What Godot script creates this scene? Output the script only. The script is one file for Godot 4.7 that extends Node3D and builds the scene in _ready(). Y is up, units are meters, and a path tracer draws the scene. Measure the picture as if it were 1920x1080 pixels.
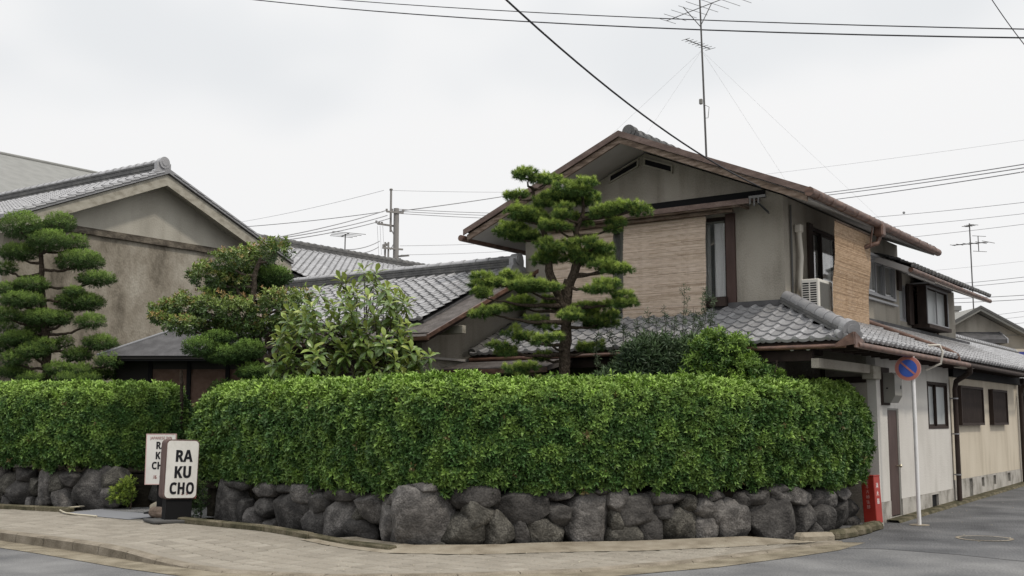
extends Node3D
# An old inn behind a clipped hedge on a boulder wall, at a street corner. Axes: x right along the house front, -z away along the side street, metres.

var rng := RandomNumberGenerator.new()
var M := {}
var taken := {}
const EYE := Vector3(0, 1.66, 0)

var PINE_PADS := [
	[-9.58,5.46,-14.14,0.27,0.1],[-9.6,5.49,-14.76,0.17,0.1],[-8.97,5.3,-14.55,0.32,0.14],[-10.04,5.26,-14.5,0.18,0.08],
	[-9.46,5.11,-14.49,0.25,0.09],[-9.28,5.18,-14.73,0.33,0.12],[-9.04,5.16,-15.05,0.21,0.1],[-9.73,4.86,-14.33,0.39,0.13],
	[-8.62,4.94,-14.89,0.29,0.12],[-8.22,4.95,-15.06,0.23,0.12],[-9.1,4.86,-14.34,0.2,0.1],[-9.14,4.82,-14.95,0.21,0.11],
	[-8.58,4.7,-15.05,0.18,0.08],[-9.19,4.65,-14.35,0.24,0.1],[-10.02,4.6,-14.47,0.42,0.13],[-9.37,4.34,-14.34,0.24,0.11],
	[-9.13,4.35,-14.65,0.25,0.1],[-8.72,4.41,-14.82,0.26,0.11],[-8.83,4.26,-15.06,0.25,0.12],[-9.5,4.18,-14.55,0.33,0.14],
	[-9.09,4.18,-14.85,0.26,0.12],[-8.46,4.05,-14.96,0.23,0.11],[-8.68,4.04,-14.83,0.2,0.11],[-10.11,3.83,-13.8,0.32,0.09],
	[-9.77,3.91,-14.11,0.25,0.11],[-9.54,3.68,-14.09,0.38,0.1],[-10.12,3.58,-13.7,0.2,0.08],[-9.64,3.55,-14.83,0.25,0.09],
	[-10,3.5,-14.57,0.29,0.11],[-10.06,3.32,-13.77,0.27,0.07],[-8.57,3.7,-14.65,0.3,0.1],[-8.39,3.53,-14.96,0.29,0.09],
	[-9.08,3.38,-14.96,0.37,0.08],[-8.9,3.24,-15.16,0.33,0.11],[-8.97,3.26,-14.38,0.2,0.06],[-9.61,3.2,-14.47,0.21,0.09],
	[-9.27,2.9,-14.14,0.22,0.1],[-9.81,2.98,-14.26,0.22,0.11],[-10.08,2.8,-14.2,0.24,0.07],[-9.77,2.7,-14.76,0.15,0.07],
	[-9.72,2.47,-14.08,0.24,0.12],[-9.07,2.83,-15.06,0.21,0.09]]
var LEFT_PADS := [
	[-20.84,5.52,-12.52,0.4,0.26],[-20.63,5.66,-13.22,0.3,0.2],[-20.36,5.22,-12.84,0.41,0.19],[-20.36,5.26,-13.44,0.24,0.16],
	[-21.03,5.03,-12.61,0.38,0.15],[-20.09,4.86,-13.38,0.46,0.19],[-21.43,4.74,-12.57,0.21,0.12],[-19.75,4.49,-13.53,0.35,0.13],
	[-20.66,4.35,-12.71,0.33,0.14],[-19.9,4.22,-13.14,0.19,0.08],[-20.68,4.02,-12.51,0.42,0.15],[-20.13,4.03,-13.45,0.48,0.17],
	[-20.55,3.68,-12.91,0.51,0.15],[-19.58,3.6,-13.34,0.27,0.14],[-21.43,3.55,-12.66,0.21,0.14],[-20.08,3.69,-13.09,0.16,0.12],
	[-20.91,3.28,-12.63,0.35,0.13],[-20.45,3.12,-12.85,0.28,0.14],[-20.32,3.21,-13.23,0.19,0.13],[-19.67,3.19,-13.64,0.33,0.14],
	[-20.05,2.96,-13.39,0.29,0.12],[-20.86,2.86,-12.54,0.26,0.15],[-19.33,2.82,-13.63,0.26,0.13],[-20.14,2.66,-13.03,0.26,0.13],
	[-19.83,2.63,-13.32,0.3,0.12],[-19.58,2.48,-13.33,0.23,0.09],[-20.5,2.48,-12.71,0.26,0.08],[-19.86,2.58,-13.83,0.27,0.11],
	[-21,3.47,-13.04,0.27,0.12],[-20.53,3.01,-12.7,0.29,0.13],[-20.86,3.74,-12.33,0.24,0.13],[-21,4.26,-12.39,0.24,0.12],
	[-21.31,3.16,-12.59,0.24,0.13],[-21.16,2.62,-12.76,0.32,0.13],[-19.84,2.47,-13.04,0.26,0.1]]
var RED_CLUMPS := [
	[-14.4,4.59,-13.37,0.28,0.19],[-15,4.5,-13.49,0.33,0.22],[-15.01,4.4,-12.92,0.32,0.2],[-15.26,4.25,-13.36,0.37,0.19],
	[-15.52,4.18,-12.81,0.34,0.18],[-15.24,4.03,-13.11,0.32,0.16],[-16.24,3.57,-12.54,0.28,0.16],[-15.83,3.6,-12.62,0.37,0.23],
	[-15.32,3.57,-12.78,0.41,0.27],[-14.88,3.49,-13,0.41,0.27],[-15.57,3.28,-12.42,0.36,0.14],[-15.44,3.24,-13.07,0.37,0.17],
	[-14.86,3.18,-13.23,0.28,0.18],[-14.31,3.62,-13.37,0.36,0.27],[-14.37,3.72,-13.94,0.28,0.25],[-14.17,3.31,-13.57,0.32,0.23],
	[-16.11,3.43,-12.33,0.18,0.09],[-14.52,3.31,-13.34,0.23,0.18]]
var DENSE_PADS := [
	[-14.94,4.21,-13.82,0.36,0.19],[-15.88,3.99,-13.48,0.33,0.14],[-15.4,3.88,-13.49,0.28,0.13],[-15.26,4.01,-13.93,0.21,0.09],
	[-14.76,3.23,-14.07,0.24,0.19]]
var LOW_PADS := [
	[-15.08,2.87,-12.41,0.32,0.17],[-14.85,2.76,-12.81,0.45,0.16],[-14.43,2.82,-12.86,0.27,0.18],[-15.01,3.05,-12.71,0.3,0.12],
	[-14.39,2.46,-12.99,0.3,0.15],[-14.26,2.39,-13.13,0.22,0.11]]
var BIG_ROSETTES := [
	[-12.27,4.05,-13.34],[-12.64,3.9,-13.2],[-12.14,3.85,-13.42],[-11.71,3.72,-13.26],
	[-11.97,3.59,-12.68],[-11.57,3.49,-12.67],[-11.54,3.58,-13.25],[-12.48,3.64,-12.56],
	[-12.84,3.33,-12.46],[-12.94,3.19,-12.33],[-12.45,3.34,-12.78],[-12.17,3.35,-12.96],
	[-12.05,3.27,-13.34],[-11.77,3.31,-13.47],[-12.78,3,-12.64],[-13.03,2.86,-12.2],
	[-12.74,2.69,-12.22],[-12.84,2.86,-13.07],[-12,2.9,-12.8],[-11.71,2.76,-12.85],
	[-11.4,2.88,-12.86],[-11.82,2.95,-13.79],[-11.11,2.7,-13.15],[-11.16,2.53,-13.37],
	[-11.26,2.55,-12.96],[-11.64,2.48,-12.9],[-12.18,2.57,-12.75],[-12.85,2.51,-12.96],
	[-11.4,3.13,-13.23],[-12.71,3.12,-13.17],[-12.34,3.13,-12.15],[-12.96,2.55,-12.15],
	[-12.93,3,-12.21],[-13.02,2.5,-12.66],[-12.04,3.51,-13.58],[-11.93,3.1,-12.83],
	[-11.35,2.49,-13.38],[-12.09,2.77,-12.65],[-12.21,2.59,-13.28],[-13.04,3.35,-12.48],
	[-12.31,3.37,-12.23],[-11.86,2.75,-13.26],[-12.43,3.23,-13.12],[-12.24,2.71,-12.23]]
var TWIG_TIPS := [
	[-7.71,3.72,-15.7],[-8.04,3.4,-15.63],[-7.54,3.71,-16.08],[-8.34,3.23,-15.32],
	[-8.1,3.33,-15.22],[-7.84,3.22,-15.6],[-7.56,3.42,-15.68],[-8.69,3.15,-15.09],
	[-8.44,3.17,-15.07],[-8.77,3.01,-14.81],[-8.1,3.24,-15.47],[-7.47,3.29,-15.69],
	[-7.41,3.57,-16.04]]
var STONES := [
	[-13.73,0.4,-11.78,0.69,0.7,-0.15],[-13.31,0.28,-11.72,0.25,0.45,-0.15],[-13.07,0.2,-11.68,0.36,0.37,-0.15],[-12.75,0.39,-11.63,0.38,0.29,-0.15],
	[-12.63,0.12,-11.61,0.26,0.19,-0.15],[-12.79,0.64,-11.64,0.55,0.19,-0.15],[-12.14,0.34,-11.54,0.8,0.62,-0.15],[-11.8,0.6,-11.49,0.49,0.32,-0.06],
	[-11.46,0.51,-11.47,0.33,0.35,-0.06],[-11.57,0.23,-11.48,0.43,0.37,-0.06],[-11.13,0.31,-11.45,0.59,0.55,-0.06],[-10.99,0.68,-11.45,0.7,0.21,-0.06],
	[-10.46,0.51,-11.4,0.58,0.44,-0.18],[-10.66,0.38,-11.43,0.24,0.18,-0.06],[-10.69,0.17,-11.43,0.54,0.28,-0.06],[-10.06,0.33,-11.33,0.57,0.59,-0.18],
	[-9.78,0.68,-11.27,0.58,0.25,-0.18],[-9.78,0.19,-11.28,0.3,0.28,-0.18],[-9.7,0.45,-11.26,0.32,0.24,-0.18],[-9.26,0.42,-11.28,0.7,0.77,0.64],
	[-9.09,0.03,-11.41,0.28,0.15,0.64],[-8.84,0.24,-11.59,0.58,0.48,0.64],[-8.76,0.69,-11.65,0.57,0.25,0.64],[-8.67,0.45,-11.74,0.41,0.35,0.91],
	[-8.53,0.23,-11.92,0.39,0.47,0.91],[-8.34,0.55,-12.16,0.73,0.45,0.91],[-8.34,0.18,-12.16,0.22,0.35,0.91],[-8.14,0.18,-12.42,0.47,0.39,0.91],
	[-8.03,0.45,-12.54,0.3,0.32,0.76],[-8.01,0.7,-12.56,0.39,0.17,0.76],[-7.73,0.38,-12.83,0.62,0.77,0.76],[-7.44,0.62,-13.1,0.3,0.28,0.76],
	[-7.46,0.36,-13.09,0.2,0.24,0.76],[-7.23,0.46,-13.36,0.53,0.39,0.96],[-7.37,0.13,-13.17,0.42,0.28,0.76],[-7.14,0.19,-13.49,0.4,0.42,0.96],
	[-6.99,0.64,-13.7,0.55,0.16,0.96],[-7.02,0.44,-13.66,0.25,0.26,0.96],[-6.87,0.26,-13.87,0.48,0.61,0.96],[-6.79,0.56,-13.99,0.22,0.2,0.96],
	[-6.66,0.47,-14.18,0.31,0.29,0.98],[-6.52,0.43,-14.39,0.21,0.37,0.98],[-6.65,0.17,-14.2,0.31,0.4,0.98],[-6.4,0.24,-14.56,0.54,0.58,0.98],
	[-6.02,0.29,-15.1,0.81,0.72,0.95],[-6.18,0.59,-14.88,0.4,0.22,0.95],[-5.87,0.61,-15.55,0.72,0.29,1.34],[-5.81,0.27,-15.78,0.39,0.49,1.34],
	[-5.7,0.24,-16.29,0.57,0.46,1.34],[-5.71,0.54,-16.24,0.53,0.25,1.34],[-5.81,0.26,-17.47,0.58,0.45,1.7],[-5.79,0.56,-17.33,0.6,0.23,1.66],
	[-5.91,0.05,-18.25,0.32,0.23,1.7],[-5.9,0.25,-18.2,0.41,0.24,1.7],[-5.76,0.08,-16.02,0.29,0.31,1.34],[-6.3,0.58,-14.71,0.32,0.19,0.95],
	[-6.58,0.66,-14.29,0.35,0.15,0.98],[-12.27,0.7,-11.56,0.43,0.14,-0.15],[-13.52,0.68,-11.75,0.5,0.15,-0.15],[-9.45,0.81,-11.21,0.39,0.11,-0.18],
	[-7.6,0.74,-12.95,0.29,0.11,0.76],[-5.97,0.7,-15.17,0.4,0.15,0.95]]
var LEFT_STONES := [
	[-19.11,0.38,-11.6,0.52,0.56,0.24],[-18.84,0.18,-11.67,0.25,0.21,0.24],[-18.74,0.49,-11.69,0.25,0.29,0.24],[-18.51,0.52,-11.75,0.33,0.58,0.24],
	[-18.61,0.19,-11.72,0.25,0.25,0.24],[-18.18,0.27,-11.83,0.37,0.48,0.24],[-17.56,0.43,-11.99,0.85,0.77,0.24],[-19.37,0.55,-11.53,0.33,0.33,0.24],
	[-17.02,0.64,-12.17,0.47,0.37,0.73],[-18.29,0.58,-11.8,0.31,0.34,0.24],[-18.01,0.63,-11.87,0.37,0.23,0.24],[-19.39,0.17,-11.52,0.24,0.29,0.16],
	[-19.01,0.7,-11.62,0.41,0.21,0.24],[-17.01,0.37,-12.18,0.38,0.37,0.73]]
var NEAR_WIRES := [
	[-25.27,13.68,-18.93,-1.74,7.11,-17.7],[-24.9,13.88,-19.55,-1.77,7.34,-18.05],[-6.44,6.04,-8.92,-6.68,5.31,-16.32],[-2.58,6.52,-12.84,-2.04,5.53,-13.22]]
var FAR_WIRES := [
	[-29.9,16.59,-70.63,-6.32,11.25,-44.4],[-29.9,16.44,-70.62,-6.33,11.11,-44.4],[-29.91,16.04,-70.62,-6.34,10.97,-44.39],[-32.34,17.8,-87.23,-11.19,15.84,-77.62],
	[-32.36,16.88,-87.21,-11.22,15.11,-77.6],[-32.39,15.78,-87.19,-11.26,14.46,-77.57],[-48.74,28.16,-112.37,-17.27,30.45,-122.19],[-25.72,11.02,-79.65,-9.79,9.7,-66.39],
	[-25.73,10.82,-79.65,-9.8,9.46,-66.38],[-25.74,10.36,-79.64,-9.84,8.59,-66.35],[-25.75,10.05,-79.63,-9.85,8.36,-66.35],[-25.48,9.58,-92.03,-13.17,9.97,-88.44],
	[-25.49,9.28,-92.02,-13.19,9.55,-88.43],[-25.5,8.93,-92.01,-13.21,9.05,-88.41],[-38.54,17.15,-119.51,-19.49,19.49,-132.84]]
var POLE_WIRES := [
	[-53.03,13.08,-43.44,-40.18,13.01,-45.11],[-34.36,8.96,-30.87,-40.09,13.07,-45.18],[-34.01,9,-31.12,-39.99,12.81,-45.25],[-33.65,8.96,-31.37,-39.84,12.66,-45.35],
	[-62.39,15.97,-53.98,-40.15,14.2,-45.13],[-33.46,9.07,-35.17,-40.31,11.39,-45.02],[-33.23,8.91,-35.33,-40.35,11.07,-44.99],[-39.91,14.2,-45.3,-39.83,18.38,-69.77],
	[-39.54,13.04,-45.56,-38.83,17.96,-64.37],[-39.54,13.16,-45.56,-41.44,16.68,-68.65],[-39.54,13.04,-45.56,-41.44,16.48,-68.65],[-39.47,12.92,-45.61,-41.44,16.21,-68.64],
	[-39.4,11.13,-45.66,-41.45,14.91,-68.64],[-39.35,10.63,-45.69,-41.45,14.33,-68.64]]


# ---------------------------------------------------------------- mesh collector
class MB:
	var v := PackedVector3Array()
	var n := PackedVector3Array()
	func tri(a: Vector3, b: Vector3, c: Vector3, hint := Vector3.ZERO) -> void:
		var fn := (c - a).cross(b - a).normalized()
		if hint != Vector3.ZERO and fn.dot(hint) < 0.0:
			var s := b; b = c; c = s; fn = -fn
		v.push_back(a); v.push_back(b); v.push_back(c)
		n.push_back(fn); n.push_back(fn); n.push_back(fn)
	func quad(a: Vector3, b: Vector3, c: Vector3, d: Vector3, hint := Vector3.ZERO) -> void:
		tri(a, b, c, hint); tri(a, c, d, hint)
	func trin(a: Vector3, b: Vector3, c: Vector3, na: Vector3, nb: Vector3, nc: Vector3) -> void:
		if (c - a).cross(b - a).dot(na + nb + nc) < 0.0:
			var s := b; b = c; c = s
			var t := nb; nb = nc; nc = t
		v.push_back(a); v.push_back(b); v.push_back(c)
		n.push_back(na); n.push_back(nb); n.push_back(nc)
	func quadn(a: Vector3, b: Vector3, c: Vector3, d: Vector3, na: Vector3, nb: Vector3, nc: Vector3, nd: Vector3) -> void:
		trin(a, b, c, na, nb, nc); trin(a, c, d, na, nc, nd)
	func box(c: Vector3, s: Vector3, b := Basis()) -> void:
		var x := b.x * s.x * 0.5; var y := b.y * s.y * 0.5; var z := b.z * s.z * 0.5
		quad(c + x - y - z, c + x + y - z, c + x + y + z, c + x - y + z, x)
		quad(c - x - y - z, c - x + y - z, c - x + y + z, c - x - y + z, -x)
		quad(c + y - x - z, c + y + x - z, c + y + x + z, c + y - x + z, y)
		quad(c - y - x - z, c - y + x - z, c - y + x + z, c - y - x + z, -y)
		quad(c + z - x - y, c + z + x - y, c + z + x + y, c + z - x + y, z)
		quad(c - z - x - y, c - z + x - y, c - z + x + y, c - z - x + y, -z)
	func mm(a: Vector3, b: Vector3) -> void:   # box from two corners
		box((a + b) * 0.5, (b - a).abs())
	func bev(c: Vector3, s: Vector3, r: float, b := Basis()) -> void:   # box with chamfered edges
		var P := []
		for sx in [-1, 1]:
			for sy in [-1, 1]:
				for sz in [-1, 1]:
					var q := Vector3(sx * s.x, sy * s.y, sz * s.z) * 0.5
					P.append([c + b * (q - Vector3(0, sy * r, sz * r)), c + b * (q - Vector3(sx * r, 0, sz * r)), c + b * (q - Vector3(sx * r, sy * r, 0)), b * q])
		for f in [[0, [0, 1, 3, 2]], [0, [4, 5, 7, 6]], [1, [0, 1, 5, 4]], [1, [2, 3, 7, 6]], [2, [0, 2, 6, 4]], [2, [1, 3, 7, 5]]]:
			var k: Array = f[1]
			var h := Vector3.ZERO
			for i in k: h += P[i][3]
			quad(P[k[0]][f[0]], P[k[1]][f[0]], P[k[2]][f[0]], P[k[3]][f[0]], h)
		for e in [[0, 1, 0, 1], [2, 3, 0, 1], [4, 5, 0, 1], [6, 7, 0, 1], [0, 2, 0, 2], [1, 3, 0, 2], [4, 6, 0, 2], [5, 7, 0, 2], [0, 4, 1, 2], [1, 5, 1, 2], [2, 6, 1, 2], [3, 7, 1, 2]]:
			quad(P[e[0]][e[2]], P[e[1]][e[2]], P[e[1]][e[3]], P[e[0]][e[3]], P[e[0]][3] + P[e[1]][3])
		for i in 8: tri(P[i][0], P[i][1], P[i][2], P[i][3])
	func tube(pts: Array, rad: Array, sides := 8, caps := true) -> void:
		var rings := []
		var up := Vector3.UP
		for i in pts.size():
			var t: Vector3 = (pts[mini(i + 1, pts.size() - 1)] - pts[maxi(i - 1, 0)]).normalized()
			if absf(t.dot(up)) > 0.93: up = Vector3.RIGHT if absf(t.x) < 0.9 else Vector3.BACK
			var a := t.cross(up).normalized()
			var c := a.cross(t).normalized()
			up = c
			var ring := []
			for k in sides:
				var f := TAU * k / sides
				ring.append(a * cos(f) + c * sin(f))
			rings.append(ring)
		for i in pts.size() - 1:
			var r0: float = rad[mini(i, rad.size() - 1)]; var r1: float = rad[mini(i + 1, rad.size() - 1)]
			for k in sides:
				var j := (k + 1) % sides
				var p: Vector3 = pts[i]; var q: Vector3 = pts[i + 1]
				quadn(p + rings[i][k] * r0, p + rings[i][j] * r0, q + rings[i + 1][j] * r1, q + rings[i + 1][k] * r1, rings[i][k], rings[i][j], rings[i + 1][j], rings[i + 1][k])
		if caps:
			for e in [0, pts.size() - 1]:
				var r: float = rad[mini(e, rad.size() - 1)]
				var h: Vector3 = (pts[e] - pts[1 if e == 0 else e - 1])
				for k in sides: tri(pts[e], pts[e] + rings[e][k] * r, pts[e] + rings[e][(k + 1) % sides] * r, h)
	func prism(poly: PackedVector2Array, o: Vector3, ax: Vector3, ay: Vector3, d: Vector3) -> void:   # flat outline pushed along d
		var idx := Geometry2D.triangulate_polygon(poly)
		for i in range(0, idx.size(), 3):
			var a := o + ax * poly[idx[i]].x + ay * poly[idx[i]].y
			var b := o + ax * poly[idx[i + 1]].x + ay * poly[idx[i + 1]].y
			var c := o + ax * poly[idx[i + 2]].x + ay * poly[idx[i + 2]].y
			tri(a, b, c, -d); tri(a + d, b + d, c + d, d)
		var area := 0.0
		for i in poly.size(): area += poly[i].cross(poly[(i + 1) % poly.size()])
		for i in poly.size():
			var p := poly[i]; var q := poly[(i + 1) % poly.size()]
			var e := (q - p) * signf(area)
			quad(o + ax * p.x + ay * p.y, o + ax * q.x + ay * q.y, o + ax * q.x + ay * q.y + d, o + ax * p.x + ay * p.y + d, ax * e.y - ay * e.x)
	func ball(c: Vector3, r: Vector3, la := 6, lo := 9) -> void:
		for i in la:
			for j in lo:
				var q := []
				for e in [[i, j], [i + 1, j], [i + 1, j + 1], [i, j + 1]]:
					var th: float = PI * e[0] / la; var ph: float = TAU * e[1] / lo
					q.append(Vector3(sin(th) * cos(ph), cos(th), sin(th) * sin(ph)))
				if i > 0: trin(c + r * q[0], c + r * q[1], c + r * q[3], q[0], q[1], q[3])
				if i < la - 1: trin(c + r * q[1], c + r * q[2], c + r * q[3], q[1], q[2], q[3])
				elif i == 0: pass
	func mesh() -> ArrayMesh:
		var m := ArrayMesh.new()
		if v.is_empty(): return m
		var a := []
		a.resize(Mesh.ARRAY_MAX)
		a[Mesh.ARRAY_VERTEX] = v
		a[Mesh.ARRAY_NORMAL] = n
		m.add_surface_from_arrays(Mesh.PRIMITIVE_TRIANGLES, a)
		return m

# ---------------------------------------------------------------- naming and placing
func numbered(called: String) -> String:
	if not taken.has(called):
		taken[called] = 0
		return called
	taken[called] += 1
	return "%s_%03d" % [called, taken[called]]

func tag(o: Node, label := "", category := "", group := "", kind := "") -> void:
	if label: o.set_meta("label", label)
	if category: o.set_meta("category", category)
	if group: o.set_meta("group", group)
	if kind: o.set_meta("kind", kind)

func thing(called: String, label: String, category: String, base := Vector3.ZERO, group := "", yaw := 0.0) -> Node3D:
	var o := Node3D.new()
	o.name = numbered(called)
	add_child(o)
	o.position = base
	o.rotation.y = yaw
	tag(o, label, category, group)
	return o

func world_off(p: Node) -> Vector3:   # meshes are written in world metres; a thing at its base shifts them back
	return -p.position if p.get_parent() == self and p is Node3D else Vector3.ZERO

func part(p: Node, called: String, mb, m: Material, local := false, label := "") -> MeshInstance3D:
	var o := MeshInstance3D.new()
	o.mesh = mb.mesh() if mb is MB else mb
	o.material_override = m
	o.name = called
	p.add_child(o, true)
	if not local: o.position = world_off(p)
	if label: tag(o, label)
	return o

func put(p: Node, called: String, mesh: Mesh, m: Material, xf: Transform3D) -> MeshInstance3D:
	var o := MeshInstance3D.new()
	o.mesh = mesh
	o.material_override = m
	o.name = called
	p.add_child(o, true)
	xf.origin += world_off(p)
	o.transform = xf
	return o

func many(p: Node, called: String, mesh: Mesh, m: Material, xfs: Array, cols: PackedColorArray) -> MultiMeshInstance3D:
	var mm := MultiMesh.new()
	mm.transform_format = MultiMesh.TRANSFORM_3D
	mm.use_colors = cols.size() > 0
	mm.mesh = mesh
	mm.instance_count = xfs.size()
	for i in xfs.size():
		mm.set_instance_transform(i, xfs[i])
		if cols.size(): mm.set_instance_color(i, cols[i])
	var o := MultiMeshInstance3D.new()
	o.multimesh = mm
	o.material_override = m
	o.name = called
	p.add_child(o, true)
	o.position = world_off(p)
	tag(o, "", "", "", "stuff")
	return o

func single(called: String, label: String, category: String, mb, m: Material, group := "", kind := "") -> MeshInstance3D:
	var o := MeshInstance3D.new()
	o.mesh = mb.mesh() if mb is MB else mb
	o.material_override = m
	o.name = numbered(called)
	add_child(o)
	tag(o, label, category, group, kind)
	return o

# ---------------------------------------------------------------- materials
func lin(r: float, g: float, b: float) -> Color:
	return Color(r, g, b).linear_to_srgb()

func mat(nm: String, c: Color, rough := 0.85, spec := 0.4) -> StandardMaterial3D:
	var m := StandardMaterial3D.new()
	m.resource_name = nm
	m.albedo_color = c
	m.roughness = rough
	m.metallic_specular = spec
	M[nm] = m
	return m

func noise_img(sd: int, size: int, freq: float, oct := 4) -> Image:
	var f := FastNoiseLite.new()
	f.seed = sd
	f.noise_type = FastNoiseLite.TYPE_SIMPLEX_SMOOTH
	f.frequency = freq
	f.fractal_octaves = oct
	return f.get_seamless_image(size, size)

func mix_tex(sd: int, size: int, layers: Array, ramp: Array, streak := 0.0) -> ImageTexture:   # layers [freq, octaves, weight]; ramp of linear colours
	var lut := PackedByteArray()
	for i in 256:
		var f := i / 255.0 * (ramp.size() - 1)
		var k := mini(int(f), ramp.size() - 2)
		var c: Color = (ramp[k] as Color).lerp(ramp[k + 1], f - k).linear_to_srgb()
		lut.append_array([c.r8, c.g8, c.b8])
	var acc := PackedFloat32Array()
	acc.resize(size * size)
	for l in layers:
		var d := noise_img(sd, size, l[0], l[1]).get_data()
		sd += 7
		var w: float = l[2] / 255.0
		for i in acc.size(): acc[i] += (d[i] - 127.5) * w
	if streak > 0.0:   # vertical rain streaks: a noise stretched ten times along y, mirrored so that it tiles
		var d := noise_img(sd + 3, size, 6.0 / size, 5).get_data()
		var e := noise_img(sd + 5, size, 1.5 / size, 3).get_data()
		for y in size:
			var row := int(absf(2.0 * y / size - 1.0) * (size - 1) / 10.0) * size
			for x in size: acc[y * size + x] -= maxf(0.0, (d[row + x] - 110.0) / 255.0) * (e[y * size + x] / 255.0) * streak
	var px := PackedByteArray()
	px.resize(size * size * 3)
	for i in acc.size():
		var k := clampi(int(127.5 + acc[i] * 255.0), 0, 255) * 3
		px[i * 3] = lut[k]; px[i * 3 + 1] = lut[k + 1]; px[i * 3 + 2] = lut[k + 2]
	return ImageTexture.create_from_image(Image.create_from_data(size, size, false, Image.FORMAT_RGB8, px))

func norm_tex(sd: int, size: int, freq: float, oct: int, strength: float) -> ImageTexture:
	var im := noise_img(sd, size, freq, oct)
	im.convert(Image.FORMAT_RGBA8)
	im.bump_map_to_normal_map(strength)
	return ImageTexture.create_from_image(im)

func tri_map(m: StandardMaterial3D, tex: Texture2D, metres: Vector3, nrm: Texture2D = null, amount := 1.0) -> StandardMaterial3D:
	m.albedo_texture = tex
	m.uv1_triplanar = true
	m.uv1_world_triplanar = true
	m.uv1_triplanar_sharpness = 4.0
	m.uv1_scale = Vector3(1.0 / metres.x, 1.0 / metres.y, 1.0 / metres.z)
	if nrm:
		m.normal_enabled = true
		m.normal_texture = nrm
		m.normal_scale = amount
	return m

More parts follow.
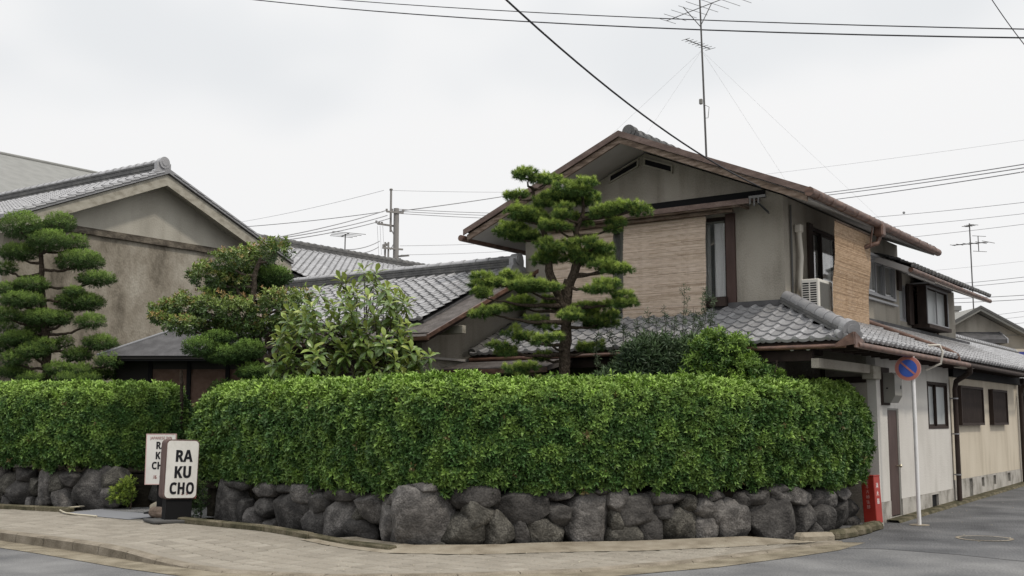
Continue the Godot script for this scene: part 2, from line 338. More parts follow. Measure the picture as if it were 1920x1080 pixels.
func materials() -> void:
	var W := Color.WHITE
	var grain := norm_tex(3, 512, 0.22, 3, 3.0)
	var coarse := norm_tex(4, 512, 0.03, 5, 7.0)
	tri_map(mat("asphalt", W, 0.9, 0.35), mix_tex(11, 1024, [[0.003, 5, 0.8], [0.25, 2, 0.6]], [Color(0.075, 0.077, 0.082), Color(0.138, 0.138, 0.139), Color(0.21, 0.21, 0.208)]), Vector3(5, 5, 5), grain, 0.7)
	tri_map(mat("asphalt_side", W, 0.92, 0.3), mix_tex(13, 1024, [[0.003, 5, 0.8], [0.22, 2, 0.6]], [Color(0.052, 0.053, 0.056), Color(0.112, 0.113, 0.117), Color(0.18, 0.18, 0.18)]), Vector3(5, 5, 5), grain, 0.8)
	tri_map(mat("paver", W, 0.9, 0.3), mix_tex(17, 512, [[0.008, 4, 0.6], [0.2, 2, 0.35]], [Color(0.19, 0.171, 0.142), Color(0.25, 0.227, 0.19), Color(0.305, 0.28, 0.238)]), Vector3(4, 4, 4), grain, 0.5)
	tri_map(mat("paver_dark", W, 0.9, 0.3), mix_tex(18, 512, [[0.008, 4, 0.6], [0.2, 2, 0.35]], [Color(0.17, 0.153, 0.127), Color(0.228, 0.207, 0.173), Color(0.28, 0.257, 0.218)]), Vector3(4, 4, 4), grain, 0.5)
	tri_map(mat("paver_pale", W, 0.9, 0.3), mix_tex(19, 512, [[0.008, 4, 0.6], [0.2, 2, 0.35]], [Color(0.21, 0.19, 0.159), Color(0.272, 0.248, 0.209), Color(0.33, 0.304, 0.26)]), Vector3(4, 4, 4), grain, 0.5)
	tri_map(mat("joint", W, 0.95, 0.2), mix_tex(20, 256, [[0.02, 3, 0.6], [0.2, 2, 0.3]], [Color(0.03, 0.027, 0.022), Color(0.065, 0.058, 0.046), Color(0.11, 0.1, 0.08)]), Vector3(2, 2, 2))
	tri_map(mat("kerb", W, 0.9, 0.3), mix_tex(23, 512, [[0.008, 4, 0.7], [0.12, 3, 0.4]], [Color(0.095, 0.08, 0.06), Color(0.205, 0.178, 0.138), Color(0.31, 0.275, 0.225)]), Vector3(2, 2, 2), grain, 0.7)
	tri_map(mat("gutter", W, 0.9, 0.3), mix_tex(29, 512, [[0.01, 4, 0.8], [0.2, 3, 0.5]], [Color(0.1, 0.085, 0.06), Color(0.205, 0.178, 0.13), Color(0.29, 0.258, 0.2)]), Vector3(2.3, 2.3, 2.3), grain, 0.9)
	tri_map(mat("mossy", W, 0.95, 0.2), mix_tex(31, 512, [[0.008, 4, 0.9], [0.1, 3, 0.4]], [Color(0.03, 0.032, 0.018), Color(0.095, 0.086, 0.056), Color(0.22, 0.19, 0.14)]), Vector3(2, 2, 2), grain, 0.9)
	tri_map(mat("footing", W, 0.9, 0.3), mix_tex(33, 512, [[0.01, 4, 0.7], [0.2, 3, 0.4]], [Color(0.15, 0.125, 0.09), Color(0.28, 0.245, 0.19), Color(0.36, 0.33, 0.27)]), Vector3(2, 2, 2), grain, 0.9)
	tri_map(mat("stone3", W, 0.9, 0.3), mix_tex(191, 512, [[0.008, 5, 0.8], [0.07, 4, 0.7]], [Color(0.018, 0.0175, 0.015), Color(0.06, 0.057, 0.05), Color(0.16, 0.152, 0.132)]), Vector3(1.1, 1.1, 1.1), coarse, 1.2)
	for i in 3:
		var k: float = [0.82, 1.4, 0.62][i]
		tri_map(mat("stone%d" % i, W, 0.85, 0.35), mix_tex(41 + i * 50, 512, [[0.008, 5, 0.8], [0.07, 4, 0.7]], [Color(0.022, 0.021, 0.0205) * k, Color(0.07, 0.066, 0.063) * k, Color(0.165, 0.156, 0.147) * k]), Vector3(1.1, 1.1, 1.1), coarse, 1.0)
	tri_map(mat("soil", W, 1.0, 0.1), mix_tex(47, 256, [[0.03, 4, 0.9]], [Color(0.008, 0.008, 0.007), Color(0.02, 0.018, 0.014), Color(0.04, 0.035, 0.027)]), Vector3(1.5, 1.5, 1.5), coarse, 1.0)
	tri_map(mat("gravel", W, 0.95, 0.2), mix_tex(48, 512, [[0.15, 2, 1.0], [0.02, 3, 0.3]], [Color(0.06, 0.06, 0.062), Color(0.2, 0.2, 0.2), Color(0.42, 0.42, 0.41)]), Vector3(2, 2, 2), grain, 2.0)
	# plaster: broad stains and a fine grain
	tri_map(mat("plaster", W, 0.95, 0.2), mix_tex(53, 512, [[0.005, 4, 0.4], [0.2, 2, 0.22]], [Color(0.17, 0.155, 0.13), Color(0.335, 0.31, 0.267), Color(0.405, 0.38, 0.333)], 0.8), Vector3(2.6, 4.5, 2.6), grain, 0.35)
	tri_map(mat("plaster_white", W, 0.95, 0.2), mix_tex(54, 512, [[0.005, 4, 0.3], [0.2, 2, 0.12]], [Color(0.38, 0.36, 0.325), Color(0.575, 0.555, 0.52), Color(0.65, 0.63, 0.6)], 0.5), Vector3(2.6, 4.5, 2.6), grain, 0.2)
	tri_map(mat("plaster_beige", W, 0.95, 0.2), mix_tex(55, 512, [[0.005, 4, 0.3], [0.2, 2, 0.12]], [Color(0.36, 0.31, 0.24), Color(0.54, 0.485, 0.395), Color(0.62, 0.56, 0.47)], 0.5), Vector3(2.6, 4.5, 2.6), grain, 0.2)
	tri_map(mat("plaster_old", W, 0.95, 0.2), mix_tex(56, 1024, [[0.004, 5, 0.85], [0.03, 4, 0.35], [0.2, 2, 0.15]], [Color(0.07, 0.06, 0.046), Color(0.24, 0.215, 0.175), Color(0.37, 0.345, 0.295)], 1.0), Vector3(5.0, 9.0, 5.0), grain, 0.2)
	tri_map(mat("plaster_gable", W, 0.95, 0.2), mix_tex(57, 512, [[0.005, 4, 0.4], [0.2, 2, 0.15]], [Color(0.24, 0.225, 0.19), Color(0.4, 0.38, 0.33), Color(0.48, 0.46, 0.41)], 0.6), Vector3(3.5, 6, 3.5), grain, 0.2)
	tri_map(mat("concrete", W, 0.95, 0.2), mix_tex(58, 512, [[0.01, 4, 0.6], [0.15, 3, 0.3]], [Color(0.12, 0.11, 0.09), Color(0.42, 0.4, 0.365), Color(0.52, 0.5, 0.46)], 1.0), Vector3(2, 2, 2), grain, 0.8)
	for i in 4:
		var g: float = [0.23, 0.255, 0.28, 0.205][i]
		var m := mat("tile%d" % i, W, 0.34, 0.6)
		tri_map(m, mix_tex(61 + i, 256, [[0.01, 4, 0.5], [0.1, 3, 0.4]], [Color(g, g, g * 1.03) * 0.6, Color(g, g, g * 1.03), Color(g, g, g * 1.02) * 1.4]), Vector3(1.4, 1.4, 1.4), grain, 0.3)
		tri_map(mat("worn_tile%d" % i, W, 0.75, 0.4), mix_tex(71 + i, 256, [[0.012, 4, 0.7], [0.1, 3, 0.5]], [Color(g, g, g) * 0.2, Color(g, g, g) * 0.38, Color(g, g * 0.97, g * 0.9) * 0.65]), Vector3(1.2, 1.2, 1.2), grain, 0.5)
	tri_map(mat("shingle", W, 0.8, 0.35), mix_tex(75, 512, [[0.01, 4, 0.6], [0.15, 3, 0.5]], [Color(0.045, 0.044, 0.046), Color(0.08, 0.079, 0.082), Color(0.13, 0.128, 0.132)]), Vector3(1.6, 1.6, 1.6), grain, 0.6)
	tri_map(mat("bark_shingle", W, 0.85, 0.3), mix_tex(76, 512, [[0.01, 4, 0.7], [0.12, 3, 0.6]], [Color(0.055, 0.048, 0.045), Color(0.105, 0.094, 0.089), Color(0.165, 0.15, 0.143)]), Vector3(1.2, 1.2, 1.2), grain, 0.8)
	tri_map(mat("grey_shingle", W, 0.85, 0.3), mix_tex(77, 512, [[0.006, 4, 0.5], [0.1, 3, 0.4]], [Color(0.17, 0.172, 0.165), Color(0.22, 0.222, 0.212), Color(0.27, 0.272, 0.26)]), Vector3(2.5, 2.5, 2.5), grain, 0.5)
	tri_map(mat("brown_metal", W, 0.55, 0.5), mix_tex(78, 512, [[0.01, 5, 0.8], [0.08, 3, 0.4]], [Color(0.06, 0.036, 0.028), Color(0.125, 0.08, 0.064), Color(0.22, 0.16, 0.135)]), Vector3(1.8, 0.8, 1.8))
	tri_map(mat("copper", W, 0.5, 0.5), mix_tex(79, 512, [[0.012, 5, 0.9], [0.09, 3, 0.4]], [Color(0.035, 0.02, 0.015), Color(0.105, 0.054, 0.037), Color(0.19, 0.11, 0.08)]), Vector3(1.5, 0.7, 1.5))
	tri_map(mat("dark_wood", W, 0.75, 0.35), mix_tex(80, 256, [[0.02, 4, 0.7]], [Color(0.018, 0.012, 0.01), Color(0.035, 0.024, 0.02), Color(0.06, 0.043, 0.036)]), Vector3(1, 3, 1))
	tri_map(mat("door_brown", W, 0.6, 0.4), mix_tex(81, 256, [[0.02, 4, 0.6]], [Color(0.04, 0.022, 0.018), Color(0.065, 0.038, 0.032), Color(0.09, 0.058, 0.05)]), Vector3(1, 4, 1))
	tri_map(mat("old_wood", W, 0.85, 0.3), mix_tex(82, 512, [[0.012, 5, 0.9], [0.08, 3, 0.4]], [Color(0.05, 0.036, 0.028), Color(0.16, 0.118, 0.09), Color(0.3, 0.24, 0.2)]), Vector3(2.5, 0.5, 2.5))
	tri_map(mat("brown_panel", W, 0.85, 0.3), mix_tex(83, 256, [[0.03, 4, 0.6]], [Color(0.09, 0.055, 0.042), Color(0.15, 0.096, 0.074), Color(0.2, 0.135, 0.107)]), Vector3(1, 1, 1), grain, 0.8)
	tri_map(mat("cream_board", W, 0.85, 0.3), mix_tex(84, 512, [[0.01, 4, 0.7], [0.1, 3, 0.3]], [Color(0.17, 0.152, 0.12), Color(0.335, 0.315, 0.265), Color(0.43, 0.41, 0.355)]), Vector3(2, 1, 2))
	tri_map(mat("soffit", W, 0.9, 0.2), mix_tex(85, 256, [[0.01, 4, 0.5]], [Color(0.37, 0.35, 0.33), Color(0.45, 0.43, 0.41), Color(0.5, 0.485, 0.465)]), Vector3(2, 2, 2))
	tri_map(mat("reed", W, 0.75, 0.3), mix_tex(86, 1024, [[0.004, 4, 0.5], [0.06, 3, 0.5]], [Color(0.34, 0.26, 0.2), Color(0.63, 0.515, 0.42), Color(0.8, 0.69, 0.59)]), Vector3(0.9, 0.25, 0.9))
	tri_map(mat("reed_orange", W, 0.75, 0.3), mix_tex(87, 1024, [[0.004, 4, 0.5], [0.06, 3, 0.5]], [Color(0.21, 0.14, 0.09), Color(0.44, 0.315, 0.21), Color(0.6, 0.455, 0.325)]), Vector3(0.9, 0.25, 0.9))
	for rn in ["reed", "reed_orange"]:
		for i in 2:
			var rm: StandardMaterial3D = M[rn].duplicate()
			rm.albedo_color = [Color(0.95, 0.94, 0.92), Color(0.84, 0.82, 0.79)][i]
			M[rn + ["_dull", "_dark"][i]] = rm
	tri_map(mat("bark", W, 0.95, 0.2), mix_tex(88, 512, [[0.03, 4, 0.8], [0.1, 3, 0.4]], [Color(0.02, 0.016, 0.012), Color(0.055, 0.043, 0.033), Color(0.12, 0.098, 0.08)]), Vector3(0.5, 1.1, 0.5), coarse, 2.0)
	tri_map(mat("pale_bark", W, 0.95, 0.2), mix_tex(89, 512, [[0.02, 4, 0.8], [0.1, 3, 0.4]], [Color(0.04, 0.032, 0.025), Color(0.1, 0.08, 0.065), Color(0.19, 0.16, 0.135)]), Vector3(0.5, 1.0, 0.5), coarse, 1.5)
	tri_map(mat("red_paint", W, 0.4, 0.5), mix_tex(90, 256, [[0.01, 4, 0.6]], [Color(0.24, 0.02, 0.014), Color(0.34, 0.03, 0.02), Color(0.4, 0.045, 0.028)]), Vector3(0.8, 0.8, 0.8))
	tri_map(mat("grime", W, 0.95, 0.2), mix_tex(95, 256, [[0.02, 4, 0.9], [0.1, 3, 0.4]], [Color(0.03, 0.026, 0.022), Color(0.085, 0.074, 0.06), Color(0.18, 0.16, 0.13)]), Vector3(2, 1, 2), grain, 0.4)
	mat("black", lin(0.008, 0.008, 0.009), 0.75, 0.3)
	mat("dark", lin(0.03, 0.027, 0.025), 0.8)
	mat("ink", lin(0.008, 0.008, 0.012), 0.5)
	mat("red_ink", lin(0.24, 0.07, 0.06), 0.6)
	mat("faded_paint", lin(0.62, 0.36, 0.33), 0.6)
	tri_map(mat("white_paint", W, 0.45, 0.5), mix_tex(91, 256, [[0.01, 4, 0.5], [0.1, 3, 0.2]], [Color(0.55, 0.54, 0.52), Color(0.74, 0.735, 0.73), Color(0.8, 0.8, 0.8)]), Vector3(1.5, 1.5, 1.5))
	tri_map(mat("sign_face", W, 0.35, 0.5), mix_tex(92, 256, [[0.01, 4, 0.5], [0.1, 3, 0.2]], [Color(0.5, 0.49, 0.45), Color(0.68, 0.67, 0.64), Color(0.76, 0.755, 0.74)]), Vector3(1.2, 2, 1.2))
	tri_map(mat("sign_case", W, 0.6, 0.4), mix_tex(93, 256, [[0.01, 4, 0.7]], [Color(0.07, 0.042, 0.038), Color(0.11, 0.07, 0.062), Color(0.16, 0.11, 0.1)]), Vector3(0.8, 1.5, 0.8))
	mat("sign_red", lin(0.46, 0.17, 0.135), 0.5)
	mat("sign_rim", lin(0.55, 0.38, 0.36), 0.5)
	mat("sign_blue", lin(0.035, 0.095, 0.42), 0.5)
	mat("appliance", lin(0.6, 0.58, 0.53), 0.5)
	mat("appliance_dark", lin(0.09, 0.088, 0.085), 0.6)
	mat("pvc", lin(0.55, 0.52, 0.46), 0.5)
	mat("meter_grey", lin(0.21, 0.205, 0.185), 0.6)
	mat("steel", lin(0.3, 0.3, 0.31), 0.4).metallic = 0.6
	mat("plate_grey", lin(0.2, 0.205, 0.22), 0.55)
	mat("aluminium", lin(0.32, 0.32, 0.33), 0.45).metallic = 0.4
	mat("brass", lin(0.6, 0.55, 0.42), 0.3).metallic = 0.8
	mat("curtain", lin(0.8, 0.8, 0.8), 0.9)
	mat("curtain_grey", lin(0.5, 0.5, 0.48), 0.9)
	mat("frame_green", lin(0.19, 0.195, 0.17), 0.7)
	mat("wire", lin(0.03, 0.03, 0.035), 0.7)
	mat("far_wire", lin(0.24, 0.24, 0.25), 0.8)
	mat("thin_wire", lin(0.45, 0.45, 0.46), 0.8)
	mat("pole_concrete", lin(0.24, 0.23, 0.22), 0.9)
	mat("hose", lin(0.5, 0.46, 0.36), 0.6)
	mat("frosted", lin(0.36, 0.38, 0.38), 0.35)
	mat("cast_iron", lin(0.075, 0.074, 0.072), 0.7)
	mat("pink", lin(0.62, 0.16, 0.17), 0.7)
	mat("blue_cloth", lin(0.05, 0.06, 0.24), 0.7)
	var g2 := mat("glass", Color(0.8, 0.85, 0.85, 0.06), 0.05, 0.6)
	g2.transparency = BaseMaterial3D.TRANSPARENCY_ALPHA
	for f in [["leaf", 0.5, 0.4], ["leaf_matt", 0.7, 0.3], ["leaf_gloss", 0.36, 0.5]]:
		var m := mat(f[0], Color.WHITE, f[1], f[2])
		m.vertex_color_use_as_albedo = true
		m.backlight_enabled = true
		m.backlight = Color(0.34, 0.36, 0.2)
		m.cull_mode = BaseMaterial3D.CULL_DISABLED
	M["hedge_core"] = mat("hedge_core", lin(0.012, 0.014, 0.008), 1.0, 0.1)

# ---------------------------------------------------------------- roof tiles
func tile_mesh(w: float, l: float, eave := false) -> ArrayMesh:   # one S-shaped pantile: a trough and a roll, lower edge lifted over the next course
	var b := MB.new()
	var K := 8
	var pr := []
	for i in K + 1:
		var u := float(i) / K
		var y := -0.020 * sin(PI * u / 0.66) if u < 0.66 else 0.030 * sin(PI * (u - 0.66) / 0.34)
		pr.append(Vector2((u - 0.5) * (w + 0.012), y + 0.022))
	for i in K:
		var p: Vector2 = pr[i]; var q: Vector2 = pr[i + 1]
		var a := Vector3(p.x, p.y, 0); var c := Vector3(q.x, q.y, 0)
		var d := Vector3(p.x, p.y + 0.028, l + 0.025); var e := Vector3(q.x, q.y + 0.028, l + 0.025)
		var nn := Vector3(p.y - q.y, q.x - p.x, 0).normalized()
		b.quad(a, c, e, d, nn + Vector3(0, 0.2, 0))
		var drop := 0.045 if eave else 0.024
		b.quad(d, e, e - Vector3(0, drop, 0), d - Vector3(0, drop, 0), Vector3.BACK)
	if eave:   # the round end of the roll
		var c := Vector3(w * 0.33, 0.035, l + 0.03)
		for i in 10:
			var f := TAU * i / 10; var g := TAU * (i + 1) / 10
			var p := c + Vector3(cos(f), sin(f), 0) * 0.048; var q := c + Vector3(cos(g), sin(g), 0) * 0.048
			b.tri(c + Vector3(0, 0, 0.012), p, q, Vector3.BACK)
			b.quad(p, q, q - Vector3(0, 0, 0.05), p - Vector3(0, 0, 0.05), Vector3(cos(f), sin(f), 0))
	return b.mesh()

var tile_w := 0.25
var tile_l := 0.225
var tile_lists := {}

# corner: lower corner of the slope; across: unit vector along the eave (to the right when facing the slope); up: unit vector up the slope
func lay_tiles(key: String, deck: Node, corner: Vector3, across: Vector3, up: Vector3, wide: float, long: float, mats: String, keep = null) -> void:
	var nc := int(round(wide / tile_w)); var nr := int(ceil(long / tile_l))
	var w := wide / nc
	var nrm := up.cross(across).normalized()
	if nrm.y < 0: nrm = -nrm
	if not tile_lists.has(key): tile_lists[key] = []
	for r in nr:
		for c in nc:
			var top := minf((r + 1) * tile_l, long)
			var o := corner + across * (w * (c + 0.5)) + up * top
			if keep != null and not keep.call(o - up * tile_l * 0.5): continue
			var j := rng.randf_range(-0.006, 0.006)
			var bs := Basis(across * (w / tile_w), nrm, -up) * Basis(Vector3.FORWARD, j)
			tile_lists[key].append([Transform3D(bs, o + nrm * 0.012 + nrm * rng.randf_range(-0.002, 0.003)), deck, r == 0, mats])

func place_tiles(key: String, most: int) -> void:
	var plain := tile_mesh(tile_w, tile_l); var last := tile_mesh(tile_w, tile_l, true)
	var all: Array = tile_lists[key]
	all.sort_custom(func(a, b): return a[0].origin.distance_squared_to(EYE) < b[0].origin.distance_squared_to(EYE))
	var rest := {}
	for i in all.size():
		var t: Array = all[i]
		var pick := rng.randi() % 10
		var k: int = 0 if pick < 4 else 1 if pick < 7 else 2 if pick < 9 else 3
		if i < most:
			var o := MeshInstance3D.new()
			o.mesh = last if t[2] else plain
			o.material_override = M["%s%d" % [t[3], k]]
			o.name = "eave_tile" if t[2] else "tile"
			t[1].add_child(o, true)
			o.transform = t[0]
		else:
			var id := [t[1], t[2], "%s%d" % [t[3], k]]
			if not rest.has(id): rest[id] = []
			rest[id].append(t[0])
	for id in rest:
		many(id[0], "tile_rows", last if id[1] else plain, M[id[2]], rest[id], PackedColorArray())

func cap_mesh(r: float, l: float) -> ArrayMesh:   # one half-round ridge cap with a lip, along +z
	var b := MB.new()
	var K := 8
	for s in [[0.0, l * 0.84, r, r * 0.97], [l * 0.8, l + 0.02, r * 1.1, r * 1.12]]:
		for i in K:
			var f := PI * i / K; var g := PI * (i + 1) / K
			var p := Vector3(cos(f), sin(f), 0); var q := Vector3(cos(g), sin(g), 0)
			b.quadn(p * s[2] + Vector3(0, 0, s[0]), q * s[2] + Vector3(0, 0, s[0]), q * s[3] + Vector3(0, 0, s[1]), p * s[3] + Vector3(0, 0, s[1]), p, q, q, p)
			b.tri(Vector3(0, 0, s[1]), p * s[3] + Vector3(0, 0, s[1]), q * s[3] + Vector3(0, 0, s[1]), Vector3.BACK)
			b.tri(Vector3(0, 0, s[0]), p * s[2] + Vector3(0, 0, s[0]), q * s[2] + Vector3(0, 0, s[0]), Vector3.FORWARD)
	return b.mesh()

# a ridge from a to b (b is the ornamented end): layered flat tiles under half-round caps
func ridge(p: Node, a: Vector3, b: Vector3, layers: int, width: float, rad: float, m: String, finial := true) -> void:
	var d := (b - a); var L := d.length(); d /= L
	var side := d.cross(Vector3.UP).normalized(); var up := side.cross(d).normalized()
	var bs := Basis(side, up, -d)
	var bed := MB.new()
	var h := 0.0
	for k in layers:
		var th := 0.05
		bed.box((a + b) * 0.5 + up * (h + th * 0.5), Vector3(width * (1.0 + 0.1 * ((layers - k) % 2) + 0.05 * (layers - k)), th - 0.008, L), bs)
		bed.box((a + b) * 0.5 + up * (h + th), Vector3(width * 0.9, 0.02, L - 0.02), bs)
		h += th
	var body := part(p, "ridge_bed", bed, M["worn_tile2"])
	var n := int(round(L / 0.3))
	var cap := cap_mesh(rad, L / n)
	var cb := Basis(side, up, d) if side.cross(up).dot(d) > 0 else Basis(-side, up, d)
	for i in n:
		put(p, "ridge_cap", cap, M[m + str(rng.randi() % 3)], Transform3D(cb, a + d * (L / n * i) + up * h))
	if finial:
		var f := MB.new()
		var c := b + up * (h + rad * 0.1)
		f.tube([c - d * 0.05, c + d * 0.1], [rad * 1.25], 16)
		f.tube([c + d * 0.09, c + d * 0.115], [rad * 1.32], 16)
		f.tube([c + d * 0.11, c + d * 0.13], [rad * 0.7], 14)
		f.box(b + up * (h * 0.4) + d * 0.03, Vector3(width * 1.35, h + rad * 0.7, 0.1), bs)
		for s in [-1, 1]:
			f.tube([b + side * s * width * 0.68 + up * 0.02 - d * 0.04, b + side * s * width * 0.68 + up * 0.02 + d * 0.09], [0.06], 10)
		part(p, "ridge_end_ornament", f, M[m + "2"])

# ---------------------------------------------------------------- walls, windows
# a wall in a plane of constant x or z, butted round its openings [lo, hi, bottom, top]
func wall_boxes(b: MB, axis: String, at: float, thick: float, lo: float, hi: float, y0: float, y1: float, holes := []) -> void:
	var cuts := [lo, hi]
	for h in holes:
		for e in [h[0], h[1]]:
			if e > lo and e < hi: cuts.append(e)
	cuts.sort()
	for i in cuts.size() - 1:
		var a: float = cuts[i]; var c: float = cuts[i + 1]
		if c - a < 0.001: continue
		var ys := [y0, y1]
		for h in holes:
			if h[0] < (a + c) * 0.5 and h[1] > (a + c) * 0.5: ys.append_array([h[2], h[3]])
		ys.sort()
		var k := 0
		while k < ys.size() - 1:
			if ys[k + 1] - ys[k] > 0.001:
				var solid := true
				for h in holes:
					if h[0] < (a + c) * 0.5 and h[1] > (a + c) * 0.5 and h[2] < (ys[k] + ys[k + 1]) * 0.5 and h[3] > (ys[k] + ys[k + 1]) * 0.5: solid = false
				if solid:
					if axis == "z": b.mm(Vector3(a, ys[k], at - thick), Vector3(c, ys[k + 1], at))
					else: b.mm(Vector3(at - thick, ys[k], a), Vector3(at, ys[k + 1], c))
			k += 1

func pv(axis: String, along: float, y: float, out: float) -> Vector3:
	return Vector3(along, y, out) if axis == "z" else Vector3(out, y, along)

func frame_boxes(b: MB, axis: String, at: float, lo: float, hi: float, y0: float, y1: float, w: float, d: float) -> void:
	b.mm(pv(axis, lo, y0, at - d), pv(axis, lo + w, y1, at))
	b.mm(pv(axis, hi - w, y0, at - d), pv(axis, hi, y1, at))
	b.mm(pv(axis, lo + w, y1 - w, at - d), pv(axis, hi - w, y1, at))
	b.mm(pv(axis, lo + w, y0, at - d), pv(axis, hi - w, y0 + w, at))

# a sliding window: frame, two or more sashes with a pane each
func sliding_window(p: Node, axis: String, at: float, lo: float, hi: float, y0: float, y1: float, n: int, fm: String, sm: String, gm: String) -> MeshInstance3D:
	var f := MB.new()
	frame_boxes(f, axis, at, lo, hi, y0, y1, 0.05, 0.12)
	var o := part(p, "window", f, M[fm])
	var w := (hi - lo - 0.1) / n
	for i in n:
		var a := lo + 0.05 + w * i - (0.02 if i > 0 else 0.0); var c := lo + 0.05 + w * (i + 1) + (0.02 if i < n - 1 else 0.0)
		var z := at - 0.035 - 0.045 * (i % 2)
		var s := MB.new()
		frame_boxes(s, axis, z, a, c, y0 + 0.05, y1 - 0.05, 0.035, 0.035)
		part(o, "sash", s, M[sm], true)
		var g := MB.new()
		g.mm(pv(axis, a + 0.035, y0 + 0.085, z - 0.02), pv(axis, c - 0.035, y1 - 0.085, z - 0.014))
		part(o, "pane", g, M[gm], true)
	return o

func curtain(p: Node, axis: String, at: float, lo: float, hi: float, y0: float, y1: float, m: String) -> void:
	var b := MB.new()
	var n := maxi(6, int((hi - lo) / 0.025))
	for i in n:
		var a := lo + (hi - lo) * i / n; var c := lo + (hi - lo) * (i + 1) / n
		var za := at + 0.018 * sin(i * 1.3) + 0.012 * sin(i * 0.61); var zc := at + 0.018 * sin((i + 1) * 1.3) + 0.012 * sin((i + 1) * 0.61)
		b.quad(pv(axis, a, y0, za), pv(axis, c, y0, zc), pv(axis, c, y1, zc), pv(axis, a, y1, za))
	part(p, "curtain", b, M[m])

func blind(label: String, axis: String, at: float, lo: float, hi: float, y0: float, y1: float, m: String, lean := 0.0) -> void:   # a rolled-down reed blind
	var base := pv(axis, (lo + hi) * 0.5, y0, at)
	var t := thing("reed_blind", label, "blind", base, "reed blinds hung outside the upstairs windows")
	var mats := [MB.new(), MB.new(), MB.new()]
	var n := int((y1 - y0) / 0.011)
	for i in n:
		var y := y0 + (y1 - y0) * (i + 0.5) / n
		var z := at + lean * (1.0 - float(i) / n) + rng.randf_range(-0.003, 0.003) + 0.012 * sin(i * 0.07)
		var a := lo + rng.randf_range(-0.008, 0.008); var c := hi + rng.randf_range(-0.008, 0.008)
		var cut := rng.randf_range(0.25, 0.75)   # reeds are spliced, each piece its own tone
		var x := lerpf(a, c, cut)
		(mats[[0, 0, 1, 0, 1, 2][rng.randi() % 6]] as MB).mm(pv(axis, a, y - 0.0045, z - 0.003), pv(axis, x, y + 0.0045, z + 0.003))
		(mats[[0, 0, 1, 0, 1, 2][rng.randi() % 6]] as MB).mm(pv(axis, x, y - 0.0045, z - 0.003), pv(axis, c, y + 0.0045, z + 0.003))
	for i in 3: tag(part(t, "reed_mat", mats[i], M[m + ["", "_dull", "_dark"][i]]), "", "", "", "stuff")
	var s := MB.new()
	var k := int((hi - lo) / 0.28)
	for i in k + 1:
		var x := lo + 0.06 + (hi - lo - 0.12) * i / k
		s.tube([pv(axis, x, y0, at + lean + 0.006), pv(axis, x, (y0 + y1) * 0.5, at + lean * 0.5 + 0.006), pv(axis, x, y1, at + 0.006)], [0.0016], 4)
	part(t, "cord", s, M[m])
	var r := MB.new()
	r.mm(pv(axis, lo, y1, at - 0.012), pv(axis, hi, y1 + 0.025, at + 0.014))
	part(t, "top_batten", r, M["old_wood"])

# ---------------------------------------------------------------- foliage
func leaf_into(b: MB, o: Vector3, dir: Vector3, nrm: Vector3, l: float, w: float, fold := 0.25, droop := 0.15) -> void:
	var s := dir.cross(nrm).normalized()
	var up := s.cross(dir).normalized()
	if up.dot(nrm) < 0: up = -up
	var m := o + dir * l * 0.5
	var tip := o + dir * l - up * l * droop
	var e := up * w * fold
	var a := m + s * w * 0.5 + e; var c := m - s * w * 0.5 + e
	b.tri(o, a, m, up); b.tri(a, tip, m, up); b.tri(o, m, c, up); b.tri(m, tip, c, up)

func sprig(n: int, l: float, w: float, spread: float, sd: int) -> ArrayMesh:   # leaves round a short shoot along +y
	rng.seed = sd
	var b := MB.new()
	for i in n:
		var f := i * 2.4 + rng.randf_range(-0.3, 0.3)
		var el := lerpf(spread, 1.35, float(i) / n) + rng.randf_range(-0.15, 0.15)
		var d := Vector3(cos(f) * cos(el), sin(el), sin(f) * cos(el))
		var nr := Vector3(-cos(f) * sin(el), cos(el), -sin(f) * sin(el))
		leaf_into(b, Vector3(0, l * 0.12 * i, 0), d, nr, l * rng.randf_range(0.8, 1.15), w * rng.randf_range(0.85, 1.15))
	return b.mesh()

func needle_tuft(n: int, l: float, w: float, sd: int) -> ArrayMesh:
	rng.seed = sd
	var b := MB.new()
	for i in n:
		var f := i * 2.4
		var el := lerpf(0.15, 1.4, float(i) / n) + rng.randf_range(-0.1, 0.1)
		var d := Vector3(cos(f) * cos(el), sin(el), sin(f) * cos(el))
		var s := d.cross(Vector3(rng.randf() - 0.5, rng.randf(), rng.randf() - 0.5)).normalized() * w * 0.5
		var o := Vector3(0, l * 0.25 * i / n, 0)
		var q := l * rng.randf_range(0.8, 1.15)
		b.tri(o - s, o + s, o + d * q)
	return b.mesh()

func aim(axis: Vector3, spin: float, sc: float) -> Basis:   # +y to axis
	var y := axis.normalized()
	var x := y.cross(Vector3.FORWARD if absf(y.z) < 0.9 else Vector3.RIGHT).normalized()
	return (Basis(x, y, x.cross(y)) * Basis(Vector3.UP, spin)).scaled_local(Vector3.ONE * sc)

func rdir() -> Vector3:
	while true:
		var q := Vector3(rng.randf_range(-1, 1), rng.randf_range(-1, 1), rng.randf_range(-1, 1))
		if q.length_squared() < 1.0 and q.length_squared() > 0.01: return q.normalized()
	return Vector3.UP

func tint(a: Color, b: Color, f: float, j := 0.22) -> Color:
	var c := a.lerp(b, clampf(f, 0, 1))
	var k := 1.0 + rng.randf_range(-j, j)
	return Color(c.r * k, c.g * k, c.b * k)

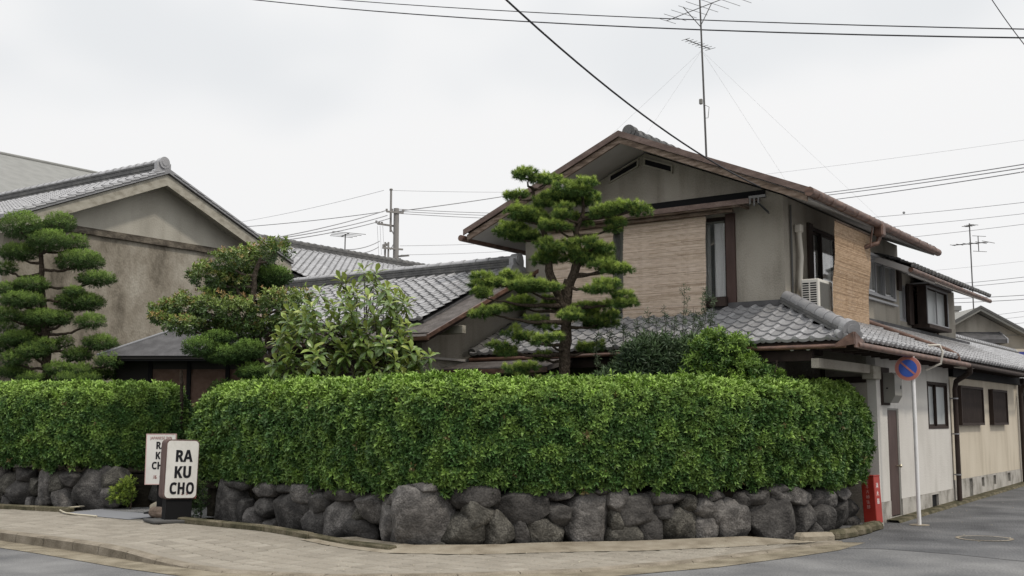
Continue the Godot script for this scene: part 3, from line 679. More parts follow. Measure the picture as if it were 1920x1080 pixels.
# one clipped cushion of foliage; old and fresh are linear leaf colours, fresh growth sits on top
func pad(p: Node, called: String, c: Vector3, rx: float, ry: float, rz: float, meshes: Array, m: Material, per_m2: float, old: Color, fresh: Color, sc: float, shaggy: float, under := 0.5, lump := 0.18) -> void:
	var n := int(maxf(30, per_m2 * PI * rx * rz))
	var xfs := [[], [], []]
	var cols := [PackedColorArray(), PackedColorArray(), PackedColorArray()]
	var ph := rng.randf() * 6.0
	for i in n:
		var d := rdir()
		if d.y < 0 and rng.randf() > 0.7: d.y = -d.y
		var q := rng.randf()
		var rr := 1.0 - (0.45 * q * q if rng.randf() < 0.75 else 0.6 * q)
		rr *= 1.0 + lump * sin(d.x * 5.0 + ph) * cos(d.z * 4.0 + ph * 1.7)
		var y := d.y * ry * rr
		if y < 0: y *= under
		var o := c + Vector3(d.x * rx * rr, y, d.z * rz * rr)
		var ax := Vector3(d.x * 0.8, 0.35 + d.y * 0.8, d.z * 0.8) + rdir() * shaggy
		var k := i % meshes.size()
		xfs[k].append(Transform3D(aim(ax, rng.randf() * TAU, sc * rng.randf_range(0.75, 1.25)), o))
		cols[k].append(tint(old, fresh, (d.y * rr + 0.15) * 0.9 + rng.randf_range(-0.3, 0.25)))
	for k in meshes.size():
		if xfs[k].size(): many(p, called, meshes[k], m, xfs[k], cols[k])

func limb(p: Node, called: String, pts: Array, r0: float, r1: float, m: String, wob := 0.02, sides := 8) -> void:
	var q := []
	var rad := []
	var cv := Curve3D.new()
	for i in pts.size():
		var a: Vector3 = pts[maxi(i - 1, 0)]; var c: Vector3 = pts[mini(i + 1, pts.size() - 1)]
		cv.add_point(pts[i], (a - c) / 6.0, (c - a) / 6.0)
	var L := cv.get_baked_length()
	var n := clampi(int(L / 0.08), 4, 30)
	for i in n + 1:
		var f := float(i) / n
		q.append(cv.sample_baked(L * f) + rdir() * wob * (1.0 if i > 0 and i < n else 0.0))
		rad.append(lerpf(r0, r1, f) * rng.randf_range(0.9, 1.1))
	var b := MB.new()
	b.tube(q, rad, sides)
	part(p, called, b, M[m])

func nearest_on(poly: Array, c: Vector3, below: float) -> Vector3:
	var best := Vector3.ZERO; var bd := 1e9
	for i in poly.size() - 1:
		for k in 8:
			var q: Vector3 = (poly[i] as Vector3).lerp(poly[i + 1], k / 8.0)
			var dd := Vector2(q.x - c.x, q.z - c.z).length() * 0.4 + absf(q.y - (c.y - below)) * 1.2
			if dd < bd: bd = dd; best = q
	return best

# ---------------------------------------------------------------- clipped hedge along a ground line
func hedge(label: String, line: Array, inset: float, y0: float, y1: float, cap0: bool, cap1: bool, dens: float) -> void:
	var pts: Array = line.duplicate()
	for it in 3:
		var q := [pts[0]]
		for i in pts.size() - 1:
			q.append((pts[i] as Vector2).lerp(pts[i + 1], 0.25)); q.append((pts[i] as Vector2).lerp(pts[i + 1], 0.75))
		q.append(pts[-1]); pts = q
	var even := [pts[0]]
	var acc := 0.0
	for i in pts.size() - 1:
		var a: Vector2 = pts[i]; var c: Vector2 = pts[i + 1]
		var L := a.distance_to(c)
		var t := 0.15 - acc
		while t < L:
			even.append(a.lerp(c, t / L)); t += 0.15
		acc = L - (t - 0.15)
	pts = even
	var N := pts.size()
	var ring := []   # [centre, outward]
	var fronts := []
	for i in N:
		var tg: Vector2 = ((pts[mini(i + 2, N - 1)] as Vector2) - pts[maxi(i - 2, 0)]).normalized()
		var o := Vector2(-tg.y, tg.x)
		fronts.append([pts[i] - o * inset, o, tg])
		ring.append([pts[i] - o * inset, o, 0.0])
	var front_n := N
	if cap1:
		for k in range(1, 10): ring.append([fronts[N - 1][0], fronts[N - 1][1] * cos(PI * k / 10) + fronts[N - 1][2] * sin(PI * k / 10), sin(PI * k / 10)])
	for i in N: ring.append([fronts[N - 1 - i][0], -fronts[N - 1 - i][1], 0.0])
	if cap0:
		for k in range(1, 10): ring.append([fronts[0][0], -fronts[0][1] * cos(PI * k / 10) - fronts[0][2] * sin(PI * k / 10), sin(PI * k / 10)])
	var R := ring.size()
	var h := y1 - y0
	var prof := [Vector2(inset - 0.12, y0 - 0.01), Vector2(inset - 0.01, y0 + 0.1 * h), Vector2(inset + 0.03, y0 + 0.35 * h), Vector2(inset + 0.01, y0 + 0.62 * h), Vector2(inset - 0.04, y0 + 0.8 * h), Vector2(inset - 0.14, y0 + 0.92 * h), Vector2(inset - 0.3, y0 + 0.985 * h), Vector2(0.0, y1)]
	var o3 := Vector3(fronts[N / 2][0].x, 0.75, fronts[N / 2][0].y)
	var t := thing("hedge", label, "hedge", o3, "clipped hedges on the boulder walls")
	# the twiggy inside, a hull well under the leaves
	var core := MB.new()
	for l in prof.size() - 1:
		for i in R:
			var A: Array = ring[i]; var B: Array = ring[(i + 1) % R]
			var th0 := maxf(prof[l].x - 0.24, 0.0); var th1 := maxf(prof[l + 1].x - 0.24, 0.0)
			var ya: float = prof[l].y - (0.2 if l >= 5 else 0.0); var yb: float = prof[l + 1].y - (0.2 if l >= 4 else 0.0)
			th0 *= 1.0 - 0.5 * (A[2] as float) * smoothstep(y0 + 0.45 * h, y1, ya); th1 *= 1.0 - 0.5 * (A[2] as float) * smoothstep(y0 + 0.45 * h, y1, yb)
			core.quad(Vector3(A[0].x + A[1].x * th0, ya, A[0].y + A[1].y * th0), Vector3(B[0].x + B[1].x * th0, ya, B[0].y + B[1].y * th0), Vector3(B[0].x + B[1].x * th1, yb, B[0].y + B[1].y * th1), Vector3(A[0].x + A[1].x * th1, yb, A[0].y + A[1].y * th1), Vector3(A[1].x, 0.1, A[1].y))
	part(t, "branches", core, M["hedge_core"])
	var sp := [sprig(7, 0.07, 0.032, 0.0, 5), sprig(6, 0.074, 0.031, 0.25, 6), sprig(8, 0.062, 0.03, -0.1, 7)]
	rng.seed = int(absf(o3.x) * 100)
	var nz := FastNoiseLite.new(); nz.seed = 3; nz.frequency = 1.1; nz.fractal_octaves = 2
	var n2 := FastNoiseLite.new(); n2.seed = 9; n2.frequency = 3.2; n2.fractal_octaves = 2
	var plen := [0.0]
	for l in prof.size() - 1: plen.append(plen[-1] + (prof[l] as Vector2).distance_to(prof[l + 1]))
	var total := int(R * 0.15 * plen[-1] * dens)
	var xfs := [[], [], []]
	var cols := [PackedColorArray(), PackedColorArray(), PackedColorArray()]
	for i in total:
		var f := rng.randf() * R
		var k := int(f) % R
		if k > front_n + 9 and k < front_n + N and rng.randf() < 0.65: continue
		var w := f - int(f)
		var A: Array = ring[k]; var B: Array = ring[(k + 1) % R]
		var C: Vector2 = (A[0] as Vector2).lerp(B[0], w); var D: Vector2 = (A[1] as Vector2).lerp(B[1], w).normalized()
		var s := rng.randf() * (plen[-1] as float)
		var l := 0
		while l < prof.size() - 2 and s > plen[l + 1]: l += 1
		var u: float = (s - plen[l]) / (plen[l + 1] - plen[l])
		var P: Vector2 = (prof[l] as Vector2).lerp(prof[l + 1], u)
		var e := (prof[l + 1] - prof[l]) as Vector2
		var nn := Vector2(e.y, -e.x).normalized()
		if l == prof.size() - 2: nn = Vector2(0.12, 1).normalized()
		var n3 := Vector3(D.x * nn.x, nn.y, D.y * nn.x)
		var capw: float = lerpf(A[2], B[2], w)
		P.x *= 1.0 - capw * (0.5 * smoothstep(y0 + 0.45 * h, y1, P.y) + 0.25 * smoothstep(y0 + 0.25 * h, y0, P.y))
		n3.y += capw * 0.5 * smoothstep(y0 + 0.45 * h, y1, P.y)
		n3 = n3.normalized()
		var o := Vector3(C.x + D.x * P.x, P.y, C.y + D.y * P.x)
		var top := 1.0 if P.y > y0 + 0.85 * h else 0.0
		var dd := nz.get_noise_3dv(o * 1.0) * 0.07 + n2.get_noise_3dv(o) * 0.08
		var dep := rng.randf(); dep = dep * dep * 0.24
		o += n3 * (dd - dep)
		if P.y < y0 + 0.12 * h: o.y += n2.get_noise_2d(o.x * 2.0, o.z * 2.0) * 0.12
		var ax := n3 * 0.9 + Vector3(0, 0.45, 0) + rdir() * 0.65
		var kk := i % 3
		var sc := rng.randf_range(0.8, 1.25)
		if top > 0 and rng.randf() < 0.05: o += Vector3(0, rng.randf_range(0.01, 0.07), 0)
		xfs[kk].append(Transform3D(aim(ax, rng.randf() * TAU, sc), o))
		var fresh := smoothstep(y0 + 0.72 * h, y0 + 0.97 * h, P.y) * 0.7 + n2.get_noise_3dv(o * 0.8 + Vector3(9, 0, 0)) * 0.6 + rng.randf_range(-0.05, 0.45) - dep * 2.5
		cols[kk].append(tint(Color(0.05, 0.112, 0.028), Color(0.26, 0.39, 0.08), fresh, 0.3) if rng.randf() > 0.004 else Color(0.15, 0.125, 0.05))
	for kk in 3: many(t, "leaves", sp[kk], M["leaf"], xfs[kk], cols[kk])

# ---------------------------------------------------------------- boulders
func boulder(w: float, h: float, d: float) -> ArrayMesh:
	var b := MB.new()
	var LA := 11; var LO := 18
	var e := rng.randf_range(0.6, 0.85)
	var nz := FastNoiseLite.new(); nz.seed = rng.randi() % 10000; nz.frequency = 0.9; nz.fractal_octaves = 3
	var cuts := []
	for i in 9:
		var q := rdir(); q.z = absf(q.z) * 1.1
		cuts.append([q.normalized(), rng.randf_range(0.66, 0.92)])
	var P := []
	for i in LA + 1:
		for j in LO:
			var th := PI * i / LA; var ph := TAU * j / LO
			var q := Vector3(sin(th) * cos(ph), cos(th), sin(th) * sin(ph))
			q = Vector3(signf(q.x) * pow(absf(q.x), e), signf(q.y) * pow(absf(q.y), e), signf(q.z) * pow(absf(q.z), e))
			q *= 1.0 + 0.17 * nz.get_noise_3dv(q * 1.5)
			for c in cuts:
				var over: float = q.dot(c[0]) - c[1]
				if over > 0: q -= c[0] * over * 0.95
			P.append(Vector3(q.x * w * 0.5, q.y * h * 0.5, q.z * d * 0.5))
	var NN := []
	NN.resize(P.size()); NN.fill(Vector3.ZERO)
	var F := []
	for i in LA:
		for j in LO:
			var a := i * LO + j; var c := i * LO + (j + 1) % LO
			F.append([a, c, c + LO]); F.append([a, c + LO, a + LO])
	for f in F:
		var fn: Vector3 = (P[f[2]] - P[f[0]]).cross(P[f[1]] - P[f[0]])
		if fn.dot(P[f[0]] + P[f[1]] + P[f[2]]) < 0: fn = -fn
		for k in f: NN[k] += fn
	for i in [0, LA]:
		for j in LO: NN[i * LO + j] = Vector3(0, 1 if i == 0 else -1, 0)
	for f in F: b.trin(P[f[0]], P[f[1]], P[f[2]], NN[f[0]].normalized(), NN[f[1]].normalized(), NN[f[2]].normalized())
	return b.mesh()

func boulder_wall(called: String, label: String, rows: Array, line: Array, y1: float) -> Node3D:
	var mid: Vector2 = line[line.size() / 2]
	var t := thing(called, label, "stone wall", Vector3(mid.x, 0, mid.y), "boulder retaining walls")
	var fill := MB.new()
	for i in line.size() - 1:
		var a: Vector2 = line[i]; var c: Vector2 = line[i + 1]
		var tg := (c - a).normalized(); var o := Vector2(-tg.y, tg.x)
		var p := a - o * 0.3; var q := c - o * 0.3; var p2 := a - o * 0.65; var q2 := c - o * 0.65
		fill.quad(Vector3(p.x, -0.05, p.y), Vector3(q.x, -0.05, q.y), Vector3(q.x, y1, q.y), Vector3(p.x, y1, p.y), Vector3(o.x, 0, o.y))
		fill.quad(Vector3(p.x, y1, p.y), Vector3(q.x, y1, q.y), Vector3(q2.x, y1, q2.y), Vector3(p2.x, y1, p2.y), Vector3.UP)
	part(t, "earth_fill", fill, M["soil"])
	for r in rows:
		var w: float = r[3] * 1.26; var h: float = r[4] * 1.24
		var a: float = r[5]
		var d := clampf(minf(w, h) * 0.95, 0.3, 0.6)
		var n := Vector3(sin(a), 0, cos(a))
		var big := clampf(minf(w, h) / 0.5, 0.3, 1.0)
		var o := Vector3(r[0], r[1], r[2]) - n * (d * 0.5 + 0.05 - 0.09 * big)
		put(t, "boulder", boulder(w, h, d), M["stone%d" % ([0, 0, 1, 0, 2, 3, 1, 3][rng.randi() % 8])], Transform3D(Basis(Vector3.UP, a) * Basis(Vector3.BACK, rng.randf_range(-0.12, 0.12)), o))
	return t

# ---------------------------------------------------------------- lettering
func letters(p: Node, called: String, s: String, size: float, squeeze: float, xf: Transform3D, m: String, bold := true) -> MeshInstance3D:
	var t := TextMesh.new()
	var f := SystemFont.new()
	f.font_names = PackedStringArray(["Droid Sans"])
	if bold: f.font_weight = 700
	var fv := FontVariation.new()
	fv.base_font = f
	fv.variation_embolden = 0.55 if bold else 0.0
	t.font = fv
	t.text = s
	t.font_size = 64
	t.pixel_size = size / 46.0
	t.depth = 0.004
	t.curve_step = 2.0
	var o := MeshInstance3D.new()
	o.mesh = t
	o.material_override = M[m]
	o.name = called
	p.add_child(o, true)
	o.transform = Transform3D(xf.basis.scaled_local(Vector3(squeeze, 1, 1)), xf.origin)
	return o

# brush strokes of a character on a 10 by 10 grid, y down: polylines
func strokes(b: MB, lines: Array, xf: Transform3D, size: float, w: float) -> void:
	for l in lines:
		for i in range(0, l.size() - 2, 2):
			var p := Vector3((l[i] / 10.0 - 0.5) * size, (0.5 - l[i + 1] / 10.0) * size, 0)
			var q := Vector3((l[i + 2] / 10.0 - 0.5) * size, (0.5 - l[i + 3] / 10.0) * size, 0)
			var d := q - p
			if d.length() < 0.0001: continue
			b.box(xf * ((p + q) * 0.5), Vector3(d.length() + w * 0.6, w, 0.0015), xf.basis * Basis(d.normalized(), Vector3.BACK.cross(d.normalized()), Vector3.BACK))

# ---------------------------------------------------------------- the scene
func _ready() -> void:
	rng.seed = 20
	var cam := Camera3D.new()
	cam.name = "camera"
	cam.position = EYE
	cam.rotation = Vector3(atan(250.0 / 2094.0), deg_to_rad(35.0), 0)
	cam.fov = rad_to_deg(2.0 * atan(540.0 / 2094.0))
	cam.near = 0.1
	cam.far = 900.0
	add_child(cam)
	cam.current = true
	var env := Environment.new()
	env.background_mode = Environment.BG_SKY
	var sky := Sky.new()
	var pano := PanoramaSkyMaterial.new()
	pano.panorama = overcast()
	sky.sky_material = pano
	env.sky = sky
	env.tonemap_mode = Environment.TONE_MAPPER_LINEAR
	env.tonemap_exposure = 1.06
	env.sdfgi_enabled = true
	env.ssao_enabled = true
	env.ssil_enabled = true
	var we := WorldEnvironment.new()
	we.name = "world_environment"
	we.environment = env
	add_child(we)
	var sun := DirectionalLight3D.new()   # veiled sun, high on the right: it shades the gable under its verge
	sun.name = "sun"
	sun.light_energy = 0.5
	sun.light_angular_distance = 5.0
	sun.light_color = Color(1.0, 0.96, 0.9)
	sun.shadow_enabled = true
	add_child(sun)
	sun.look_at_from_position(Vector3(0.72, 1.05, 0.03), Vector3.ZERO)
	materials()
	ground()
	main_house()
	middle_house()
	left_house()
	far_roofs()
	neighbours()
	gate_house()
	walls_and_hedges()
	trees()
	signs()
	street_things()
	antennas()
	wires()

func overcast() -> ImageTexture:
	var w := 512; var h := 256
	var im := Image.create(w, h, false, Image.FORMAT_RGBF)
	var nz := FastNoiseLite.new(); nz.seed = 12; nz.frequency = 2.0; nz.fractal_octaves = 4
	for y in h:
		var el := (0.5 - (y + 0.5) / h) * PI
		for x in w:
			var az := (x + 0.5) / w * TAU
			if el < 0:
				im.set_pixel(x, y, Color(0.3, 0.29, 0.275)); continue
			var s := sin(el)
			var d := Vector3(cos(az) * cos(el), s * 2.2, sin(az) * cos(el))
			var c := nz.get_noise_3dv(d)
			var L := (0.85 + 0.05 * s + 1.0 * smoothstep(0.38, 1.0, s)) * (1.0 - 0.1 * smoothstep(0.05, 0.5, c))
			im.set_pixel(x, y, Color(L * (1.0 - 0.022 * smoothstep(0.0, 0.5, c)), L, L * (1.004 + 0.02 * smoothstep(0.0, 0.5, c))))
	return ImageTexture.create_from_image(im)

var OUTER := [Vector2(-40, -11.2), Vector2(-16, -9.02), Vector2(-13, -8.76), Vector2(-11, -8.5), Vector2(-9.8, -8.45), Vector2(-8.6, -8.8), Vector2(-7.5, -9.7), Vector2(-6.6, -10.75), Vector2(-5.95, -12.2), Vector2(-5.6, -13.6), Vector2(-5.4, -14.6), Vector2(-5.25, -15.4)]
var INNER := [Vector2(-40, -13.2), Vector2(-18.9, -11.25), Vector2(-17.5, -11.45), Vector2(-14.6, -11.3), Vector2(-13, -11.15), Vector2(-11.15, -11.08), Vector2(-9.5, -10.88), Vector2(-8.55, -11.35), Vector2(-7.8, -12.2), Vector2(-7.0, -12.95), Vector2(-6.3, -13.95), Vector2(-5.6, -15.2)]
const FRONT := [Vector2(-14.6, -11.9), Vector2(-11.9, -11.5), Vector2(-10.57, -11.42), Vector2(-9.37, -11.2), Vector2(-8.7, -11.7), Vector2(-8.08, -12.5), Vector2(-7.34, -13.2), Vector2(-6.71, -14.1), Vector2(-6.34, -14.65), Vector2(-5.95, -15.2), Vector2(-5.7, -16.27), Vector2(-5.8, -17.4), Vector2(-5.94, -18.5)]
const LEFT := [Vector2(-25, -11.75), Vector2(-19.5, -11.5), Vector2(-17.2, -12.1), Vector2(-16.4, -12.9), Vector2(-16.2, -14.2)]

func kerb_h(x: float) -> float:
	return lerpf(0.13, 0.025, smoothstep(-12.4, -10.0, x))

func road_y(z: float) -> float:
	return 0.0125 * maxf(0.0, -z - 19.0)

func strip(b: MB, p: Array, q: Array, hp: Callable, hq: Callable, sub := 6) -> void:
	for i in p.size() - 1:
		for k in sub:
			var f := float(k) / sub; var g := float(k + 1) / sub
			var a: Vector2 = (p[i] as Vector2).lerp(p[i + 1], f); var c: Vector2 = (p[i] as Vector2).lerp(p[i + 1], g)
			var d: Vector2 = (q[i] as Vector2).lerp(q[i + 1], g); var e: Vector2 = (q[i] as Vector2).lerp(q[i + 1], f)
			b.quad(Vector3(a.x, hp.call(a), a.y), Vector3(c.x, hp.call(c), c.y), Vector3(d.x, hq.call(d), d.y), Vector3(e.x, hq.call(e), e.y), Vector3.UP)

func grow(line: Array, d: float) -> Array:
	var r := []
	for i in line.size():
		var t: Vector2 = (line[mini(i + 1, line.size() - 1)] - line[maxi(i - 1, 0)]).normalized()
		r.append(line[i] + Vector2(-t.y, t.x) * d)
	return r

func ground() -> void:
	var b := MB.new()
	var zs := [250.0, 20.0, -5.0, -19.0, -25.0, -45.0, -80.0, -300.0]
	for i in zs.size() - 1:
		var z0: float = zs[i]; var z1: float = zs[i + 1]
		b.quad(Vector3(-300, road_y(z0), z0), Vector3(300, road_y(z0), z0), Vector3(300, road_y(minf(z1, 0)), z1), Vector3(-300, road_y(z1), z1), Vector3.UP)
	single("road", "grey asphalt road in front of the sidewalk and corner", "road", b, M["asphalt"], "", "structure")
	var s := MB.new()
	var edge := [Vector2(-5.3, -14.6), Vector2(-4.6, -15.0), Vector2(-3.6, -14.9), Vector2(-2.4, -14.5), Vector2(-0.6, -13.8), Vector2(3.0, -12.6)]
	var up2 := []
	for e in edge: up2.append(Vector2(e.x + (0.0 if e.x > -5 else 0.0), -19.0))
	strip(s, edge, up2, func(_p): return 0.004, func(_p): return 0.004, 2)
	for i in zs.size() - 4:
		var z0: float = zs[i + 3]; var z1: float = zs[i + 4]
		s.quad(Vector3(-5.5, road_y(z0) + 0.004, z0), Vector3(3, road_y(z0) + 0.004, z0), Vector3(3, road_y(z1) + 0.004, z1), Vector3(-5.5, road_y(z1) + 0.004, z1), Vector3.UP)
	s.quad(Vector3(-5.6, 0.004, -15.3), Vector3(-5.3, 0.004, -14.6), Vector3(-5.3, 0.004, -19.0), Vector3(-5.7, 0.004, -19.0), Vector3.UP)
	single("side_street", "darker worn asphalt of the side street beside the white wall", "road", s, M["asphalt_side"], "", "structure")
	# concrete gutter along the kerb
	var g := MB.new()
	var o1 := grow(OUTER, 0.0); var o2 := grow(OUTER, 0.42)
	o2[-1] = Vector2(-5.0, -15.6)
	strip(g, o1, o2, func(_p): return 0.012, func(_p): return 0.006, 4)
	single("gutter", "stained yellowish concrete gutter strip between kerb and road", "gutter", g, M["gutter"], "", "structure")
	# sidewalk bed with its kerb stones and paving blocks
	var bed := MB.new()
	for k in 10:
		var lo := []; var hi := []
		for i in OUTER.size():
			lo.append((OUTER[i] as Vector2).lerp(INNER[i], k / 10.0)); hi.append((OUTER[i] as Vector2).lerp(INNER[i], (k + 1) / 10.0))
		strip(bed, lo, hi, func(p): return kerb_h(p.x) - 0.014, func(p): return kerb_h(p.x) - 0.014, 8)
	var walk := single("sidewalk", "beige block-paved sidewalk curving round the corner", "sidewalk", bed, M["joint"], "", "structure")
	var cv := []
	for i in OUTER.size() - 1:
		var a: Vector2 = OUTER[i]; var c: Vector2 = OUTER[i + 1]
		if a.x < -20: a = Vector2(-24, lerpf(-11.2, -9.02, 16.0 / 24.0))
		var n := maxi(1, int(round(a.distance_to(c) / 0.75)))
		for k in n:
			var p := a.lerp(c, float(k) / n); var q := a.lerp(c, float(k + 1) / n)
			var t := (q - p).normalized(); var o := Vector2(-t.y, t.x)
			var h0 := kerb_h(p.x); var h1 := kerb_h(q.x)
			var m := MB.new()
			var e0 := p + t * 0.004; var e1 := q - t * 0.004
			var i0 := e0 - o * 0.14; var i1 := e1 - o * 0.14
			var f0 := e0 + o * 0.015; var f1 := e1 + o * 0.015
			var P := func(v: Vector2, y: float) -> Vector3: return Vector3(v.x, y, v.y)
			m.quad(P.call(i0, h0 + 0.006), P.call(i1, h1 + 0.006), P.call(e1 - o * 0.015, h1 + 0.006), P.call(e0 - o * 0.015, h0 + 0.006), Vector3.UP)
			m.quad(P.call(e0 - o * 0.015, h0 + 0.006), P.call(e1 - o * 0.015, h1 + 0.006), P.call(f1, h1 - 0.012), P.call(f0, h0 - 0.012), Vector3(o.x, 1, o.y))
			m.quad(P.call(f0, h0 - 0.012), P.call(f1, h1 - 0.012), P.call(f1 + o * 0.01, -0.02), P.call(f0 + o * 0.01, -0.02), Vector3(o.x, 0, o.y))
			m.quad(P.call(i0, h0 + 0.006), P.call(e0, h0 + 0.006), P.call(f0, -0.02), P.call(i0, -0.02), Vector3(-t.x, 0, -t.y))
			m.quad(P.call(i1, h1 + 0.006), P.call(e1, h1 + 0.006), P.call(f1, -0.02), P.call(i1, -0.02), Vector3(t.x, 0, t.y))
			put(walk, "kerb_stone", m.mesh(), M["kerb"], Transform3D())
	var poly := PackedVector2Array()
	for p in grow(OUTER, -0.15): poly.append(p)
	var inn := INNER.duplicate(); inn.reverse()
	for p in inn: poly.append(p)
	var blk := MB.new()
	blk.bev(Vector3(0, -0.03, 0), Vector3(0.182, 0.06, 0.27), 0.012)
	var bm := blk.mesh()
	var spots := []
	var ang := deg_to_rad(-5.2)
	var ax := Vector2(cos(ang), -sin(ang)); var az := Vector2(sin(ang), cos(ang))
	for r in range(-40, 90):
		for c in range(-70, 70):
			var q := Vector2(-9.5, -10.04) + ax * (0.2 * (c + 0.5 * (r & 1))) + az * (0.3 * r)
			if q.x < -20.5: continue
			var ok := true
			for cn in [ax * 0.06, -ax * 0.06, az * 0.12, -az * 0.12]:
				if not Geometry2D.is_point_in_polygon(q + cn, poly): ok = false; break
			if ok: spots.append(q)
	spots.sort_custom(func(a, c): return a.length_squared() < c.length_squared())
	var rest := {}
	for i in spots.size():
		var q: Vector2 = spots[i]
		var slope := (kerb_h(q.x + 0.1) - kerb_h(q.x - 0.1)) / 0.2
		var bs := Basis(Vector3.UP, ang) * Basis(Vector3.BACK, atan(slope)) * Basis(Vector3.RIGHT, rng.randf_range(-0.006, 0.006))
		var xf := Transform3D(bs, Vector3(q.x, kerb_h(q.x) + rng.randf_range(-0.002, 0.002), q.y))
		var mn: String = ["paver", "paver", "paver_dark", "paver_pale", "paver"][rng.randi() % 5]
		if i < 300: put(walk, "paving_block", bm, M[mn], xf)
		else:
			if not rest.has(mn): rest[mn] = []
			rest[mn].append(xf)
	for mn in rest: many(walk, "paving_blocks", bm, M[mn], rest[mn], PackedColorArray())
	# low mossy kerb along the foot of the wall, then a worn concrete footing round the corner
	var edge_fill := MB.new()   # mortar bed where no whole block fits along both edges
	for sd in [[grow(OUTER, -0.13), grow(OUTER, -0.42)], [grow(INNER, 0.0), grow(INNER, 0.3)]]:
		strip(edge_fill, sd[0], sd[1], func(p): return kerb_h(p.x) - 0.006, func(p): return kerb_h(p.x) - 0.006, 12)
	part(walk, "edge_mortar", edge_fill, M["paver_dark"], true)
	var seq := [Vector2(-26, -11.6), Vector2(-18.9, -11.3), Vector2(-17.2, -11.52)]
	var seq2 := [Vector2(-14.4, -11.38), Vector2(-13, -11.24), Vector2(-11.15, -11.16), Vector2(-9.5, -10.96)]
	var low := thing("low_kerb", "low mossy concrete kerb along the foot of the boulder wall", "kerb", Vector3(-13, 0.1, -11.2))
	for sq in [seq, seq2]:
		for i in sq.size() - 1:
			var a: Vector2 = sq[i]; var c: Vector2 = sq[i + 1]
			var n := maxi(1, int(a.distance_to(c) / 0.75))
			for k in n:
				var p := a.lerp(c, float(k) / n); var q := a.lerp(c, float(k + 1) / n)
				var m := MB.new()
				var mid := (p + q) * 0.5
				var d := (q - p).normalized()
				var dir := Vector3(q.x - p.x, kerb_h(q.x) - kerb_h(p.x), q.y - p.y).normalized()
				var out := Vector3(-d.y, 0, d.x)
				m.bev(Vector3(mid.x, (kerb_h(p.x) + kerb_h(q.x)) * 0.5 - 0.005 + rng.randf_range(-0.005, 0.005), mid.y), Vector3(p.distance_to(q) - 0.01, 0.15, 0.14), 0.018, Basis(dir, out.cross(dir), out))
				part(low, "kerb_block", m, M["mossy"])
	var ft := MB.new()
	strip(ft, grow(INNER, 0.13).slice(5), FRONT.slice(2, 9), func(p): return kerb_h(p.x) + 0.004, func(p): return kerb_h(p.x) + 0.07, 5)
	single("footing", "pale sandy concrete footing under the boulders at the corner", "footing", ft, M["footing"], "", "structure")
	var bk := MB.new()
	strip(bk, [Vector2(-17.3, -11.45), Vector2(-14.3, -11.3)], [Vector2(-17.3, -12.2), Vector2(-14.3, -12.0)], func(_p): return 0.128, func(_p): return 0.14, 4)
	strip(bk, [Vector2(-17.3, -12.2), Vector2(-14.3, -12.0)], [Vector2(-17.0, -17.5), Vector2(-14.0, -17.5)], func(_p): return 0.14, func(_p): return 0.2, 4)
	single("entrance_path", "grey gravel path between the two hedges", "path", bk, M["gravel"], "", "structure")
	# mossy kerb on the side street corner
	var ck := thing("corner_kerb", "rounded mossy kerb stones between boulders and side street", "kerb", Vector3(-5.5, 0, -16.5))
	var cl := [Vector2(-5.75, -15.0), Vector2(-5.5, -15.7), Vector2(-5.42, -16.4), Vector2(-5.45, -17.1), Vector2(-5.5, -17.8)]
	for i in 4:
		var m := MB.new()
		var a: Vector2 = cl[i]; var c: Vector2 = cl[i + 1]; var d := (c - a).normalized(); var mid := (a + c) * 0.5
		m.bev(Vector3(mid.x, 0.05, mid.y), Vector3(a.distance_to(c) - 0.02, 0.16, 0.2), 0.05, Basis(Vector3(d.x, 0, d.y), Vector3.UP, Vector3(-d.y, 0, d.x)) * Basis(Vector3.BACK, rng.randf_range(-0.04, 0.04)))
		part(ck, "kerb_block", m, M["footing" if i == 0 else "mossy"])
	var wg := MB.new()
	for i in 12:
		var z0 := -18.9 - i * 0.95; var z1 := z0 - 0.93
		wg.quad(Vector3(-5.69, road_y(z0) + 0.05, z0), Vector3(-5.69, road_y(z1) + 0.05, z1), Vector3(-5.5, road_y(z1) + 0.045, z1), Vector3(-5.5, road_y(z0) + 0.045, z0), Vector3.UP)
		wg.quad(Vector3(-5.5, road_y(z0) + 0.045, z0), Vector3(-5.5, road_y(z1) + 0.045, z1), Vector3(-5.46, road_y(z1) - 0.01, z1), Vector3(-5.46, road_y(z0) - 0.01, z0), Vector3.RIGHT)
	single("wall_gutter", "narrow dark mossy gutter edge along the white wall", "gutter", wg, M["mossy"], "", "structure")
	# garden earth behind the walls
	var ga := MB.new()
	ga.prism(PackedVector2Array([Vector2(-14.6, -12.1), Vector2(-11.9, -11.7), Vector2(-9.4, -11.5), Vector2(-8.2, -12.7), Vector2(-6.8, -14.3), Vector2(-6.1, -15.4), Vector2(-5.95, -16.4), Vector2(-6.1, -18.6), Vector2(-14.3, -18.6)]), Vector3(0, 0.6, 0), Vector3.RIGHT, Vector3.BACK, Vector3(0, 0.1, 0))
	ga.prism(PackedVector2Array([Vector2(-40, -12.3), Vector2(-19.5, -11.9), Vector2(-17.4, -12.4), Vector2(-16.6, -13.2), Vector2(-16.4, -18.6), Vector2(-40, -18.6)]), Vector3(0, 0.6, 0), Vector3.RIGHT, Vector3.BACK, Vector3(0, 0.1, 0))
	single("garden_ground", "dark earth of the raised garden behind the hedges", "ground", ga, M["soil"], "", "structure")

func chevron(x0: float, xr: float, x1: float, ye: float, yr: float, top: float, bot: float) -> PackedVector2Array:
	return PackedVector2Array([Vector2(x0, ye + top), Vector2(xr, yr + top), Vector2(x1, ye + top), Vector2(x1, ye + bot), Vector2(xr, yr + bot), Vector2(x0, ye + bot)])

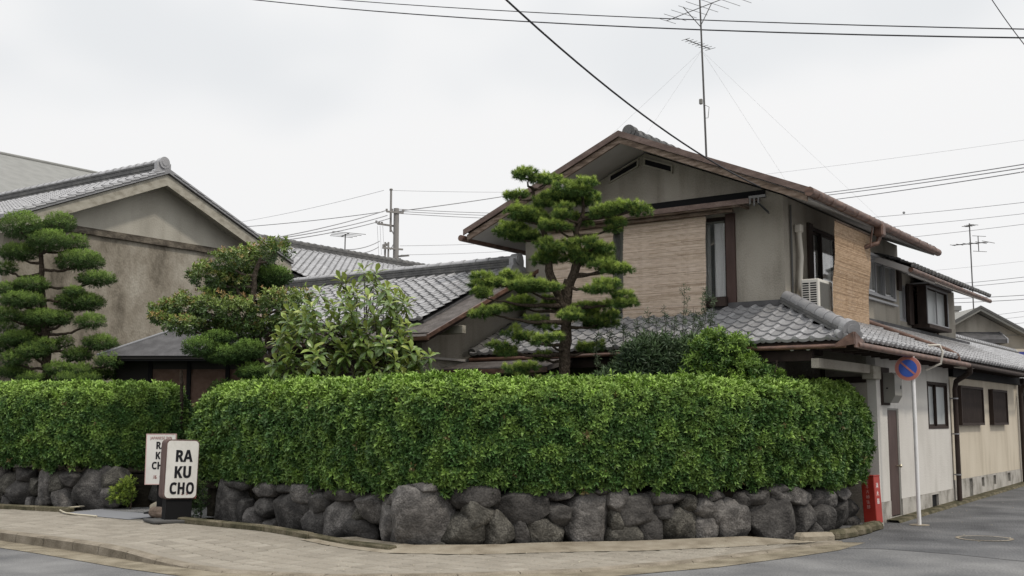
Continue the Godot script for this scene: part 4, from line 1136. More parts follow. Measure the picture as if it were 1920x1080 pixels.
func main_house() -> void:
	var t := thing("inn_house", "two-storey grey plaster house with brown verge and reed blinds at the corner", "house", Vector3(-8.5, 0, -20))
	# walls
	var w := MB.new()
	wall_boxes(w, "z", -17.45, 0.15, -11.9, -6.75, 3.3, 5.352, [[-11.2, -7.6, 3.6, 5.13]])
	w.prism(PackedVector2Array([Vector2(-11.9, 5.352), Vector2(-6.75, 5.352), Vector2(-6.75, 5.37), Vector2(-9.3, 6.44), Vector2(-11.9, 5.36)]), Vector3(0, 0, -17.6), Vector3.RIGHT, Vector3.UP, Vector3(0, 0, 0.15))
	part(t, "upper_front_wall", w, M["plaster"])
	w = MB.new()
	wall_boxes(w, "x", -6.75, 0.15, -23.9, -17.6, 3.0, 5.37, [[-21.5, -18.55, 3.62, 5.05], [-23.45, -21.62, 4.12, 4.88]])
	part(t, "upper_side_wall", w, M["plaster"])
	w = MB.new()
	wall_boxes(w, "x", -6.85, 0.15, -29.0, -23.9, 3.0, 4.85, [[-26.9, -24.1, 3.8, 4.6]])
	w.mm(Vector3(-11.7, 3.0, -29.0), Vector3(-7.0, 4.85, -28.85)); w.mm(Vector3(-11.75, 4.86, -29.0), Vector3(-7.0, 4.92, -23.95))
	part(t, "rear_upper_wall", w, M["plaster"])
	w = MB.new()
	w.mm(Vector3(-11.9, 0.5, -28.9), Vector3(-11.75, 5.35, -17.6))
	w.mm(Vector3(-11.75, 3.2, -28.85), Vector3(-6.9, 3.3, -17.6))
	w.prism(PackedVector2Array([Vector2(-11.75, 3.3), Vector2(-11.75, 5.38), Vector2(-9.3, 6.42), Vector2(-6.9, 5.4), Vector2(-6.9, 3.3)]), Vector3(0, 0, -23.8), Vector3.RIGHT, Vector3.UP, Vector3(0, 0, 0.1))
	part(t, "rear_wall", w, M["plaster"])
	w = MB.new()
	wall_boxes(w, "z", -17.45, 0.15, -11.9, -7.4, 0.5, 3.3, [[-11.0, -8.2, 0.9, 2.5]])
	w.mm(Vector3(-7.4, 0.0, -18.65), Vector3(-7.25, 3.1, -17.6))
	w.mm(Vector3(-7.25, 0.0, -18.8), Vector3(-5.851, 2.9, -18.65))
	w.mm(Vector3(-7.25, 2.95, -17.6), Vector3(-6.75, 3.3, -17.45))
	part(t, "lower_front_wall", w, M["plaster"])
	w = MB.new()
	w.mm(Vector3(-11.0, 0.9, -17.58), Vector3(-8.2, 2.5, -17.55))
	part(t, "lower_shutter", w, M["dark_wood"])
	# corner trim and dark beam under the gable
	w = MB.new()
	w.mm(Vector3(-11.3, 5.37, -17.45), Vector3(-7.05, 5.5, -17.41))
	part(t, "gable_beam", w, M["black"])
	# gable vents
	for s in [[-10.04, 6.05, -9.43, 6.285], [-9.32, 6.285, -8.75, 6.07]]:
		var o := MB.new()
		var a := Vector2(s[0], s[1]); var c := Vector2(s[2], s[3])
		var hh := Vector2(0, 0.075); var d := (c - a).normalized() * 0.028
		o.prism(PackedVector2Array([a - hh, c - hh, c - hh + Vector2(0, 0.025), a - hh + Vector2(0, 0.025)]), Vector3(0, 0, -17.45), Vector3.RIGHT, Vector3.UP, Vector3(0, 0, 0.035))
		o.prism(PackedVector2Array([a + hh - Vector2(0, 0.025), c + hh - Vector2(0, 0.025), c + hh, a + hh]), Vector3(0, 0, -17.45), Vector3.RIGHT, Vector3.UP, Vector3(0, 0, 0.035))
		for e in [[a, d], [c, -d]]:
			o.prism(PackedVector2Array([e[0] - hh + Vector2(0, 0.025), e[0] - hh + Vector2(0, 0.025) + e[1], e[0] + hh - Vector2(0, 0.025) + e[1], e[0] + hh - Vector2(0, 0.025)]), Vector3(0, 0, -17.45), Vector3.RIGHT, Vector3.UP, Vector3(0, 0, 0.035))
		var v := part(t, "gable_vent", o, M["cream_board"])
		o = MB.new()
		o.prism(PackedVector2Array([a - hh * 0.6 + d, c - hh * 0.6 - d, c + hh * 0.6 - d, a + hh * 0.6 + d]), Vector3(0, 0, -17.449), Vector3.RIGHT, Vector3.UP, Vector3(0, 0, 0.006))
		part(v, "vent_opening", o, M["black"], true)
	# upper roof
	var r := MB.new()
	r.prism(chevron(-12.6, -9.3, -6.0, 5.2, 6.58, -0.03, -0.115), Vector3(0, 0, -16.565), Vector3.RIGHT, Vector3.UP, Vector3(0, 0, -7.335))
	var roof := part(t, "upper_roof", r, M["soffit"])
	r = MB.new()
	r.prism(chevron(-12.6, -9.3, -6.0, 5.2, 6.58, 0.0, -0.028), Vector3(0, 0, -16.57), Vector3.RIGHT, Vector3.UP, Vector3(0, 0, -7.31))
	part(roof, "roof_deck", r, M["dark"], true)
	var sl := Vector3(-1, 0.418, 0).normalized(); var sr := Vector3(1, 0.418, 0).normalized()
	lay_tiles("upper", roof, Vector3(-6.03, 5.2, -16.62), Vector3(0, 0, -1), sl, 7.25, 3.52, "worn_tile")
	lay_tiles("upper", roof, Vector3(-12.63, 5.2, -23.87), Vector3(0, 0, 1), sr, 7.25, 3.52, "worn_tile")
	r = MB.new()
	r.prism(chevron(-12.66, -9.3, -5.94, 5.2, 6.605, 0.03, -0.06), Vector3(0, 0, -16.5), Vector3.RIGHT, Vector3.UP, Vector3(0, 0, 0.03))
	r.prism(chevron(-12.66, -9.3, -5.94, 5.2, 6.605, 0.045, 0.03), Vector3(0, 0, -16.62), Vector3.RIGHT, Vector3.UP, Vector3(0, 0, 0.15))
	part(roof, "verge_flashing", r, M["brown_metal"], true)
	r = MB.new()
	r.prism(chevron(-12.6, -9.3, -6.0, 5.2, 6.6, -0.055, -0.165), Vector3(0, 0, -16.56), Vector3.RIGHT, Vector3.UP, Vector3(0, 0, 0.045))
	part(roof, "verge_board", r, M["old_wood"], true)
	for x in [-10.5]:
		var q := MB.new()
		var yy := 6.44 - absf(x + 9.3) * 0.418
		q.mm(Vector3(x - 0.06, yy - 0.17, -17.449), Vector3(x + 0.06, yy - 0.012 - 0.06 * 0.418, -16.58))
		part(roof, "purlin", q, M["soffit"], true)
	ridge(roof, Vector3(-9.3, 6.6, -23.8), Vector3(-9.3, 6.6, -16.95), 2, 0.22, 0.095, "worn_tile")
	# gutter on the right eave
	var g := MB.new()
	g.tube([Vector3(-5.93, 5.17, -16.42), Vector3(-5.93, 5.15, -23.95)], [0.075], 10)
	var gut := part(t, "gutter", g, M["copper"])
	for i in 12:
		var k := MB.new()
		k.tube([Vector3(-5.93, 5.16, -16.7 - i * 0.62), Vector3(-5.93, 5.16, -16.725 - i * 0.62)], [0.079], 10)
		part(gut, "gutter_clip", k, M["copper"], true)
	g = MB.new()
	g.bev(Vector3(-5.93, 5.06, -19.95), Vector3(0.17, 0.24, 0.2), 0.03)
	g.tube([Vector3(-5.93, 4.96, -19.95), Vector3(-5.96, 4.82, -19.9), Vector3(-6.2, 4.72, -19.7), Vector3(-6.66, 4.7, -19.6)], [0.045], 8)
	g.tube([Vector3(-5.95, 5.06, -19.6), Vector3(-6.0, 4.72, -19.6)], [0.015], 6)
	part(t, "rain_leader", g, M["copper"])
	g = MB.new()
	g.tube([Vector3(-12.68, 5.08, -16.42), Vector3(-12.68, 5.06, -23.9)], [0.06], 10)
	part(t, "gutter", g, M["copper"])
	# rear lower roof over the second upstairs part
	var r2 := MB.new()
	r2.prism(PackedVector2Array([Vector2(-6.05, 4.66), Vector2(-9.4, 6.06), Vector2(-9.4, 5.94), Vector2(-6.05, 4.54)]), Vector3(0, 0, -23.95), Vector3.RIGHT, Vector3.UP, Vector3(0, 0, -5.05))
	var roof2 := part(t, "rear_roof", r2, M["soffit"])
	lay_tiles("upper", roof2, Vector3(-6.02, 4.67, -23.95), Vector3(0, 0, -1), sl, 5.0, 3.5, "worn_tile")
	var g2 := MB.new()
	g2.tube([Vector3(-5.97, 4.58, -22.0), Vector3(-5.97, 4.56, -28.8)], [0.05], 8)
	part(roof2, "gutter", g2, M["copper"], true)
	g2 = MB.new()
	g2.mm(Vector3(-6.06, 4.5, -23.95), Vector3(-6.02, 4.64, -22.1))
	g2.prism(PackedVector2Array([Vector2(-6.05, 4.66), Vector2(-6.74, 4.95), Vector2(-6.74, 4.83), Vector2(-6.05, 4.54)]), Vector3(0, 0, -22.1), Vector3.RIGHT, Vector3.UP, Vector3(0, 0, -1.84))
	part(roof2, "eave_return", g2, M["soffit"], true)
	lay_tiles("upper", roof2, Vector3(-6.02, 4.67, -22.1), Vector3(0, 0, -1), sl, 1.8, 0.75, "worn_tile")
	# front upstairs window, post, sill and canopy
	sliding_window(t, "z", -17.47, -11.2, -7.76, 3.6, 5.13, 4, "dark_wood", "frame_green", "glass")
	w = MB.new()
	w.mm(Vector3(-7.76, 3.55, -17.6), Vector3(-7.6, 5.16, -17.4))
	part(t, "window_post", w, M["door_brown"])
	w = MB.new()
	w.mm(Vector3(-9.8, 3.6, -17.44), Vector3(-9.64, 5.13, -17.38))
	part(t, "window_mullion", w, M["frame_green"])
	w = MB.new()
	w.mm(Vector3(-8.12, 3.58, -17.44), Vector3(-7.74, 3.74, -17.28))
	part(t, "window_sill_box", w, M["dark_wood"])
	curtain(t, "z", -17.62, -8.07, -7.78, 3.62, 5.1, "curtain")
	curtain(t, "z", -17.74, -11.3, -8.2, 3.55, 5.1, "curtain_grey")
	w = MB.new()
	w.prism(PackedVector2Array([Vector2(-17.45, 5.36), Vector2(-16.95, 5.27), Vector2(-16.95, 5.24), Vector2(-17.45, 5.33)]), Vector3(-11.3, 0, 0), Vector3.BACK, Vector3.UP, Vector3(4.15, 0, 0))
	w.mm(Vector3(-11.32, 5.2, -16.95), Vector3(-7.13, 5.285, -16.925))
	var can := part(t, "window_canopy", w, M["brown_metal"])
	w = MB.new()
	w.mm(Vector3(-11.2, 5.18, -17.04), Vector3(-7.35, 5.225, -16.96))
	for i in 8: w.mm(Vector3(-11.1 + i * 0.53, 5.2, -17.44), Vector3(-11.05 + i * 0.53, 5.245, -17.04))
	w.tube([Vector3(-11.2, 5.16, -17.12), Vector3(-7.5, 5.16, -17.12)], [0.04], 8)
	part(can, "canopy_rafters", w, M["old_wood"], true)
	# side windows upstairs
	sliding_window(t, "x", -6.78, -21.5, -18.72, 3.62, 5.05, 4, "dark_wood", "dark_wood", "glass")
	w = MB.new()
	w.mm(Vector3(-6.88, 3.6, -18.72), Vector3(-6.71, 5.07, -18.5))
	part(t, "window_post", w, M["dark_wood"])
	curtain(t, "x", -7.0, -21.5, -18.7, 3.6, 4.75, "curtain_grey")
	sliding_window(t, "x", -6.68, -23.45, -21.62, 4.12, 4.88, 3, "aluminium", "aluminium", "glass")
	curtain(t, "x", -6.98, -22.8, -22.4, 4.1, 4.88, "curtain")
	w = MB.new()
	w.mm(Vector3(-6.75, 4.88, -23.5), Vector3(-6.6, 4.92, -21.55)); w.mm(Vector3(-6.75, 4.02, -23.5), Vector3(-6.66, 4.06, -21.55))
	part(t, "window_trim", w, M["aluminium"])
	w = MB.new()
	w.mm(Vector3(-6.85, 4.4, -23.98), Vector3(-6.7, 5.1, -23.75))
	part(t, "corner_post", w, M["dark_wood"])
	# bay window of the rear part
	var bay := MB.new()
	frame_boxes(bay, "x", -6.52, -26.95, -25.15, 3.78, 4.62, 0.04, 0.2)
	bay.mm(Vector3(-6.85, 3.7, -27.0), Vector3(-6.46, 3.78, -25.1)); bay.mm(Vector3(-6.85, 4.62, -27.0), Vector3(-6.44, 4.66, -25.1))
	var bayo := part(t, "bay_window", bay, M["dark_wood"])
	bay = MB.new()
	bay.mm(Vector3(-6.6, 3.83, -26.9), Vector3(-6.585, 4.57, -25.2))
	part(bayo, "pane", bay, M["frosted"], true)
	bay = MB.new()
	frame_boxes(bay, "x", -6.5, -26.95, -25.15, 3.78, 4.62, 0.035, 0.018)
	bay.mm(Vector3(-6.56, 3.83, -26.1), Vector3(-6.53, 4.57, -26.05)); bay.mm(Vector3(-6.85, 4.66, -27.05), Vector3(-6.4, 4.69, -25.1))
	part(bayo, "rail", bay, M["aluminium"], true)
	bay = MB.new()
	bay.mm(Vector3(-6.85, 3.75, -25.1), Vector3(-6.78, 4.64, -24.78))
	part(t, "shutter_box", bay, M["dark_wood"])
	sliding_window(t, "x", -6.86, -24.75, -24.1, 3.8, 4.6, 1, "aluminium", "aluminium", "frosted")
	bay = MB.new()
	bay.tube([Vector3(-6.8, 4.75, -27.1), Vector3(-6.8, 3.55, -27.1), Vector3(-6.7, 3.5, -27.5)], [0.03], 6)
	part(t, "rain_pipe", bay, M["copper"])
	annex(t)

func annex(t: Node3D) -> void:
	# pent roof round the front and the street side
	var y0 := 2.82
	var d := MB.new()
	var s45 := 0.45
	var P := func(k: float, x: float, z: float) -> Vector3: return Vector3(x, y0 + s45 * k, z)
	for lay in [0.0, -0.07]:
		var o := Vector3(0, lay, 0)
		d.quad(P.call(0, -12.0, -15.9) + o, P.call(0, -5.2, -15.9) + o, P.call(1.58, -6.78, -17.48) + o, P.call(1.58, -12.0, -17.48) + o, Vector3(0, 1 if lay == 0.0 else -1, 0))
		d.quad(P.call(0, -5.2, -15.9) + o, P.call(0, -5.2, -29.6) + o, P.call(1.58, -6.78, -29.6) + o, P.call(1.58, -6.78, -17.48) + o, Vector3(0, 1 if lay == 0.0 else -1, 0))
	var lo := Vector3(0, -0.07, 0)
	d.quad(P.call(0, -12.0, -15.9), P.call(0, -5.2, -15.9), P.call(0, -5.2, -15.9) + lo, P.call(0, -12.0, -15.9) + lo, Vector3.BACK)
	d.quad(P.call(0, -5.2, -15.9), P.call(0, -5.2, -29.6), P.call(0, -5.2, -29.6) + lo, P.call(0, -5.2, -15.9) + lo, Vector3.RIGHT)
	d.quad(P.call(0, -12, -15.9), P.call(1.58, -12, -17.48), P.call(1.58, -12, -17.48) + lo, P.call(0, -12, -15.9) + lo, Vector3.LEFT)
	d.quad(P.call(0, -5.2, -29.6), P.call(1.58, -6.78, -29.6), P.call(1.58, -6.78, -29.6) + lo, P.call(0, -5.2, -29.6) + lo, Vector3.FORWARD)
	var roof := part(t, "pent_roof", d, M["dark_wood"])
	var L := 1.58 * sqrt(1.0 + s45 * s45)
	lay_tiles("pent", roof, Vector3(-12.0, y0 + 0.01, -15.87), Vector3.RIGHT, Vector3(0, s45, -1).normalized(), 6.8, L, "tile", func(p): return p.x <= -5.2 - (-15.9 - p.z) + 0.04)
	lay_tiles("pent", roof, Vector3(-5.17, y0 + 0.01, -15.9), Vector3(0, 0, -1), Vector3(-1, s45, 0).normalized(), 13.6, L, "tile", func(p): return p.z <= -15.9 - (-5.2 - p.x) + 0.04)
	place_tiles("pent", 300)
	place_tiles("upper", 0)
	ridge(roof, Vector3(-6.74, y0 + 0.76, -17.44), Vector3(-5.27, y0 + 0.08, -15.97), 2, 0.2, 0.102, "tile")
	var k := MB.new()
	for i in 26: k.tube([Vector3(-12.0, y0 + 0.05 + 0.06 * i * s45, -15.9 - 0.06 * i), Vector3(-12.0, y0 + 0.075 + 0.06 * i * s45, -15.96 - 0.06 * i)], [0.075 + 0.012 * (i % 4 == 0 as int)], 8)
	part(roof, "verge_tiles", k, M["worn_tile1"], true)
	# top flashing against the walls
	k = MB.new()
	k.mm(Vector3(-12.0, y0 + 0.72, -17.5), Vector3(-6.7, y0 + 0.82, -17.38))
	k.mm(Vector3(-6.82, y0 + 0.72, -29.6), Vector3(-6.66, y0 + 0.82, -17.5))
	part(roof, "top_flashing", k, M["shingle"], true)
	# eaves: gutters, fascias, corner flashing
	k = MB.new()
	k.tube([Vector3(-12.0, y0 - 0.08, -15.83), Vector3(-5.25, y0 - 0.08, -15.83)], [0.035], 8)
	k.tube([Vector3(-5.13, y0 - 0.07, -15.95), Vector3(-5.13, y0 - 0.09, -22.6)], [0.05], 8)
	part(roof, "gutter", k, M["copper"], true)
	k = MB.new()
	k.tube([Vector3(-5.13, y0 - 0.09, -22.6), Vector3(-5.13, y0 - 0.11, -29.6)], [0.045], 8)
	part(roof, "gutter", k, M["dark_wood"], true)
	k = MB.new()
	k.prism(PackedVector2Array([Vector2(-0.42, -0.09), Vector2(0.06, -0.05), Vector2(0.05, 0.13), Vector2(-0.04, 0.1)]), Vector3(-5.15, y0 - 0.02, -15.79), Vector3(0.8, 0, 0.1), Vector3.UP, Vector3(0, 0, 0.02))
	k.prism(PackedVector2Array([Vector2(0, -0.09), Vector2(0.5, -0.09), Vector2(0.4, 0.02), Vector2(0.02, 0.13)]), Vector3(-5.1, y0 - 0.02, -15.8), Vector3(0, 0, -1), Vector3.UP, Vector3(-0.02, 0, 0))
	part(roof, "corner_flashing", k, M["copper"], true)
	k = MB.new()
	for i in 13: k.mm(Vector3(-11.7 + i * 0.5, y0 - 0.12, -17.4), Vector3(-11.64 + i * 0.5, y0 - 0.035, -15.95))
	for i in 26: k.mm(Vector3(-5.69, y0 - 0.12, -16.4 - i * 0.5), Vector3(-5.26, y0 - 0.035, -16.46 - i * 0.5))
	part(roof, "rafters", k, M["dark_wood"], true)
	k = MB.new()
	k.mm(Vector3(-5.82, 2.44, -18.64), Vector3(-5.7, 2.58, -15.98))
	part(t, "porch_beam", k, M["plaster"])
	k = MB.new()
	k.bev(Vector3(-5.74, 2.46, -18.55), Vector3(0.2, 0.22, 0.4), 0.01)
	part(t, "beam_end", k, M["cream_board"])
	k = MB.new()
	k.mm(Vector3(-7.2, 2.55, -16.12), Vector3(-5.82, 2.7, -16.02)); k.mm(Vector3(-12.0, 2.55, -16.12), Vector3(-7.2, 2.7, -16.02))
	part(t, "eave_beam", k, M["dark_wood"])
	k = MB.new()
	k.mm(Vector3(-6.62, 0.6, -18.645), Vector3(-6.55, 2.7, -18.60)); k.mm(Vector3(-7.24, 2.3, -18.64), Vector3(-5.86, 2.4, -18.61))
	part(t, "wall_post", k, M["dark_wood"])
	for x in [-6.12, -5.87]:
		k = MB.new()
		k.ball(Vector3(x, 2.72, -16.0), Vector3(0.035, 0.022, 0.035))
		part(t, "eave_lamp", k, M["white_paint"])
	# walls on the side street
	var w := MB.new()
	wall_boxes(w, "x", -5.7, 0.15, -23.38, -18.65, 0.34, 2.78, [[-19.85, -19.2, 0.0, 1.88], [-23.2, -21.75, 1.52, 2.41]])
	part(t, "white_side_wall", w, M["plaster_white"])
	w = MB.new()
	w.mm(Vector3(-5.85, -0.05, -19.2), Vector3(-5.69, 0.338, -18.65))
	wall_boxes(w, "x", -5.69, 0.16, -23.38, -19.85, -0.05, 0.338, [[-22.2, -21.75, 0.05, 0.3]])
	w.mm(Vector3(-5.85, -0.05, -19.85), Vector3(-5.7, 0.06, -19.2))
	var f := part(t, "foundation", w, M["concrete"])
	w = MB.new()
	w.mm(Vector3(-5.75, 0.06, -22.19), Vector3(-5.73, 0.295, -21.76))
	part(f, "vent_opening", w, M["black"], true)
	w = MB.new()
	wall_boxes(w, "x", -5.7, 0.15, -30.0, -23.45, 0.5, 2.55, [[-25.9, -23.95, 1.6, 2.37], [-28.35, -26.85, 1.6, 2.36]])
	part(t, "beige_side_wall", w, M["plaster_beige"])
	w = MB.new()
	var hol := [[-24.95, -24.65, 0.1, 0.48], [-26.0, -25.75, 0.26, 0.46], [-27.15, -26.9, 0.26, 0.46], [-28.7, -28.4, 0.26, 0.46]]
	wall_boxes(w, "x", -5.69, 0.16, -30.0, -23.45, -0.05, 0.498, hol)
	f = part(t, "foundation", w, M["concrete"])
	for h in hol:
		w = MB.new()
		w.mm(Vector3(-5.76, h[2], h[0]), Vector3(-5.74, h[3], h[1]))
		part(f, "vent_opening", w, M["meter_grey"], true)
	w = MB.new()
	w.mm(Vector3(-5.72, 2.552, -30.0), Vector3(-5.62, 2.76, -23.45))
	part(t, "dark_fascia", w, M["black"])
	w = MB.new()
	w.mm(Vector3(-11.9, 0.0, -30.15), Vector3(-5.7, 2.7, -30.002))
	w.mm(Vector3(-7.25, 0.0, -30.0), Vector3(-7.1, 3.1, -18.8))
	part(t, "annex_rear_wall", w, M["plaster"])
	# service door
	w = MB.new()
	w.mm(Vector3(-5.76, 0.08, -19.8), Vector3(-5.725, 1.85, -19.25))
	var door := part(t, "door", w, M["door_brown"])
	w = MB.new()
	w.mm(Vector3(-5.8, 0.062, -19.85), Vector3(-5.715, 1.88, -19.8)); w.mm(Vector3(-5.8, 0.062, -19.25), Vector3(-5.715, 1.88, -19.2)); w.mm(Vector3(-5.8, 1.85, -19.8), Vector3(-5.715, 1.88, -19.25))
	part(door, "door_frame", w, M["meter_grey"], true)
	w = MB.new()
	w.tube([Vector3(-5.725, 0.9, -19.72), Vector3(-5.68, 0.9, -19.72)], [0.014], 8); w.ball(Vector3(-5.66, 0.9, -19.72), Vector3(0.028, 0.03, 0.03))
	part(door, "door_knob", w, M["brass"], true)
	# windows
	sliding_window(t, "x", -5.69, -23.2, -21.75, 1.52, 2.41, 2, "dark_wood", "dark_wood", "frosted")
	for q in [[-25.92, -23.93, 1.58, 2.39], [-28.37, -26.83, 1.58, 2.38]]:
		w = MB.new()
		frame_boxes(w, "x", -5.6, q[0], q[1], q[2], q[3], 0.05, 0.2)
		var o := part(t, "lattice_window", w, M["dark_wood"])
		var n := int((q[1] - q[0]) / 0.09)
		for i in n:
			var sl := MB.new()
			var z: float = lerpf(q[0] + 0.05, q[1] - 0.05, (i + 0.5) / n)
			sl.mm(Vector3(-5.66, q[2] + 0.05, z - 0.025), Vector3(-5.63, q[3] - 0.05, z + 0.025))
			part(o, "slat", sl, M["dark_wood"], true)
		w = MB.new()
		w.mm(Vector3(-5.78, q[2] + 0.05, q[0] + 0.05), Vector3(-5.76, q[3] - 0.05, q[1] - 0.05))
		part(o, "pane", w, M["black"], true)
	# pipes
	w = MB.new()
	w.tube([Vector3(-5.13, 2.72, -22.7), Vector3(-5.15, 2.6, -22.8), Vector3(-5.55, 2.45, -23.35), Vector3(-5.6, 2.3, -23.42), Vector3(-5.6, 0.02, -23.42)], [0.05, 0.05, 0.05, 0.05], 8)
	var dp := part(t, "downpipe", w, M["dark_wood"])
	for y in [0.6, 1.4, 2.1]:
		w = MB.new()
		w.tube([Vector3(-5.6, y, -23.42), Vector3(-5.6, y + 0.025, -23.42)], [0.06], 8); w.mm(Vector3(-5.69, y, -23.43), Vector3(-5.62, y + 0.025, -23.41))
		part(dp, "pipe_bracket", w, M["steel"], true)
	w = MB.new()
	w.bev(Vector3(-5.3, 2.72, -23.0), Vector3(0.25, 0.06, 0.7), 0.015)
	part(t, "gutter_outlet", w, M["pvc"])
	w = MB.new()
	w.tube([Vector3(-5.13, 2.7, -29.6), Vector3(-5.55, 2.5, -29.9), Vector3(-5.6, 2.3, -29.93), Vector3(-5.6, 0.1, -29.93)], [0.05], 8)
	part(t, "downpipe", w, M["dark_wood"])
	w = MB.new()
	w.tube([Vector3(-6.66, 3.6, -19.7), Vector3(-6.6, 3.58, -20.3), Vector3(-5.28, 2.97, -21.75), Vector3(-5.16, 2.88, -21.88), Vector3(-5.14, 2.72, -21.9)], [0.05], 8)
	part(t, "roof_drain_pipe", w, M["copper"])
	w = MB.new()
	w.tube([Vector3(-5.24, 2.98, -20.2), Vector3(-5.06, 2.98, -20.25), Vector3(-5.02, 2.86, -20.27), Vector3(-5.05, 2.66, -20.25), Vector3(-5.3, 2.55, -20.2)], [0.02], 8)
	part(t, "white_pipe_hook", w, M["pvc"])
	# small drain cover pipe on the upper corner
	w = MB.new()
	w.bev(Vector3(-6.68, 4.88, -17.95), Vector3(0.12, 0.14, 0.14), 0.02)
	w.tube([Vector3(-6.68, 4.85, -17.95), Vector3(-6.66, 4.4, -17.98), Vector3(-6.67, 3.9, -17.9), Vector3(-6.62, 3.55, -18.05)], [0.042], 8)
	part(t, "white_pipe_cover", w, M["pvc"])
	w = MB.new()
	w.tube([Vector3(-6.72, 5.25, -17.7), Vector3(-6.72, 3.6, -17.7)], [0.018], 6)
	part(t, "thin_conduit", w, M["appliance_dark"])
	# insulators and loose cable under the verge
	w = MB.new()
	w.mm(Vector3(-6.98, 5.2, -16.62), Vector3(-6.7, 5.24, -16.57))
	for i in 3: w.tube([Vector3(-6.95 + i * 0.07, 5.2, -16.56), Vector3(-6.95 + i * 0.07, 5.1 - 0.03 * (i % 2), -16.55)], [0.014], 6)
	part(t, "insulators", w, M["appliance_dark"])
	w = MB.new()
	w.tube([Vector3(-6.8, 5.1, -16.56), Vector3(-6.75, 5.0, -16.8), Vector3(-6.9, 5.05, -17.2), Vector3(-7.2, 5.32, -17.4), Vector3(-7.7, 5.36, -17.36)], [0.012], 5)
	part(t, "loose_cable", w, M["wire"])
	# entrance canopy behind the hedge
	w = MB.new()
	w.prism(PackedVector2Array([Vector2(-15.9, 2.72), Vector2(-15.1, 2.55), Vector2(-15.1, 2.47), Vector2(-15.9, 2.64)]), Vector3(-12.1, 0, 0), Vector3.BACK, Vector3.UP, Vector3(2.2, 0, 0))
	var ec := part(t, "entrance_canopy", w, M["bark_shingle"])
	w = MB.new()
	w.mm(Vector3(-12.12, 2.45, -15.1), Vector3(-9.88, 2.53, -15.07))
	part(ec, "canopy_fascia", w, M["copper"], true)
	w = MB.new()
	w.mm(Vector3(-12.0, 0.6, -15.45), Vector3(-11.9, 2.6, -15.35)); w.mm(Vector3(-10.1, 0.6, -15.45), Vector3(-10.0, 2.6, -15.35))
	part(ec, "canopy_post", w, M["dark_wood"], true)
	# blinds are hung things of their own
	blind("wide straw reed blind right of the pale mullion in the front upstairs window", "z", -17.2, -9.62, -8.03, 3.44, 5.12, "reed", 0.06)
	blind("straw reed blind in the front window, partly hidden by the pine", "z", -17.2, -11.15, -9.83, 3.44, 5.12, "reed", 0.06)
	blind("narrow orange reed blind hanging from the gutter over the side window", "x", -6.12, -20.05, -18.15, 3.15, 4.98, "reed_orange", -0.12)
	# air conditioner standing on the pent roof
	var ac := thing("air_conditioner", "cream outdoor air conditioner unit standing on the tiled pent roof", "air conditioner", Vector3(-6.3, 3.3, -17.95))
	w = MB.new()
	w.bev(Vector3(-6.42, 3.72, -18.0), Vector3(0.3, 0.52, 0.66), 0.015)
	part(ac, "casing", w, M["appliance"])
	for c in 2:
		for i in 11:
			w = MB.new()
			var x := -6.49 + c * 0.13
			w.mm(Vector3(x - 0.052, 3.515 + i * 0.038, -17.6695), Vector3(x + 0.052, 3.537 + i * 0.038, -17.6665))
			part(ac, "vent_slot", w, M["black"])
	w = MB.new()
	w.mm(Vector3(-6.272, 3.5, -18.16), Vector3(-6.266, 3.93, -17.72))
	part(ac, "fan_grille", w, M["meter_grey"])
	w = MB.new()
	for i in 9: w.mm(Vector3(-6.266, 3.51, -18.15 + i * 0.05), Vector3(-6.258, 3.92, -18.142 + i * 0.05))
	part(ac, "grille_bars", w, M["appliance_dark"])
	w = MB.new()
	w.mm(Vector3(-6.265, 3.86, -18.27), Vector3(-6.26, 3.9, -18.21))
	part(ac, "badge", w, M["plate_grey"])
	w = MB.new()
	for z in [-17.75, -18.25]:
		w.mm(Vector3(-6.55, 3.3, z - 0.02), Vector3(-6.5, 3.46, z + 0.02)); w.mm(Vector3(-6.32, 3.3, z - 0.02), Vector3(-6.28, 3.46, z + 0.02)); w.mm(Vector3(-6.56, 3.43, z - 0.02), Vector3(-6.26, 3.46, z + 0.02))
	part(ac, "stand", w, M["steel"])
	# meter box
	var mb := thing("meter_box", "grey electric meter box on a dark board at the white wall corner", "meter box", Vector3(-5.66, 2.2, -19.1))
	w = MB.new()
	w.mm(Vector3(-5.7, 1.93, -19.3), Vector3(-5.67, 2.56, -18.87))
	part(mb, "back_board", w, M["dark_wood"])
	w = MB.new()
	w.prism(PackedVector2Array([Vector2(0, 0.0), Vector2(0.12, 0.0), Vector2(0.19, 0.12), Vector2(0.19, 0.46), Vector2(0.15, 0.5), Vector2(0, 0.5)]), Vector3(-5.668, 1.97, -19.35), Vector3.RIGHT, Vector3.UP, Vector3(0, 0, 0.42))
	part(mb, "cover", w, M["meter_grey"])
	w = MB.new()
	w.mm(Vector3(-5.62, 2.2, -18.929), Vector3(-5.59, 2.22, -18.922)); w.mm(Vector3(-5.479, 2.2, -19.28), Vector3(-5.472, 2.26, -19.25))
	part(mb, "latch", w, M["black"])

func courses(p: Node, called: String, o: Vector3, across: Vector3, up: Vector3, wide: float, long: float, step: float, thick: float, m: String, local := true, taper0 := 0.0, taper1 := 0.0) -> void:   # overlapping shingle rows up a slope
	var n := int(ceil(long / step))
	var nrm := up.cross(across).normalized()
	if nrm.y < 0: nrm = -nrm
	var bs := Basis(across, nrm, -up) * Basis(Vector3.RIGHT, 0.05)
	for i in n:
		var b := MB.new()
		var f := (i + 0.5) / n
		var a := taper0 * f; var c := wide - taper1 * f
		var q := o + up * (step * (i + 0.5)) + nrm * (thick * 0.5 + 0.004) + across * ((a + c) * 0.5)
		b.box(q, Vector3(c - a, thick, step * 1.06), bs)
		part(p, called, b, M[m], local)

